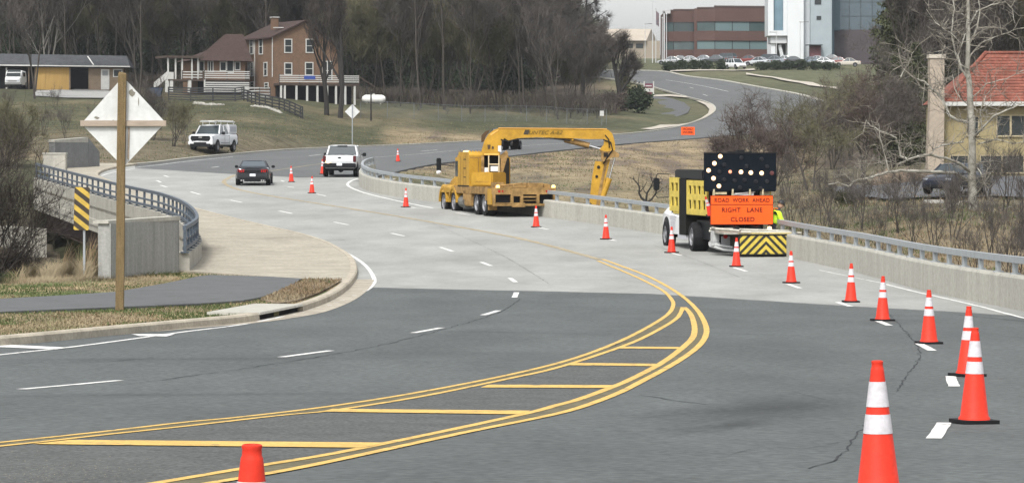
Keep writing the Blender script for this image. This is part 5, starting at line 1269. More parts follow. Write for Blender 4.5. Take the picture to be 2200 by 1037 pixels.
def make_shrub(name,label,loc,seed,rx,ry,h,m,group=None,n=2500,leaf=.12,cat='shrub'):
    r=np.random.default_rng(seed); t=thing(name,label,cat,loc,0,group)
    mb=MB()
    for k in range(7):
        a=r.uniform(0,6.3); mb.tube([(0,0,-.2),(math.cos(a)*rx*.3,math.sin(a)*ry*.3,h*.5),(math.cos(a)*rx*.6,math.sin(a)*ry*.6,h*.85)],[.04,.025,.01],4,0,False)
    mb.build('stem',M['bark'],t)
    nc=26; cc=r.normal(size=(nc,3)); cc/=np.linalg.norm(cc,axis=1,keepdims=True); cc=cc*np.array([rx,ry,h*.5])*r.uniform(.35,.85,nc)[:,None]; cc[:,2]+=h*.5
    i=r.integers(0,nc,n); P=cc[i]+r.normal(size=(n,3))*np.array([rx,ry,h*.5])*.20; P[:,2]=np.abs(P[:,2])
    a=r.normal(size=(n,3)); a/=np.linalg.norm(a,axis=1,keepdims=True); b=np.cross(a,r.normal(size=(n,3))); b/=np.linalg.norm(b,axis=1,keepdims=True); s=leaf*r.uniform(.5,1.3,n)[:,None]
    V=np.stack([P-a*s,P+b*s*.5,P+a*s,P-b*s*.5],1).reshape(-1,3); i=np.arange(n)*4
    np_mesh('foliage',V,np.stack([i,i+1,i+2,i+3],1),m,parent=t); return t

# ------------------------------------------------------------------ brick house
M['brick']=mat('brown_brick',(.138,.089,.060),.9,var=.13,scale=1.5,fine=.12,fscale=9)
M['roofb']=mat('brown_shingles',(.050,.034,.030),.9,var=.18,scale=2,fine=.2,fscale=8)
M['trim']=mat('white_trim',(.42,.42,.40),.6,var=.10,scale=5)
M['wglass']=mat('dark_window_glass',(.03,.035,.035),.15)
M['deckw']=mat('dark_deck_wood',(.065,.05,.042),.85,var=.25,scale=3)
kH=380/F; H0=Vector((WX(584,380),380,0)); H0.z=onT(584,380).z
ph=rad(24); U=Vector((math.cos(ph),math.sin(ph),0)); Vv=Vector((-math.sin(ph),math.cos(ph),0))
hs_=thing('brick_house','brown brick two storey house with brown gable roof, lower wing and white railed decks','house',tuple(H0),ph)
def wp(P0,D,px,py):
    """point on vertical plane through P0 with horizontal direction D seen at pixel"""
    a=(px-1100)/F; s=(a*P0.y-P0.x)/(D.x-a*D.y); q=P0+D*s; z=CZ-(py-HZ)*q.y/F
    return s,z-P0.z
sB,_=wp(H0,U,727,100); sA,_=wp(H0,Vv,519,100); _,ze=wp(H0,U,584.01,80); _,zpk=wp(H0,U,655,46); _,zr=wp(H0,U,727,103)
pk,_=wp(H0,U,655,46)
# local frame: x along gable wall (U), y along depth (Vv)
mb=MB(); mb.prism([(0,-1.2),(sB,-1.2),(sB,zr),(pk,zpk-.15),(0,ze)],0,sA,axis='y'); mb.build('wall',M['brick'],hs_)
mb=MB(); ov=.35
def roofpl(x0,z0,x1,z1,y0,y1,th=.16):
    mb.add([(x0,y0,z0),(x1,y0,z1),(x1,y1,z1),(x0,y1,z0),(x0,y0,z0+th),(x1,y0,z1+th),(x1,y1,z1+th),(x0,y1,z0+th)],[(0,3,2,1),(4,5,6,7),(0,1,5,4),(1,2,6,5),(2,3,7,6),(3,0,4,7)])
sl_=(zpk-ze)/pk; sr_=(zpk-zr)/(sB-pk)
roofpl(-ov,ze-ov*sl_,pk,zpk,-ov,sA+ov); roofpl(pk,zpk,sB+ov,zr-ov*sr_,-ov,sA+ov)
rf=mb.build('roof',M['roofb'],hs_)
mb=MB(); mb.box(pk-2.2,pk-1.5,sA*.45,sA*.45+.7,zpk-1.2,zpk+.55); mb.build('chimney',M['brick'],rf)
mb=MB(); mb.box(pk-2.3,pk-1.4,sA*.45-.1,sA*.45+.8,zpk+.55,zpk+.65); mb.box(pk-2.9,pk-1.9,1.8,2.6,zpk-.75,zpk-.65); mb.build('roof_flashing',M['trim'],rf)
def window(px,py,w,h,face,par=hs_,double=False,P0=H0,D=None,nm='window',fr=M['trim']):
    """w,h metres, face 'B' (x dir) or 'A' (y dir)"""
    s,z=wp(P0,(U if face=='B' else Vv),px,py); 
    mb=MB(); fw=.11
    def bx(m,a0,a1,d0,d1,z0,z1):
        if face=='B': m.box(a0,a1,-d1,-d0,z0,z1)
        else: m.box(-d1,-d0,a0,a1,z0,z1)
    for a in ((s-w/2-fw,s-w/2),(s+w/2,s+w/2+fw)): bx(mb,a[0],a[1],.0,.08,z-h/2-fw,z+h/2+fw)
    for a in ((z-h/2-fw,z-h/2),(z+h/2,z+h/2+fw)): bx(mb,s-w/2,s+w/2,.0,.078,a[0],a[1])
    if double: bx(mb,s-.05,s+.05,.0,.075,z-h/2,z+h/2)
    bx(mb,s-w/2,s+w/2,.0,.06,z-.03,z+.03)
    o=mb.build(nm,fr,par); m2=MB(); bx(m2,s-w/2,s+w/2,.0,.03,z-h/2,z+h/2); m2.build('pane',M['wglass'],o)
for px,py,w_,h_,f_,db in ((541,100,1.05,1.65,'A',0),(561,100,1.05,1.65,'A',0),(539,149,1.7,1.45,'A',1),(571,149,.95,1.4,'A',0),(619,99,.75,1.4,'B',0),(665,99,.75,1.4,'B',0),(619,148,.75,1.2,'B',0),(664,148,.8,1.3,'B',0),(542,182,1.1,.5,'A',0),(573,184,1.1,.5,'A',0)):
    window(px,py,w_,h_,f_,double=db)
window(703,152,1.0,2.0,'B',double=True,nm='door')
mb=MB(); 
for px in (548,):
    s,_=wp(H0,Vv,px,100); mb.box(-.10,-.01,s-.04,s+.04,.8,ze-.1)
s,_=wp(H0,U,585,100); mb.box(.0,.08,-.10,-.01,2.2,ze); mb.build('downspout',M['trim'],hs_)
# left wing: hipped roof over a low storey
Pw=H0+Vv*(sA*.35); Pw.z=H0.z
sW0,_=wp(Pw,U,424,150); sW1,_=wp(Pw,U,520,150); _,zw=wp(Pw,U,470,131); _,zwb=wp(Pw,U,470,165); _,zwt=wp(Pw,U,520,74)
y0=sA*.35
mb=MB(); mb.box(sW0+.3,sW1+.5,y0+.4,y0+6,-.8,zw); mb.build('wing_wall',M['brick'],hs_)
mb=MB(); mb.add([(sW0-.4,y0-.2,zw),(sW1+1.2,y0-.2,zw),(sW1+1.2,y0+6.4,zw),(sW0-.4,y0+6.4,zw),(sW1-1.0,y0+3,zwt+.1),(sW1+1.2,y0+3,zwt+.1),(sW0+2.4,y0+3.0,zwt-1.7)],[(0,1,5,4),(0,4,6),(3,0,6),(2,3,6,4),(5,2,4),(3,2,1,0)][:]); mb.build('wing_roof',M['roofb'],hs_)
def winW(px,py,w,h,dbl=False,nm='window'):
    s,z=wp(H0+Vv*(y0+.4),U,px,py); mb=MB()
    for a in ((s-w/2-.1,s-w/2),(s+w/2,s+w/2+.1)): mb.box(a[0],a[1],y0+.32,y0+.4,z-h/2-.1,z+h/2+.1)
    for a in ((z-h/2-.1,z-h/2),(z+h/2,z+h/2+.1)): mb.box(s-w/2,s+w/2,y0+.322,y0+.4,a[0],a[1])
    if dbl: mb.box(s-.05,s+.05,y0+.33,y0+.4,z-h/2,z+h/2)
    o=mb.build(nm,M['trim'],hs_); m2=MB(); m2.box(s-w/2,s+w/2,y0+.36,y0+.398,z-h/2,z+h/2); m2.build('pane',M['wglass'],o)
winW(433,142,.45,1.0); winW(452,143,.5,1.1,True); winW(479,143,.6,.9); winW(494,143,.7,1.3,nm='door'); winW(510,142,.5,.8)
# wing deck with railings and board skirt
def railing(mb,mw,a0,a1,yd,zb,zt,n=4,gap=2.2,axis='x'):
    L_=a1-a0; k=max(1,int(L_/gap))
    for i in range(k+1):
        a=a0+L_*i/k
        mb.box(a-.06,a+.06,yd-.06,yd+.06,zb-.1,zt+.06)
    for i in range(n):
        z=zb+(zt-zb)*(i+.6)/n; mw.box(a0,a1,yd-.085,yd-.06,z-.055,z+.055)
zd=wp(Pw,U,470,172)[1]
mb=MB(); mb.box(sW0+.1,sW1+.1,y0-2.2,y0+.4,zd-.15,zd); mb.build('deck_floor',M['deckw'],hs_)
mb=MB(); mw=MB(); railing(mb,mw,sW0+.1,sW1+.1,y0-2.2,zd+.05,zd+1.0,4); rl=mb.build('deck_railing',M['deckw'],hs_); mw.build('rail_boards',M['trim'],rl)
mb=MB()
for i in range(5): z=zd-.35-.24*i; mb.box(sW0+.1,sW1+.1,y0-2.22,y0-2.18,z-.07,z+.07)
mb.box(sW0+.05,sW0+.2,y0-2.25,y0-2.1,zd-1.5,zd+.6); mb.build('board_skirt',M['trim'],hs_)
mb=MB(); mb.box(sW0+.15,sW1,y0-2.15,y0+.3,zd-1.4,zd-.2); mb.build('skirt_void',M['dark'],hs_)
# open porch to the left of the wing
sp0=wp(Pw,U,350,150)[0]; 
mb=MB()
for px in (352,368,382,403,416): s=wp(Pw,U,px,150)[0]; mb.box(s-.08,s+.08,y0-1.6,y0-1.45,zd,zd+2.45)
for px in (349,358,397): s=wp(Pw,U,px,180)[0]; mb.box(s-.18,s+.18,y0-1.8,y0-1.5,zd-1.5,zd-.1)
mb.build('porch_post',M['trim'],hs_)
mb=MB(); mb.box(sp0,sW0+.2,y0-1.8,y0+2,zd-.2,zd); mb.box(sp0-.2,sW0+.2,y0-1.9,y0+2.2,zd+2.4,zd+2.65); mb.build('porch_floor',M['deckw'],hs_)
mb=MB(); mw=MB(); railing(mb,mw,wp(Pw,U,382,150)[0],sW0,y0-1.7,zd+.05,zd+.95,3); rl=mb.build('porch_railing',M['deckw'],hs_); mw.build('rail_boards',M['trim'],rl)
mb=MB(); mb.add([(sp0-1.6,y0-1.6,zd-1.2),(sp0,y0-1.6,zd+.1),(sp0,y0-1.6,zd+.9),(sp0-1.6,y0-1.6,zd-.4)],[(0,1,2,3)]); mb.box(sp0-.1,sp0+.7,y0-1.75,y0-1.6,zd-.2,zd+.8); mb.build('stair',M['trim'],hs_)
# right deck on white piers
zr0=wp(H0,U,660,180)[1]; sR0=wp(H0,U,588,170)[0]; sR1=wp(H0,U,758,170)[0]
mb=MB(); mb.box(sR0,sR1,-1.9,-.02,zr0-.25,zr0); mb.build('deck_floor',M['deckw'],hs_)
mb=MB(); mw=MB(); railing(mb,mw,sR0,sR1,-1.9,zr0+.05,zr0+.95,4); rl=mb.build('deck_railing',M['deckw'],hs_); mw.build('rail_boards',M['trim'],rl)
for px in (604,612,637,660,682,703,722,742,762):
    s=wp(H0-Vv*1.8,U,px,190)[0]; mb=MB(); mb.box(s-.10,s+.10,-1.86,-1.66,-1.3,zr0-.25); mb.build('pier',M['trim'],hs_)
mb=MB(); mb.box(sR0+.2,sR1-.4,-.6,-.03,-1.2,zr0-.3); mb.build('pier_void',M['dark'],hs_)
mb=MB(); mb.add([(sR1,-1.9,zr0+.9),(sR1+2.0,-1.9,zr0-.3),(sR1+2.0,-1.9,zr0-.45),(sR1,-1.9,zr0+.75)],[(0,1,2,3)]); mb.build('handrail',M['deckw'],hs_)
mb=MB(); mb.box(wp(H0,U,640,160)[0],wp(H0,U,664,160)[0],-2.03,-1.99,zr0+.45,zr0+.85); mb.build('banner',mat('blue_cloth',(.04,.07,.25),.8),hs_)

# ------------------------------------------------------------------ board fences, tank, dumpster, stones in the yard
def board_fence(name,label,pts,h,n,m,post_step=2.4,group=None,pm=None):
    """pts: world points on the ground"""
    o=thing(name,label,'fence',tuple(pts[0]),0,group); b=Vector(pts[0]); P=resample([Vector(p) for p in pts],post_step)
    for p in P: p.z=float(TN(p.x,p.y)[0])
    for p in P:
        mb=MB(); q=p-b; mb.box(q.x-.07,q.x+.07,q.y-.07,q.y+.07,q.z-.2,q.z+h); mb.build('post',pm or m,o)
    mb=MB()
    for a,c in zip(P,P[1:]):
        for i in range(n):
            z=h*(i+.75)/n; d=(c-a); nn=Vector((-d.y,d.x,0)).normalized()*.02
            A=a-b+Vector((0,-.08,z)); C=c-b+Vector((0,-.08,z)); e=Vector((0,0,.075))
            mb.add([A-e-nn,C-e-nn,C+e-nn,A+e-nn,A-e+nn,C-e+nn,C+e+nn,A+e+nn],[(0,1,2,3),(7,6,5,4),(3,2,6,7),(0,4,5,1)])
    mb.build('rail_boards',m,o); return o
M['fblk']=mat('black_stained_boards',(.035,.036,.038),.85,var=.2,scale=3)
board_fence('board_fence','low black board fence stepping down the lawn right of the brick house gate',[onT(524,362),onT(560,352),onT(600,346),onT(650,336)],1.25,4,M['fblk'])
board_fence('board_fence','black board fence enclosing the yard below the brick house wing',[onT(362,362),onT(420,362),onT(500,362),onT(524,362)],1.5,6,M['fblk'])
board_fence('board_fence','white banded board fence in front of the brick house corner',[onT(520,370),onT(548,371),onT(580,373)],1.3,4,M['trim'],pm=M['fblk'])
def stones(name,label,pa,pb,n,s,m,seed,cat='stone edging'):
    r=random.Random(seed); mb=MB(); a=Vector(pa)
    for i in range(n):
        q=(Vector(pb)-a)*((i+r.random()*.5)/n); q.y+=r.uniform(-.3,.3); w_=s*r.uniform(.6,1.3); h=s*r.uniform(.4,.9)
        z0=float(TN(a.x+q.x,a.y+q.y)[0])-a.z
        bm=bmesh.new(); bmesh.ops.create_icosphere(bm,subdivisions=1,radius=1)
        vs=[(q.x+v.co.x*w_*r.uniform(.8,1.1),q.y+v.co.y*w_*.7,z0+h*.4+v.co.z*h*r.uniform(.8,1.1)) for v in bm.verts]; bm.verts.index_update()
        mb.add(vs,[[v.index for v in f.verts] for f in bm.faces]); bm.free()
    o=mb.build(name,m,loc=tuple(a)); tag(o,label,cat,kind='stuff'); return o
stones('stone_edging','pale stones lining the foot of the black board fence on the lawn',onT(540,349),onT(605,340),26,.22,mat('pale_stone',(.30,.29,.26),.9,var=.2,scale=3),4)
stones('stone_edging','flat row of pale stones on the lawn below the yard fence',onT(418,352),onT(482,352),22,.26,mat('pale_stone',(.45,.43,.38),.9),5)
p=onT(803,392); L_=26*p.y/F
t=thing('propane_tank','long white propane tank lying on the lawn right of the brick house','tank',tuple(p))
mb=MB(); mb.lathe([(.001,-L_),(.28,-L_+.08),(.46,-L_+.35),(.50,-L_+.5),(.50,L_-.5),(.46,L_-.35),(.28,L_-.08),(.001,L_)],20,M4=Matrix.Translation((0,0,.50))@Matrix.Rotation(rad(90),4,'Y')); mb.build('tank',mat('tank_white',(.68,.68,.66),.5,var=.06,scale=2),t,smooth=True)
mb=MB(); mb.box(-.9,-.7,-.3,.3,-.2,.1); mb.box(.7,.9,-.3,.3,-.2,.1); mb.build('saddle',M['conc'],t)
mb=MB(); mb.lathe([(.14,0),(.14,.14),(.001,.16)],12,c=(0,0,.99)); mb.build('valve_dome',M['trim'],t)
p=onT(333,372)
t=thing('dumpster','blue dumpster standing left of the brick house porch steps','dumpster',tuple(p))
mb=MB(); loft(mb,[[(-w_,-.6,z),(w_,-.6,z),(w_,.6,z),(-w_,.6,z)] for z,w_ in ((.1,.65),(1.0,.85),(1.02,.9),(1.06,.9))]); mb.build('bin',mat('faded_blue',(.035,.05,.08),.6,var=.2,scale=3),t)
mb=MB(); mb.box(-.88,.88,-.62,.62,1.06,1.12); mb.build('lid',M['blkpl'],t)
# utility post by the tank
p=onT(797,345); t=thing('wooden_pole','thin dark wooden pole standing on the lawn in front of the propane tank','pole',tuple(p)); mb=MB(); mb.cyl((0,0,-.2),(0,0,3.0),.09,.07,8); mb.build('pole',M['bark_d'],t)
mb=MB(); mb.box(-.1,.1,-.1,.1,3.0,3.05); mb.build('cap',M['bark_d'],t)

# ------------------------------------------------------------------ shed with van
Ys_=392.0; kS=Ys_/F; s0=onT(120,Ys_); zG=CZ-(191-HZ)*kS
sh=thing('open_shed','long low shed with dark roof, tan doors and open bays at far left','shed',(s0.x,Ys_,zG))
def sx(px): return (px-120)*kS
def sz(py): return (191-py)*kS
M['shwood']=mat('tan_brown_siding',(.16,.125,.09),.9,var=.15,scale=2)
mb=MB(); mb.box(sx(-60),sx(268),4.0,4.2,-1,sz(146)); mb.box(sx(190),sx(268),0,.15,-1,sz(146)); mb.box(sx(266),sx(268),0,4,-1,sz(146)); mb.build('wall',M['shwood'],sh)
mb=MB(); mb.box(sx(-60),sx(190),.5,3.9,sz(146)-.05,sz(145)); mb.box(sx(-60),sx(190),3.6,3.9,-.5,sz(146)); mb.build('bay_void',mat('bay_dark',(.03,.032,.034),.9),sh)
mb=MB(); mb.add([(sx(-75),-.7,sz(141)),(sx(281),-.7,sz(145)),(sx(268),2.2,sz(119)),(sx(-75),2.2,sz(113)),(sx(281),5.0,sz(146)),(sx(-75),5.0,sz(146))],[(0,1,2,3),(3,2,4,5),(1,4,2),(0,3,5),(0,5,4,1)]); mb.build('roof',mat('charcoal_roof',(.055,.058,.062),.85,var=.2,scale=1.5,fine=.15,fscale=6),sh)
mb=MB(); mb.add([(sx(-75),-.72,sz(141)),(sx(281),-.72,sz(145)),(sx(281),-.72,sz(142.5)),(sx(-75),-.72,sz(138.5))],[(0,1,2,3)]); mb.build('fascia_board',M['trim'],sh)
mb=MB(); mb.add([(sx(186),.35,sz(119)-.1),(sx(189),.3,sz(119)-.1),(sx(204),-.68,sz(141)+.06),(sx(201),-.68,sz(141)+.06)],[(0,1,2,3)]); mb.build('roof_patch',M['trim'],sh)
for a,b in ((76,98),(98.4,149)):
    mb=MB(); mb.box(sx(a),sx(b),-.05,.05,-.15,sz(145)); mb.build('door',mat('ochre_door',(.33,.215,.075),.8,var=.1,scale=1.5,stretch=(4,1,.3)),sh)
for px in (-40,14,62,76,150): mb=MB(); mb.box(sx(px)-.08,sx(px)+.08,-.1,.06,-.2,sz(145)); mb.build('post',M['trim'] if px==14 else M['shwood'],sh)
mb=MB(); mb.box(sx(217),sx(235),-.06,.0,-.1,sz(149)); d_=mb.build('door',M['trim'],sh)
mb=MB(); mb.box(sx(220),sx(232),-.08,-.06,sz(163),sz(152)); mb.build('pane',mat('grey_pane',(.2,.21,.21),.3),d_)
mb=MB(); mb.box(sx(243),sx(263),-.06,.0,sz(166),sz(149)); d_=mb.build('window',M['trim'],sh); mb=MB(); mb.box(sx(245),sx(261),-.08,-.06,sz(164),sz(151)); mb.build('pane',M['wglass'],d_)
vx=WX(38,390); t=thing('parked_van','white passenger van parked in the left bay of the shed','van',(vx,388.5,zG+.05),rad(180))
mb=MB(); loft(mb,[[(x,y,z) for x,z in ((-w_,.35),(w_,.35),(w_,1.1),(w_*.92,zt-.1),(w_*.8,zt),(-w_*.8,zt),(-w_*.92,zt-.1),(-w_,1.1))] for y,w_,zt in ((-2.5,.9,1.95),(1.0,.98,2.0),(1.5,.98,1.75),(1.9,.96,1.25),(2.5,.88,1.0),(2.55,.8,.9))]); mb.build('body',mat('van_white',(.5,.51,.5),.5),t,smooth=True)
mb=MB(); mb.add([(-.74,1.12,2.06),(.74,1.12,2.06),(.84,1.98,1.32),(-.84,1.98,1.32)],[(0,1,2,3)]); mb.box(-.99,.99,-.8,.8,1.3,1.75); w_=mb.build('windscreen',M['wglass'],t)
for s in (-1,1):
    for y in (-1.6,1.6): wheel(t,s*.86,y,.34,.22,s)
    mb=MB(); mb.bbox(s*.66-.12,s*.66+.12,2.5,2.6,.7,.9,.02); mb.build('headlight',mat('clear_lens',(.35,.37,.40),.15),t)
mb=MB(); mb.box(-.5,.5,2.52,2.6,.68,.86); mb.box(-.85,.85,2.45,2.62,.42,.6); mb.build('grille',mat('bumper_grey',(.2,.2,.2),.6),t)
struct(drapeT('gravel_yard',[(70,208),(75,196),(170,193),(230,196),(250,204),(230,214),(140,212)],mat('pale_gravel',(.26,.26,.25),.95,var=.12,scale=1.5),.10,300,420))
# grey retaining walls at the far end of the left pavement
p0=PX(118,345,214); p1=PX(214,338,222); b=Vector((p0.x,p0.y,0))
t=thing('retaining_wall','grey concrete retaining wall behind the far end of the left pavement','wall',(p0.x,p0.y,rz(214)))
mb=MB(); zt1=CZ-(303-HZ)*214/F-t.location.z; zt2=CZ-(297-HZ)*219/F-t.location.z; q=Vector((WX(190,219),219,0))-b; q2=Vector((WX(214,221),221,0))-b
wall(mb,Vector((0,0,0)),q,-1.5,zt1,zt2,.4); wall(mb,q+Vector((.02,0.02,0)),q2,-1.5,zt2,zt2-.9,.4); mb.build('wall',mat('mid_grey_concrete',(.165,.17,.168),.9,var=.15,scale=1,fine=.1,fscale=6),t)
mb=MB(); wall(mb,Vector((0,-.05,0)),q+Vector((0,-.05,0)),zt1-.08,zt1+.06,zt2+.06,.5); mb.build('coping',M['conc_l'],t)
t=thing('concrete_block_wall','low pale block wall in front of the grey retaining wall','wall',(WX(92,207),207,rz(207)))
mb=MB(); mb.bbox(0,WX(141,207)-WX(92,207),0,.8,-1,CZ-(330-HZ)*207/F-rz(207),.05); mb.build('wall',M['conc'],t)
mb=MB(); mb.box(-.03,WX(141,207)-WX(92,207)+.03,-.03,.83,CZ-(331-HZ)*207/F-rz(207),CZ-(329-HZ)*207/F-rz(207)+.03); mb.build('coping',M['conc_l'],t)

# ------------------------------------------------------------------ chain link fence before the woods
M['link']=mat('chain_link_wire',(.13,.14,.145),.6,metal=.2)
fp=[onT(775,352),onT(900,352),onT(1050,356),onT(1200,362),onT(1303,366)]
t=thing('chain_link_fence','long chain link fence running along the verge in front of the woods','fence',tuple(fp[0])); b=Vector(fp[0])
P=resample(fp,2.8)
for p in P: p.z=float(TN(p.x,p.y)[0])
hh=1.7
for p in P: mb=MB(); q=p-b; mb.cyl((q.x,q.y,q.z-.2),(q.x,q.y,q.z+hh),.035,n=6); mb.build('post',M['link'],t)
sg=[]; wr=.014
for a,c in zip(P,P[1:]):
    a=a-b; c=c-b; Lh=(c-a).length; n=int(Lh/.16)
    for i in range(-int(hh/.16),n):
        for s in (0,1):
            t0=max(0,-i/n*1.0); u0=i/n; u1=(i+hh/.16)/n; z0_,z1_=(0,hh) if s==0 else (hh,0)
            ca=max(u0,0); cb=min(u1,1)
            if cb<=ca: continue
            za=z0_+(z1_-z0_)*(ca-u0)/(u1-u0); zb2=z0_+(z1_-z0_)*(cb-u0)/(u1-u0)
            A=a.lerp(c,ca); B=a.lerp(c,cb); sg.append(((A.x,A.y,A.z+za),(B.x,B.y,B.z+zb2),wr))
V,Fq=ribbons(sg,1); np_mesh('wire_mesh',V,Fq,M['link'],parent=t)
mb=MB(); mb.tube([(p-b)+Vector((0,0,hh)) for p in P],.022,5); mb.build('top_rail',M['link'],t)
p=onT(1293,364); t=thing('notice_board','small white notice fixed near the right end of the chain link fence','sign',(p.x,p.y-.1,p.z)); mb=MB(); mb.box(-.22,.22,-.02,0,1.1,1.65); mb.build('panel',M['trim'],t); mb=MB(); mb.box(-.03,.03,0,.03,-.1,1.6); mb.build('post',M['link'],t)
# ------------------------------------------------------------------ office hill
M['redbrick']=mat('red_brown_brick',(.088,.052,.045),.9,var=.10,scale=.35,fine=.06,fscale=4)
M['bandglass']=mat('green_band_glass',(.055,.085,.085),.25,var=.35,scale=.16,spec=.8)
M['bandglass_l']=mat('pale_band_glass',(.11,.16,.165),.25,spec=.8)
M['bandglass_d']=mat('dark_band_glass',(.02,.035,.036),.25,spec=.8)
Yo_=650.0; kO=Yo_/F; zB=CZ-(140-HZ)*kO
ob=thing('brick_office','brick office block with green glass window bands on the hill','office building',(WX(1540,Yo_),Yo_,zB))
def ox(px,Y=Yo_): return WX(px,Y)-WX(1540,Yo_)
def oz(py): return (140-py)*kO
def seg_block(px0,px1,y0,y1,top):
    """facade strip from px0 to px1 whose depth goes y0->y1"""
    x0=(px0-1100)/F*(Yo_+y0)-WX(1540,Yo_); x1=(px1-1100)/F*(Yo_+y1)-WX(1540,Yo_); return Vector((x0,y0,0)),Vector((x1,y1,0))
facs=[(1427,1447,1.5,0,24),(1447,1497,0,0,22.5),(1497,1497.2,0,-3,20),(1497,1536,-3,-4,20),(1536,1648,-4,-2,17)]
for px0,px1,y0,y1,top in facs:
    a,c=seg_block(px0,px1,y0,y1,top)
    if px1-px0<1: 
        mb=MB(); wall(mb,a,c,0,oz(top),oz(top),-.5); mb.build('wall',M['redbrick'],ob); continue
    L_=(c-a).length
    for z0_,z1_,out in ((-2,oz(107),0),(oz(89),oz(68),0),(oz(48),oz(top),0)):
        mb=MB(); wall(mb,a,c,z0_,z1_,z1_,.6); mb.build('wall',M['redbrick'],ob)
    for zt_,zb_ in ((48,68),(89,107)):
        n=max(1,int(L_/3.0)); rr=random.Random(int(px0+zt_))
        for i in range(n):
            p=a.lerp(c,i/n)+Vector((0,.25,0)); q=a.lerp(c,(i+1)/n)+Vector((0,.25,0)); 
            mm=rr.choice([M['bandglass'],M['bandglass'],M['bandglass_l'],M['bandglass_d']]) if px0>1490 else rr.choice([M['bandglass'],M['bandglass_d']])
            mb=MB(); wall(mb,p,q,oz(zb_),oz(zt_),oz(zt_),.2); wo=mb.build('window',mm,ob)
            mb=MB(); wall(mb,p+Vector((-.06,-.05,0)),p+Vector((.06,-.05,0)),oz(zb_),oz(zt_),oz(zt_),.1); mb.build('mullion',M['blkpl'],wo)
    mb=MB(); wall(mb,a+Vector((0,-.1,0)),c+Vector((0,-.1,0)),oz(top),oz(top)+.25,oz(top)+.25,.8); mb.build('coping',mat('dark_coping',(.09,.07,.065),.8),ob)
mb=MB(); x0=ox(1430); x1=ox(1646); mb.box(x0,x1,1.6,22,-2,oz(24)); mb.build('block',M['redbrick'],ob)
mb=MB(); mb.box(ox(1424),ox(1440),-1,1.2,oz(30),oz(22)); mb.box(ox(1425),ox(1428),-1,-.6,-1,oz(25)); mb.build('corner_canopy',mat('pale_canopy',(.4,.4,.4),.7),ob)
# white building with tall window
Yw=610.0; kW=Yw/F; zW=CZ-(135-HZ)*kW
wb_=thing('white_office','tall white office building with one big framed window and an overhanging corner','office building',(WX(1700,Yw),Yw,zW))
def wx(px): return (px-1700)*kW
def wz(py): return (135-py)*kW
M['panelw']=mat('white_cladding',(.52,.54,.55),.6,var=.04,scale=.5)
M['panelg']=mat('grey_cladding',(.26,.30,.32),.6,var=.06,scale=.5)
mb=MB(); mb.box(wx(1650),wx(1662),0,8,wz(77),wz(-60)); mb.box(wx(1683),wx(1693),0,8,wz(77),wz(-60)); mb.box(wx(1662),wx(1683),0,8,wz(77),wz(66)); mb.build('frame',M['panelw'],wb_)
mb=MB(); mb.box(wx(1662),wx(1683),.8,7,wz(66),wz(-60)); mb.build('window',mat('teal_tall_glass',(.13,.20,.24),.2,var=.2,scale=.2),wb_)
mb=MB(); mb.box(wx(1656),wx(1691),.6,7,wz(93),wz(77)); mb.build('soffit_box',mat('pale_grey_cladding',(.42,.43,.44),.7),wb_)
mb=MB(); mb.box(wx(1657),wx(1667),1,2,-2,wz(93)); mb.build('column',M['panelw'],wb_)
mb=MB(); mb.tube([(wx(1676),1.5,wz(96)),(wx(1682),1.5,wz(122))],.35,6); mb.build('strut',M['panelw'],wb_)
mb=MB(); mb.box(wx(1667),wx(1692),5,6,-2,wz(93)); mb.build('recess',mat('recess_grey',(.10,.105,.10),.7),wb_)
mb=MB(); mb.box(wx(1692),wx(1726),-.5,14,-2,wz(-60)); mb.build('tower',M['panelw'],wb_)
mb=MB(); mb.box(wx(1726),wx(1748),1.2,14,-2,wz(-60)); mb.build('tower_side',mat('light_grey_cladding',(.42,.45,.47),.6),wb_)
mb=MB(); mb.box(wx(1741),wx(1787),-.2,12,-2,wz(-60)); gs=mb.build('grey_block',M['panelg'],wb_)
for a in ((1750,1764,10,-30),(1754,1764,43,35)):
    mb=MB(); mb.box(wx(a[0]),wx(a[1]),-.3,-.15,wz(a[2]),wz(a[3])); mb.build('window',M['wglass'],wb_)
mb=MB(); mb.box(wx(1730),wx(1765),-2.5,-.4,wz(98.5),wz(97)); mb.build('canopy',M['blkpl'],wb_)
mb=MB(); mb.box(wx(1738),wx(1762),-1.5,-.35,-2,wz(99)); mb.build('entrance',mat('maroon_panels',(.10,.045,.05),.7,var=.2,scale=1),wb_)
mb=MB(); mb.box(wx(1787),wx(1792),-.3,0,-2,wz(-60)); mb.box(wx(1780),wx(1805),.0,12,wz(66),wz(-60)); mb.build('corner_glass',mat('navy_glass',(.02,.035,.045),.15),wb_)
gb=thing('glass_office','dark reflective glass building reflecting tree tops beside the white office','office building',(WX(1845,Yw+5),Yw+5,zW))
def gx(px): return (px-1845)*(Yw+5)/F
mb=MB(); mb.box(gx(1792),gx(1930),0,20,-2,wz(-60)); mb.build('wall',mat('mirror_glass',(.10,.13,.15),.1,metal=.6),gb)
mb=MB()
for i in range(8): x=gx(1800)+i*2.1; mb.box(x-.05,x+.05,-.06,0,-1,wz(-60))
for i in range(6): z=wz(125)+i*2.6; mb.box(gx(1792),gx(1930),-.055,0,z-.04,z+.04)
mb.build('mullion',M['wglass'],gb)
mb=MB(); mb.box(gx(1792),gx(1930),-.4,-.1,-1,wz(62)); mb.build('lower_wall',mat('dark_maroon_cladding',(.06,.05,.055),.6,var=.2,scale=.4),gb)
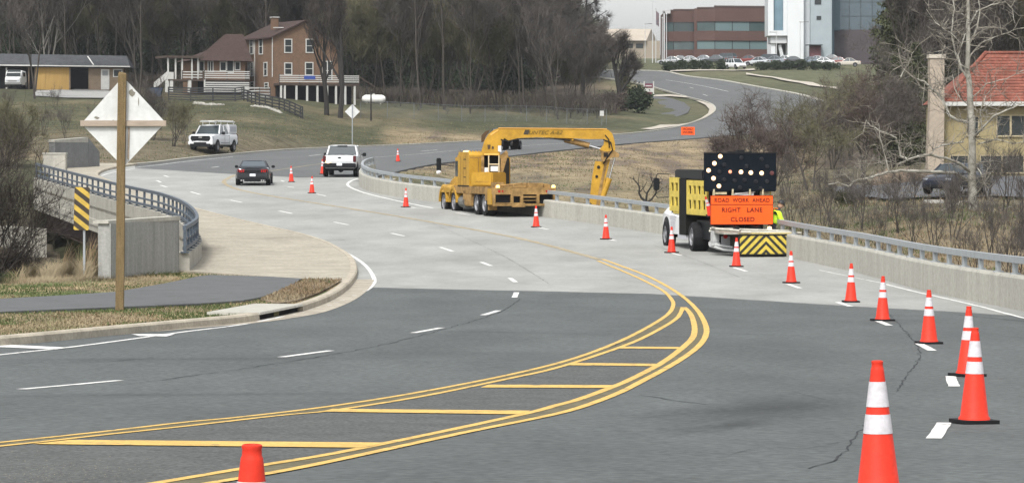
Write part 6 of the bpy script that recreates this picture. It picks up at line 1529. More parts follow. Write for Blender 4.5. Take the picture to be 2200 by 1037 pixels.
# pale long roofed building far behind
Yq=820.0; kq=Yq/F; zq=CZ-(120-HZ)*kq; q0=WX(1365,Yq)
t=thing('far_hall','pale low hall with beige pitched roof far behind the bare trees','building',(q0,Yq,zq))
def qx(px): return (px-1365)*kq
def qz(py): return (120-py)*kq
mb=MB(); mb.box(qx(1290),qx(1418),0,15,-4,qz(88)); mb.build('wall',mat('beige_wall',(.25,.215,.17),.9),t)
mb=MB(); mb.add([(qx(1288),-1,qz(88)),(qx(1388),-1,qz(88)),(qx(1402),8,qz(60)),(qx(1292),8,qz(60)),(qx(1420),16,qz(88)),(qx(1288),16,qz(88))],[(0,1,2,3),(3,2,4,5),(1,4,2),(0,3,5)]); mb.build('roof',mat('beige_roof',(.33,.29,.24),.9,var=.08,scale=.3),t)
mb=MB()
for px in (1308,1330,1352,1374): mb.box(qx(px)-.9,qx(px)+.9,-.1,0,qz(104),qz(94))
mb.build('windows' if False else 'window_band',M['wglass'],t)
# poles and lamps
def pole(name,label,px,Y,pyb,pyt,r,cat,flag=False,arm=0):
    k=Y/F; z0=CZ-(pyb-HZ)*k; h=(pyb-pyt)*k; t=thing(name,label,cat,(WX(px,Y),Y,z0)); mb=MB(); mb.cyl((0,0,-1),(0,0,h),r,r*.6,8); mb.build('pole',mat('pale_pole',(.45,.46,.46),.5),t)
    mb=MB(); mb.lathe([(.001,r*3),(r*1.6,r*2),(r*1.6,0),(.001,0)],8,c=(0,0,h)); mb.build('finial',mat('pale_pole',(.45,.46,.46),.5),t)
    if flag:
        mb=MB(); n=8; vs=[]
        for i in range(n+1):
            for z in (h*.97,h*.97-2.6): vs.append((i/n*.55+.05,.15*math.sin(i*1.3),z-.5*i/n))
        mb.add(vs,[(2*i,2*i+2,2*i+3,2*i+1) for i in range(n)]); mb.build('flag',mat('furled_flag',(.12,.13,.16),.8,col2=(.3,.2,.2),scale=2),t)
    if arm:
        mb=MB(); mb.tube([(0,0,h),(arm*1.2,0,h+.05)],.06,6); mb.box(min(0,arm*.6)+arm*.6,max(0,arm*.6)+arm*.9,-.15,.15,h-.02,h+.12); mb.build('lamp_head',mat('lamp_head_grey',(.2,.2,.2),.6),t)
    return t
pole('flagpole','tallest thin pole in front of the sky gap, running out of the frame top',1402,640,135,-20,.10,'pole')
pole('flagpole','flagpole with a furled dark flag left of the brick office',1409,640,135,20,.09,'flagpole',True)
pole('flagpole','bare pale pole closest to the brick office corner',1432,640,135,32,.09,'pole')
pole('flagpole','bare pale pole just left of the brick office corner',1423,640,135,40,.09,'pole')
pole('street_lamp','slim lamp post with a short arm left of the flagpoles',1386,650,135,52,.07,'street lamp',arm=1)
pole('street_lamp','dark lamp post with arm before the white office tower',1719,585,138,48,.10,'street lamp',arm=1)
pole('street_lamp','pale lamp post under the overhang between the two offices',1668,590,138,70,.09,'street lamp',arm=-1)
# hedge and parked cars
M['hedge']=mat('hedge_green',(.030,.042,.022),.95,var=.4,scale=.6)
for i,(px,w_,h_) in enumerate([(1436,2.2,1.7),(1465,2.6,1.8),(1495,2.6,1.7),(1522,2.2,1.6),(1548,1.6,1.9),(1640,2.6,1.5),(1668,2.6,1.6),(1695,2.6,1.7),(1722,2.6,1.7),(1752,2.6,1.6),(1782,2.6,1.5)]):
    p=onT(px,560); make_shrub('hedge_shrub','dark green clipped shrub in the hedge before the office car park',tuple(p),40+i,w_*.62,1.0,h_*1.05,M['hedge'],'hedge shrubs along the office car park',n=1500,leaf=.16)
cols=[('silver',(.35,.36,.37)),('white',(.62,.63,.64)),('graphite',(.07,.075,.08)),('white',(.66,.67,.68)),('pale silver',(.42,.44,.46)),('steel grey',(.20,.22,.24)),('black',(.03,.03,.035)),('blue grey',(.14,.17,.21)),('white',(.60,.61,.62)),('dark red',(.16,.04,.035)),('beige',(.40,.37,.32))]
spots=[(1440,590,75,0,0,'farthest left of the parked cars, below the bare poles'),(1478,588,80,0,0,'parked before the brick office left of centre'),(1535,586,70,2,0,'parked before the brick office, dark and beside the white one'),(1581,562,40,3,1,'largest parked car, on the grass edge before the brick office'),(1628,570,62,4,0,'parked right of the big white one'),(1662,572,65,5,0,'parked under the overhanging white corner'),(1700,575,70,6,0,'parked below the white office tower'),(1738,578,70,7,0,'parked at the maroon entrance'),(1765,570,80,8,0,'parked low before the grey block'),(1797,574,78,9,0,'parked at the foot of the glass building'),(1820,568,85,10,0,'parked farthest right, below the glass building'),(1458,592,82,6,0,'parked between the two leftmost silver cars'),(1508,590,75,5,0,'parked left of the dark one before the brick office'),(1556,592,60,2,1,'tucked behind the big white one at its left'),(1605,590,65,9,0,'tucked behind the big white one at its right'),(1645,588,60,6,1,'parked below the office gap, taller than its neighbours'),(1682,590,74,1,0,'parked below the white columns'),(1752,590,72,4,0,'parked in the second row before the grey block'),(1783,592,77,2,0,'parked in the second row under the navy glass corner')]
for i,(px,Y,ang,ci,suv,ds) in enumerate(spots):
    p=onT(px,Y); nm,cc=cols[ci]
    lb={0:'silver car farthest left of the parked cars, below the bare poles'}
    sedan('parked_car',nm+' car, '+ds,(p.x,p.y,p.z+(.5 if Y>565 else .3)),rad(ang if i!=3 else 205),mat('car_paint_%s'%nm.replace(' ','_')+str(ci),cc,.35,coat=.5),M['glass'],L=4.6,W=.93,H=1.72 if suv else 1.5,suv=bool(suv),simple=True,group='cars parked before the offices')
# ------------------------------------------------------------------ verge details on the far bend
M['apron']=mat('pale_apron_concrete',(.36,.33,.28),.9,var=.08,scale=.6)
rb=lambda pts:xy(px2w(pts))
struct(drape('pavement_apron',rb([(1314,272),(1340,270),(1400,271),(1458,270),(1482,266),(1505,257),(1521,246),(1524,237),(1516,228),(1495,218),(1510,220),(1530,227),(1537,237),(1530,246),(1508,258),(1460,272),(1398,281),(1370,279),(1345,273)]),M['apron'],.14))
struct(drape('island_path',rb([(1330,262),(1400,262),(1450,254),(1478,244),(1483,233),(1470,222),(1440,212),(1405,206),(1398,208),(1412,218),(1420,230),(1408,244),(1370,252),(1330,256)]),M['path'],.10))
struct(drape('pavement_strip',rb([(1404,206),(1440,205),(1475,209),(1478,212),(1440,209),(1404,209.5)]),M['apron'],.15))
struct(drapeT('upper_walkway',[(1603,160),(1660,167),(1753,182),(1800,190),(1800,194),(1753,187),(1660,171),(1603,163)],M['apron'],.2,440,560))
struct(drapeT('upper_kerb_line',[(1440,153.5),(1500,152.5),(1560,151.5),(1622,150),(1622,152),(1560,153.5),(1500,155),(1440,156)],M['apron'],.2,460,620))
p=Vector((WX(1394,470),470,rz(470))); k=470/F
t=thing('estate_sign','white framed maroon and white board sign beside the far footpath','sign',tuple(p))
mb=MB()
for x in (-10*k,10*k): mb.box(x-.08,x+.08,-.05,.05,-.5,32*k)
for z in (10*k,): mb.box(-10*k,10*k,-.045,.045,z-.06,z+.06)
mb.build('frame',M['trim'],t)
mb=MB(); mb.box(-9.5*k,9.5*k,-.03,.03,18*k,27*k); mb.box(-6*k,6*k,-.03,.03,3*k,9*k); mb.build('board',mat('maroon_board',(.13,.035,.06),.7),t)
mb=MB(); mb.box(-9*k,9*k,-.04,.04,11*k,17*k); mb.box(-7*k,6*k,-.04,-.02,21*k,23.5*k); mb.build('white_band',M['trim'],t)
# ------------------------------------------------------------------ yellow house
Yy=206.0; ky=Yy/F; zY=CZ-(375-HZ)*ky
yh=thing('yellow_house','yellow rendered house with an orange red tiled hip roof at the right edge','house',(WX(2027,Yy),Yy,zY))
def yx(px): return (px-2027)*ky
def yz(py): return (375-py)*ky
M['yel']=mat('yellow_render',(.255,.215,.12),.9,var=.12,scale=1.2,fine=.08,fscale=8)
M['tile']=mat('orange_red_tiles',(.175,.064,.046),.85,var=.3,scale=1.2,fine=.25,fscale=7)
mb=MB(); mb.box(yx(2029),yx(2420),0,9,-1.5,yz(226)); mb.build('wall',M['yel'],yh)
mb=MB(); mb.add([(yx(2022),-.6,yz(221)),(yx(2430),-.6,yz(221)),(yx(2430),9.6,yz(221)),(yx(2022),9.6,yz(221)),(yx(2140),4.5,yz(111)),(yx(2330),4.5,yz(111))],[(0,1,5,4),(0,4,3),(1,2,5),(2,3,4,5),(3,2,1,0)]); rf=mb.build('roof',M['tile'],yh)
mb=MB()
for i in range(16):
    f=(i+.5)/17; z=yz(221)+(yz(111)-yz(221))*f; y=-.6+5.1*f; mb.box(yx(2022)+ (yx(2140)-yx(2022))*f,yx(2430),y-.05,y+.03,z-.01,z+.04)
mb.build('tile_courses',M['tile'],rf)
mb=MB(); mb.tube([(yx(2022),-.6,yz(221)+.05),(yx(2140),4.5,yz(111)+.08)],.12,6); mb.tube([(yx(2140),4.5,yz(111)+.05),(yx(2330),4.5,yz(111)+.05)],.13,6); mb.build('ridge_tiles',M['tile'],rf)
mb=MB(); mb.box(yx(2018),yx(2430),-.75,-.6,yz(228),yz(219)); mb.build('gutter',mat('grey_white_gutter',(.42,.42,.40),.6),yh)
mb=MB(); loft(mb,[[(yx(a),-.9,z),(yx(b_),-.9,z),(yx(b_),.2,z),(yx(a),.2,z)] for a,b_,z in ((1988,2024,-1.5),(1990,2024,yz(310)),(1994,2025,yz(240)),(1994,2025,yz(125)))]); ch=mb.build('chimney',mat('pink_beige_render',(.30,.255,.205),.9,var=.12,scale=1.5,fine=.08,fscale=7),yh)
mb=MB(); mb.box(yx(1992),yx(2027),-.98,.28,yz(126),yz(118)); mb.build('cap',mat('pale_cap',(.42,.38,.32),.9),ch); mb=MB(); mb.box(yx(1996),yx(2023),-.85,.15,yz(118),yz(112)); mb.build('pot',M['blkpl'],ch)
mb=MB(); mb.box(yx(2019),yx(2023),-.2,-.1,-.5,yz(235)); mb.build('downspout',M['trim'],yh)
def yw(a,b_,t_,bo,nm='window',mid=True,sill=True):
    mb=MB(); mb.box(yx(a),yx(b_),-.06,.0,yz(bo),yz(t_)); o=mb.build(nm,M['wglass'],yh); m2=MB()
    for q in ((a,a+2,t_,bo),(b_-2,b_,t_,bo)): m2.box(yx(q[0]),yx(q[1]),-.10,-.055,yz(q[3]),yz(q[2]))
    m2.box(yx(a),yx(b_),-.098,-.055,yz(t_+2),yz(t_)); m2.box(yx(a),yx(b_),-.12,-.055,yz(bo+1),yz(bo-2))
    if mid: m=(a+b_)/2; m2.box(yx(m)-.06,yx(m)+.06,-.099,-.055,yz(bo),yz(t_))
    m2.build('frame',mat('tan_frame',(.34,.29,.19),.7),o)
yw(2140,2202,247,293); yw(2076,2103,250,292,mid=False); yw(2240,2290,247,293)
yw(2040,2081,333,372,'garage_door',mid=False); yw(2105,2200,333,372,'garage_door'); 
# driveway, boulders and car
struct(drapeT('driveway',[(1790,405),(1850,400),(1930,396),(2010,392),(2100,385),(2300,385),(2300,425),(2100,432),(1990,434),(1900,432),(1840,428),(1795,418)],mat('driveway_asphalt',(.085,.088,.095),.9,var=.12,scale=.6),.16,130,260))
p=GT(2062,428,130,230); sedan('parked_car','dark navy car on the driveway beside the yellow house, behind the sycamore',(p.x,p.y+1.5,p.z+.16),rad(148),mat('navy_car_paint',(.015,.018,.028),.35,coat=.4),M['glass'],L=4.8,W=.95,H=1.55,suv=True,simple=True)
stones('boulder_wall','row of brown boulders along the far edge of the driveway',GT(1890,400,150,260),GT(1988,392,150,260),14,.95,mat('brown_boulder',(.15,.115,.085),.9,var=.3,scale=1.5),8,'boulders')
t=thing('timber_edging','short pale timber lying along the near driveway edge','timber',tuple(GT(1985,440,120,230)))
mb=MB(); mb.bbox(0,.95,0,.2,0.02,.2,.03); mb.build('beam',mat('pale_timber',(.42,.41,.38),.8),t)

Yz=720.0; kz=Yz/F; zz=CZ-(125-HZ)*kz
t=thing('grey_building','pale grey flat roofed building seen through the bare trees left of the sky gap','building',(WX(1240,Yz),Yz,zz))
mb=MB(); mb.box((1195-1240)*kz,(1288-1240)*kz,0,14,-3,(125-30)*kz); mb.build('wall',mat('dull_grey_wall',(.24,.24,.235),.9),t)
mb=MB(); mb.box((1160-1240)*kz,(1195-1240)*kz,1,14,-3,(125-22)*kz); mb.build('side_wall',mat('dull_brown_wall',(.15,.125,.105),.9),t)
for px in (1205,1228,1251,1272): mb=MB(); mb.box((px-6-1240)*kz,(px+6-1240)*kz,-.1,0,(125-72)*kz,(125-50)*kz); mb.build('window',M['wglass'],t)
# ------------------------------------------------------------------ trees
GW='bare trees of the woods behind the house and fence'
LW='bare grey brown tree in the dense woods behind the brick house and chain link fence'
RT_=random.Random(21)
protos=[]
for i,(H,r0,k) in enumerate([(17,.13,dict(ang=(20,42),up=.35)),(19,.145,dict(ang=(18,38),up=.4,first=.4)),(14,.10,dict(ang=(25,50),up=.25)),(16,.12,dict(ang=(25,48),up=.3,multi=2)),(12,.10,dict(ang=(25,55),up=.25,multi=3))]):
    protos.append(make_tree('bare_tree',LW,'tree',(0,0,0),100+i,H,r0,M['bark'],M['twig'] if i!=4 else M['twig_o'],GW,levels=4,twig_w=.036,twig_n=8,twig_len=1.5,**k))
used=[False]*5; forest=[]
Ypos=[(402,425,26),(425,455,30),(455,500,34),(500,545,30)]
for ya,yb,n in Ypos:
    for i in range(n):
        px=-60+(1345+60)*(i+RT_.random())/n; Y=RT_.uniform(ya,yb)
        if 330<px<800 and Y<425: Y+=28
        if px>1215: Y=max(Y,440)
        forest.append((px,Y))
forest+=[(860,385),(905,378),(955,380),(1010,376),(1070,384),(1120,380),(1180,388),(1240,392),(800,395),(75,380),(300,383),(140,398),(20,402)]
for px,Y in forest:
    p=onT(px,Y); j=RT_.choice([0,1,2,3,3,4]) if px<1200 else RT_.choice([2,4,2,3]); s=RT_.uniform(.85,1.2)*(1 if px<1180 else .55 if px<1280 else .38)
    if 1290<px<1430: s*=.75
    if not used[j]: o=protos[j]; o.location=p; o.rotation_euler=(0,0,RT_.uniform(0,6)); o.scale=(s,s,s); used[j]=True
    else: dup(protos[j],p,RT_.uniform(0,6.28),None,s)
# evergreens mixed in the woods
GE='dark evergreens standing among the bare woods'
ev=None
for px,Y,H in ((20,470,14),(120,478,15),(250,470,15),(330,480,14),(480,480,15),(820,470,13),(930,462,14),(1085,450,17),(1110,462,15),(1020,480,14),(690,485,14),(590,490,15),(400,490,16),(180,495,16),(760,490,15),(60,500,17),(880,500,16),(960,505,16)):
    p=onT(px,Y)
    if ev is None: ev=make_evergreen('evergreen_tree','dark evergreen standing among the bare trees of the woods','tree',tuple(p),5,15,3.6,M['needle'],GE,n=5200,leaf=.42); 
    else: dup(ev,p,RT_.uniform(0,6),None,H/15)
# deep mass of the woods, one uncountable backdrop of twigs and dull foliage
r=np.random.default_rng(9); n=150000
px=r.uniform(-250,1290,n); Yv=r.uniform(520,640,n); X=(px-1100)/F*Yv
zg=CZ-terrH(X,Yv); hm=(15+4*np.sin(px*.021)+3*np.sin(px*.053+1))*np.clip((1330-px)/120,.35,1)
z=zg+hm*r.uniform(0,1,n)**.8
d=r.normal(size=(n,3))*np.array([.6,.3,1.0]); d/=np.linalg.norm(d,axis=1,keepdims=True); P0=np.stack([X,Yv,z],1)
L_=r.uniform(.8,2.2,n)[:,None]; P1=P0+d*L_; W=r.uniform(.10,.32,n)
s=np.cross(d,r.normal(size=(n,3))); s/=np.linalg.norm(s,axis=1,keepdims=True)
V=np.stack([P0-s*W[:,None]/2,P0+s*W[:,None]/2,P1+s*W[:,None]/3,P1-s*W[:,None]/3],1).reshape(-1,3); i=np.arange(n)*4
o=np_mesh('far_woods',V,np.stack([i,i+1,i+2,i+3],1),[M['twig'],M['needle'],M['twig_d']],r.choice(3,n,p=[.45,.25,.3]))
tag(o,'deep tangled mass of far woods filling in behind the individual trees','woods',kind='stuff')
# underbrush at the foot of the woods
n=26000; px=r.uniform(-150,1330,n); Yv=r.uniform(396,430,n); Yv=np.where((px<800)&(Yv<412),Yv+22,Yv); X=(px-1100)/F*Yv; zg=terr(X,Yv)
o=blades('underbrush',np.stack([X,Yv,zg],1),r.uniform(.5,2.2,n),r.uniform(.03,.10,n),r.uniform(.1,.9,n),[M['twig'],M['twig_r'],M['twig_d'],M['twig_o']],3,r.integers(0,4,n))
tag(o,'tangled brown underbrush at the foot of the woods','underbrush',kind='stuff')
# named single trees
def single(label,px,Y,H,r0,seed,bark,twig,name='bare_tree',cat='tree',group=None,**k):
    kk=dict(levels=4,twig_w=.03,twig_n=6,twig_len=.9); kk.update(k)
    return make_tree(name,label,cat,tuple(onT(px,Y)),seed,H,r0,bark,twig,group,rz=seed*1.3,**kk)
single('dark bare tree in front of the brick house gable, left of the pair',702,352,9.5,.30,31,M['bark_d'],M['twig_d'],ang=(25,50),up=.3,levels=4,twig_n=4)
single('dark bare tree in front of the brick house gable, right of the pair',730,346,9.8,.30,32,M['bark_d'],M['twig_d'],ang=(22,48),up=.35,twig_n=4)
single('thin bare tree between the shed and the big diamond sign',75,360,10,.13,33,M['bark'],M['twig'],twig_n=4)
single('pale bare tree spreading over the shed roof',103,408,13,.16,34,mat('pale_grey_bark',(.2,.19,.17),.9),M['twig'],multi=3,twig_n=4)
single('big dark bare tree with a leaning bough at the far road bend',1336,415,7.8,.42,35,M['bark_d'],M['twig_d'],ang=(30,60),up=.2,first=.3,twig_n=8)
single('tall straight bare tree against the sky gap',1252,430,17,.28,36,M['bark_d'],M['twig_d'],ang=(45,75),up=.05,first=.25,lenf=.36,twig_n=8)
single('bare tree standing by the chain link fence behind the crane boom',1200,372,10,.13,37,M['bark'],M['twig'],twig_n=4)
# leaning bough with dark evergreen bush below, at the bend
make_shrub('evergreen_bush','dark round evergreen bush at the bend beside the estate sign',tuple(onT(1372,402)),61,1.6,1.2,3.0,M['needle'],n=4000,leaf=.2)
make_shrub('evergreen_bush','low dark bush under the big bare tree at the bend',tuple(onT(1330,405)),62,2.6,1.4,2.4,M['twig_r'],n=3500,leaf=.16)
# small crooked tree between the two trucks
t=thing('crooked_tree','small crooked leafless tree on the bank between the two trucks','tree',tuple(onT(1392,183)))
Yc=183.0; base=t.location.copy(); mb=MB(); k=Yc/F
def cp_(px,py,dy=0): return PX(px,py,Yc+dy)-base
def limbp(mb,pts,r0,r1,n=6,j=0,R=random.Random(3)):
    P=[cp_(*q) for q in pts]; m=len(P); mb.tube(P,[r0+(r1-r0)*i/(m-1) for i in range(m)],n,0,False); return P
limbp(mb,[(1392,490),(1391,465),(1390,447),(1388,433)],.13,.09)
for pts,r0,r1 in (([(1388,433),(1378,425),(1373,415),(1374,402),(1368,392),(1360,384),(1352,382)],.08,.02),([(1389,436),(1400,428),(1409,415),(1412,400),(1420,390)],.07,.02),([(1388,432),(1390,415),(1398,402),(1403,390),(1408,380)],.07,.02),([(1375,412),(1385,400),(1390,390)],.035,.012),([(1373,404),(1371,388),(1374,372)],.03,.01),([(1396,404),(1404,398),(1414,396)],.03,.01),([(1362,386),(1360,376)],.02,.01),([(1408,416),(1418,410),(1424,402)],.03,.01),([(1402,392),(1398,380),(1400,370)],.03,.01),([(1390,418),(1383,408),(1380,395)],.03,.01)):
    limbp(mb,pts,r0,r1)
mb.build('trunk',M['bark_d'],t,smooth=True)
rr=random.Random(8); tw=[]
for i in range(120):
    px=rr.gauss(1390,20); py=rr.gauss(392,14); a=cp_(px,py,rr.uniform(-.6,.6)); d=Vector((rr.gauss(0,1),rr.gauss(0,.5),abs(rr.gauss(0,1)))).normalized()*rr.uniform(.2,.45); tw.append((tuple(a),tuple(a+d),.014))
V,Fq=ribbons(tw,3); np_mesh('crown',V,Fq,M['twig_d'],parent=t)
# shrubs and trees on the right
kw=dict(levels=4,twig_w=.019,kids=(2,4),ang=(28,62),up=.12,wob=.2,twig_n=4)
SH=[('reddish bare shrub tree covering the far road bend, left of the right hand shrubs',1612,222,4.7,.07,41,'twig_r',4),
('reddish bare shrub tree right behind the arrow board',1668,205,3.4,.06,42,'twig_r',4),
('olive tinged bare tree rising right of the arrow board',1742,190,5.2,.09,43,'twig_o',2),
('wide brown bare tree left of the pink beige chimney',1850,215,5.4,.08,44,'twig_r',3),
('dense grey bare tree just left of the chimney, behind the wide brown one',1920,232,6.0,.08,45,'twig',4),
('bare reddish tree standing by the bend of the upper road, before the car park',1800,300,7.0,.09,46,'twig_r',3),
('low brown thicket on the bank left of the arrow board top',1560,250,2.6,.05,47,'twig_r',4),
('brown bare thicket between the far road and the driveway boulders',1790,245,4.6,.07,48,'twig',4),
('dull brown bare tree directly above the driveway boulders',1890,250,5.6,.08,49,'twig_r',4),
('tall thin grey tree left of the dark evergreens behind the chimney group',1908,262,9.5,.12,50,'twig',2),
('brown thicket below the upper road, above the arrow board right corner',1700,262,4.4,.06,52,'twig',4),
('brown thicket on the rise left of the chimney tree group',1830,275,5.6,.07,53,'twig_o',4)]
for lab,px,Y,H,r0,sd,tm,mu in SH: single(lab,px,Y,H,r0,sd,M['bark'],M[tm],'shrub_tree',multi=mu,twig_len=.75,**kw)
GR='bare brush trees behind the right parapet'; LR='slender bare brush tree behind the right parapet rail'
bp=None
for px,Y,H in ((1560,235,2.6),(1700,150,3.2),(1730,140,2.8),(1770,150,3.2),(1800,134,2.6),(1850,142,3.4),(1890,128,2.8),(1930,136,3.3),(1965,126,3.0),(2010,122,3.2),(2050,130,3.4),(2090,112,2.8),(2130,120,3.4),(2165,108,3.2),(2195,112,3.8),(2230,106,3.4),(2160,150,4.6),(2205,140,4.6),(2290,125,4),(2360,140,4.2),(2440,120,3.6),(2540,135,4.4),(2640,125,4),(1780,158,3.4),(1835,152,3.0),(1912,150,3.2),(1965,158,3.0),(2045,146,3.2),(2125,158,3.6),(1820,165,3.0),(1690,185,3.6)):
    p=onT(px,Y)
    if bp is None: bp=make_tree('brush_tree',LR,'tree',tuple(p),51,3.4,.05,M['bark'],M['twig'],GR,multi=3,levels=3,twig_n=5,twig_len=.5,twig_w=.011,kids=(2,4)); bp.scale=(H/5,)*3
    else: dup(bp,p,RT_.uniform(0,6),None,H/5)
GP='dark evergreens behind the yellow house'; LP_='tall dark evergreen behind the yellow house and its chimney'
for i,(px,Y,H) in enumerate(((1918,300,15),(1938,285,14),(1965,300,16),(2005,290,17),(2050,300,17),(2095,290,16),(2140,300,17),(2185,292,17),(2230,300,16),(1925,262,8),(1968,255,9),(2075,320,18),(2000,325,18),(1930,330,14),(2290,300,16),(2370,290,15),(2460,305,17),(2560,295,16),(2680,300,16),(2800,290,15),(2330,260,12),(2520,255,12))):
    p=onT(px,Y)
    if i==0: e2=make_evergreen('evergreen_tree',LP_,'tree',tuple(p),15,16,3.4,M['needle2'],GP,n=9000,leaf=.34,low=.02); e2.scale=(H/16,)*3
    else: dup(e2,p,RT_.uniform(0,6),None,H/16)
GB='bare trees mixed with the evergreens behind the yellow house'
for i,(px,Y,s) in enumerate(((1912,290,.8),(1950,278,.75),(2030,280,.8),(2110,275,.8),(2170,282,.85),(1920,320,.85),(2210,270,.8),(1925,345,.75))):
    dup(protos[i%5],onT(px,Y),RT_.uniform(0,6),'bare grey tree among the dark evergreens behind the yellow house',s,GB)
make_shrub('evergreen_bush','dark green mound of shrub left of the chimney foot',tuple(onT(1950,232)),63,2.4,1.6,3.0,M['needle2'],n=5000,leaf=.13)
make_shrub('evergreen_bush','small round green shrub on the driveway verge',tuple(onT(1815,165)),64,.75,.6,.85,mat('dull_green_leaf',(.05,.052,.028),.9,var=.3,scale=3),n=1600,leaf=.06)
make_shrub('evergreen_bush','olive green shrub at the sycamore foot beside the navy car',tuple(onT(2045,172)),65,.9,.6,1.3,mat('olive_leaf',(.10,.085,.035),.9,var=.3,scale=3),n=2200,leaf=.06)
make_shrub('rust_bush','rust brown bush at the right edge behind the parapet',tuple(onT(2195,100)),66,.9,.7,1.25,mat('rust_leaf',(.16,.07,.04),.9,var=.3,scale=3),n=2600,leaf=.045)
for i,(px,Y,H) in enumerate(((18,275,3.4),(60,268,2.8),(95,290,3.2),(140,285,3.4),(200,300,3.0),(300,268,3.6),(345,300,2.6),(20,325,3.2),(120,335,3.0),(395,268,3.0))):
    dup(bp,onT(px,Y),RT_.uniform(0,6),'small bare bush on the grass slope between the shed and the white camper pickup',H/4.4,'bare bushes on the left grass slope')
for i,(px,Y,H) in enumerate(((1165,378,3.6),(1195,384,3.4),(1225,380,3.8),(1255,388,3.4),(1283,380,3.0),(1310,392,3.4),(1010,372,3.2),(900,372,3.4),(850,378,3.0),(960,368,2.6))):
    dup(bp,onT(px,Y),RT_.uniform(0,6),'small bare bush close behind the chain link fence',H/4.0,'bare bushes behind the chain link fence')
# sycamore, traced limbs
Yq=152.0; base=Vector((WX(2098,Yq),Yq,float(TN(WX(2098,Yq),Yq)[0])))
t=thing('sycamore_tree','large pale barked sycamore with crooked white limbs before the yellow house','tree',tuple(base))
def sy(pts,r0,r1,n=8,mbx=None):
    P=[PX(x,y,Yq+(q[0] if q else 0))-base for x,y,*q in [(a[0],a[1],a[2:]) for a in pts] for q in [q[0]]]
    m=len(P); R=random.Random(len(pts)*7+int(pts[0][0])); 
    P2=[]
    for a,b in zip(P,P[1:]):
        for j in range(3): P2.append(a.lerp(b,j/3)+Vector((R.uniform(-.02,.02),R.uniform(-.03,.03),R.uniform(-.02,.02))))
    P2.append(P[-1]); m=len(P2)
    mbx.tube(P2,[.60*(r0+(r1-r0)*i/(m-1)) for i in range(m)],n,0,False)
mb=MB()
sy([(2104,560),(2098,500),(2090,430),(2088,380),(2090,330),(2088,260),(2084,200),(2078,150),(2080,90),(2080,30),(2076,-40)],.40,.11,12,mb)
tr=mb.build('trunk',M['syc'],t,smooth=True)
LIM=[([(2092,400),(2075,385),(2050,372,-1),(2020,370,-2),(1975,368,-3),(1935,367,-3.5),(1905,370,-3.6),(1880,378,-4),(1855,385,-4),(1835,389,-4),(1824,400,-4),(1815,398,-4),(1800,392,-4),(1780,396,-4.2)],.15,.035),
([(2086,370),(2060,350,-1),(2030,340,-1.5),(1990,332,-2),(1950,343,-2.5),(1935,335,-2.5),(1930,310,-2.5),(1925,297,-2.7),(1900,285,-3),(1870,270,-3),(1860,258,-3)],.12,.03),
([(2086,265),(2060,258,1),(2040,250,1),(2030,225,1.5),(2018,205,2),(2000,190,2),(1985,175,2),(1962,168,2),(1942,150,2),(1935,130,2.4),(1930,105,2.5)],.13,.03),
([(2090,300),(2110,275,-1),(2135,250,-1.5),(2165,235,-2),(2200,222,-2)],.10,.05),
([(2080,60),(2100,25,1),(2130,10,1),(2160,5,1),(2175,20,1),(2180,50,1)],.07,.02),
([(2082,150),(2064,140,-.5),(2058,120,-.5),(2066,95,-.5),(2074,72,-.5)],.07,.05),
([(2080,40),(2060,25,.5),(2040,30,.5)],.04,.015),
([(2100,360),(2108,375,-1),(2115,395,-1),(2124,404,-1)],.05,.02),
([(2096,420),(2110,400,-.8),(2120,385,-1),(2132,370,-1)],.06,.05),
([(2092,440),(2070,432,-1),(2050,440,-1.5),(2022,452,-1.8)],.09,.05),
([(2096,450),(2110,460,-.5),(2120,480,-1),(2126,500,-1)],.05,.015),
([(1998,332,-2),(2010,318,-1.5),(2025,312,-1),(2070,305,0)],.05,.06),
([(1910,367,-3.5),(1905,345,-3.6),(1896,315,-3.6),(1890,290,-3.6),(1888,265,-3.6)],.05,.02),
([(1860,385,-4),(1862,400,-4),(1880,392,-4)],.03,.01),
([(1935,165,2),(1950,140,2),(1960,115,2),(1975,95,2)],.05,.015),
([(1965,168,2),(1980,190,2),(1998,198,2),(2012,198,2)],.035,.02),
([(2105,350),(2135,345,1),(2160,350,1),(2200,335,1)],.05,.02),
([(2100,310),(2140,300,1),(2180,308,1),(2215,300,1)],.05,.02),
([(2085,120),(2110,90,1),(2150,75,1),(2195,60,1)],.05,.015),
([(2110,275,-1),(2105,240,-1),(2118,205,-1),(2140,180,-1)],.05,.015),
([(2090,210),(2120,180,0),(2160,170,0),(2200,150,0)],.05,.015),
([(2080,170),(2066,150,0),(2052,110,0),(2044,70,0),(2050,20,0),(2046,-20,0)],.09,.04),
([(2079,100),(2096,70,0),(2106,30,0),(2100,-10,0)],.07,.03),
([(2088,230),(2066,215,0),(2050,190,0),(2046,160,0)],.06,.02),
([(2066,95,-.5),(2040,70,-.5),(2010,50,-.5),(1990,20,-.5)],.04,.015),
([(2018,205,2),(2030,170,2),(2020,130,2),(2030,95,2)],.04,.015),
([(1950,343,-2.5),(1925,352,-2.5),(1900,345,-2.5),(1880,352,-2.5)],.035,.012),
([(2092,470),(2075,480,-.5),(2062,500,-.5)],.05,.015),([(2110,460,-.5),(2140,455,-.5),(2180,440,-.5),(2220,438,-.5)],.045,.015)]
tw=[]; R=random.Random(5)
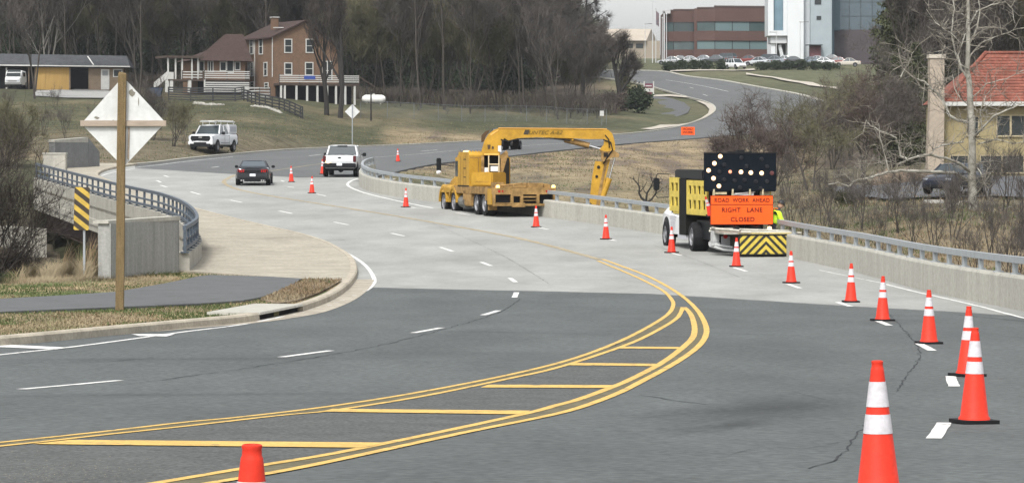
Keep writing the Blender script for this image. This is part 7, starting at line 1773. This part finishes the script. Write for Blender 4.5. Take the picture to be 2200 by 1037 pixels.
for pts,r0,r1 in LIM:
    mb=MB(); sy(pts,r0,r1,7,mb); mb.build('limb',M['syc'],t,smooth=True)
    for j in range(44 if len(pts)>8 else 24):
        i=R.randrange(len(pts)-1); f=R.random(); a=pts[i]; b=pts[i+1]; q=PX(a[0]+(b[0]-a[0])*f,a[1]+(b[1]-a[1])*f,Yq+(a[2] if len(a)>2 else 0))-base
        d=Vector((R.gauss(0,1),R.gauss(0,.8),R.gauss(.5,.8))).normalized(); L1=R.uniform(.4,1.6); m=q+d*L1*.5; e=m+(d+Vector((R.gauss(0,.4),R.gauss(0,.4),R.gauss(0,.4)))).normalized()*L1*.5
        tw.append((tuple(q),tuple(m),.042)); tw.append((tuple(m),tuple(e),.026))
        for jj in range(4):
            u=m.lerp(e,R.random()); dd=(d+Vector((R.gauss(0,.7),R.gauss(0,.7),R.gauss(0,.7)))).normalized()*R.uniform(.2,.6); tw.append((tuple(u),tuple(u+dd),.016))
V,Fq=ribbons(tw,4); np_mesh('crown',V,Fq,mat('sycamore_twigs',(.17,.155,.13),.9,var=.2,scale=1),parent=t)
# left foreground thicket tree over the creek
make_tree('thicket_tree','dark leafless thicket tree leaning over the creek at the left edge','tree',(WX(-25,99),99,float(TN(WX(-25,99),99)[0])-.2),71,5.2,.10,M['bark_d'],M['twig_d'],None,multi=5,levels=4,twig_n=2,twig_len=.7,twig_w=.010,ang=(30,60),up=.15)
make_tree('thicket_tree','lower brown leafless thicket bush beneath the left edge tree','tree',(WX(20,101),101,float(TN(WX(20,101),101)[0])),72,2.2,.04,M['bark_d'],M['twig_r'],None,multi=5,levels=3,twig_n=6,twig_len=.6,twig_w=.010,ang=(30,65),up=.1)
make_tree('thicket_tree','wide olive brown leafless thicket at the far left, behind the left edge tree','tree',tuple(onT(10,212)),73,3.6,.06,M['bark'],M['twig_o'],None,multi=6,levels=4,kids=(2,4),wob=.2,twig_n=4,twig_len=.7,twig_w=.018,up=.12,ang=(30,60))
make_tree('thicket_tree','bare bush left of the white pickup with camper cap','tree',tuple(onT(372,262)),74,3.6,.05,M['bark'],M['twig_o'],None,multi=4,levels=4,kids=(2,3),wob=.2,twig_n=3,twig_len=.6,twig_w=.018,up=.2)
make_tree('thicket_tree','thin bare saplings right of the big diamond sign','tree',tuple(onT(330,275)),75,4.2,.05,M['bark'],M['twig'],None,multi=4,levels=3,kids=(3,4),wob=.18,twig_n=5,twig_len=.7,twig_w=.02)
# ------------------------------------------------------------------ grass and weeds (uncountable)
M['gr_g']=mat('grass_green_blade',(.062,.082,.03),.9,var=.2,scale=5); M['gr_t']=mat('grass_straw_blade',(.20,.165,.105),.9,var=.2,scale=5); M['gr_b']=mat('grass_brown_blade',(.17,.125,.075),.9,var=.2,scale=5)
def patchy(X,Y,n,pr,r):
    q=np.array([noise.fractal(Vector((a*.30,b*.16,5)),1,2,3) for a,b in zip(X,Y)])+r.normal(size=n)*.16
    o=np.argsort(np.argsort(q))/n; return np.where(o<pr[0],0,np.where(o<pr[0]+pr[2],2,1))
def field(name,label,n,pxr,Yr_,hr,wr,lean,pr,seed,keep=None,dz=0,zfun=None,cat='grass'):
    r=np.random.default_rng(seed); px=r.uniform(*pxr,n); Y=r.uniform(*Yr_,n); X=(px-1100)/F*Y
    ok=np.ones(n,bool) if keep is None else keep(px,Y,X); px,Y,X=px[ok],Y[ok],X[ok]; n=len(X)
    z=(zfun or (lambda a,b:TN(a,b)))(X,Y)+dz
    o=blades(name,np.stack([X,Y,z],1),r.uniform(*hr,n),r.uniform(*wr,n),r.uniform(*lean,n),[M['gr_g'],M['gr_t'],M['gr_b']],seed,patchy(X,Y,n,pr,r)); tag(o,label,cat,kind='stuff'); return o
def innoise(px,Y,th,s=.02): return np.array([noise.noise(Vector((a*s,b*.15,1))) for a,b in zip(px,Y)])>th
rvz=lambda X,Y: CZ-ROAD(Y)+.10
vp=lambda px,Y,X: pip(X,Y,verge_poly)&~pip(X,Y,xy(px2w(path_px,.15)))&(pdist(X,Y,xy(kn),False)>.22)
field('verge_grass','short green and straw grass on the verge between kerb and footpath',64000,(-250,760),(52,96),(.02,.07),(.012,.024),(.2,1),(.55,.33,.12),1,vp,0,rvz)
wallpoly=xy([G(385,592),G(238,606),G(238,640),G(440,600)])
field('dry_weeds','tall dry straw weeds at the creek edge below the striped marker plate',2600,(30,190),(92,97),(.3,.95),(.010,.022),(.3,1.0),(.08,.70,.22),2,None,0,lambda X,Y:np.maximum(TN(X,Y),CZ-ROAD(Y)-.5),'weeds')
field('edge_grass','rough green and brown grass on the bank edge before the bridge',9000,(-150,385),(90.5,95.5),(.08,.38),(.012,.026),(.3,1),(.45,.30,.25),3,None,0,lambda X,Y:CZ-ROAD(Y)-.05)
field('creek_weeds','dark tall stalks standing in the creek bed under the bridge side',1500,(120,250),(95,103),(.6,1.8),(.010,.02),(.1,.5),(.15,.25,.6),12,None,0,None,'weeds')
embk=lambda px,Y,X:(pdist(X,Y,far_poly)>.8)&(~pip(X,Y,far_poly))&(~pip(X,Y,deck_poly))
field('bank_grass','long dry tan grass covering the bank behind the right parapet',22000,(830,1760),(165,330),(.05,.15),(.03,.06),(.6,1),(.16,.50,.34),4,embk)
field('meadow_grass','patchy grass and dead stems on the ground behind the right parapet',34000,(1440,2320),(84,185),(.06,.25),(.02,.04),(.3,1),(.28,.40,.32),5,embk)
field('roadside_grass','rough dry grass strip between the far road and the lawn',36000,(-100,1320),(228,352),(.05,.14),(.03,.06),(.3,1),(.40,.25,.35),6,embk)
field('dry_verge_grass','brown dead grass on the verge wedge beside the curved kerb',9000,(540,745),(74,94),(.03,.10),(.010,.022),(.3,1),(.05,.25,.70),21,lambda px,Y,X:pip(X,Y,xy(px2w(brown,.14))),.05,rvz)

# ------------------------------------------------------------------ thin haze in the air
hz=bpy.data.materials.new('haze_air'); hz.use_nodes=True; nt=hz.node_tree
for n in list(nt.nodes): nt.nodes.remove(n)
out=nt.nodes.new('ShaderNodeOutputMaterial'); pv=nt.nodes.new('ShaderNodeVolumePrincipled'); pv.inputs['Density'].default_value=.00011; pv.inputs['Color'].default_value=(.86,.90,.94,1); pv.inputs['Anisotropy'].default_value=.3
nt.links.new(pv.outputs[0],out.inputs['Volume'])
zmin=min(v.co.z for v in ground.data.vertices)-1.5
mb=MB(); mb.box(-1700,1700,-80,3200,zmin,75); o=mb.build('haze',hz); tag(o,'thin pale haze in the air over the whole valley','haze',kind='stuff')
SC.cycles.volume_bounces=0
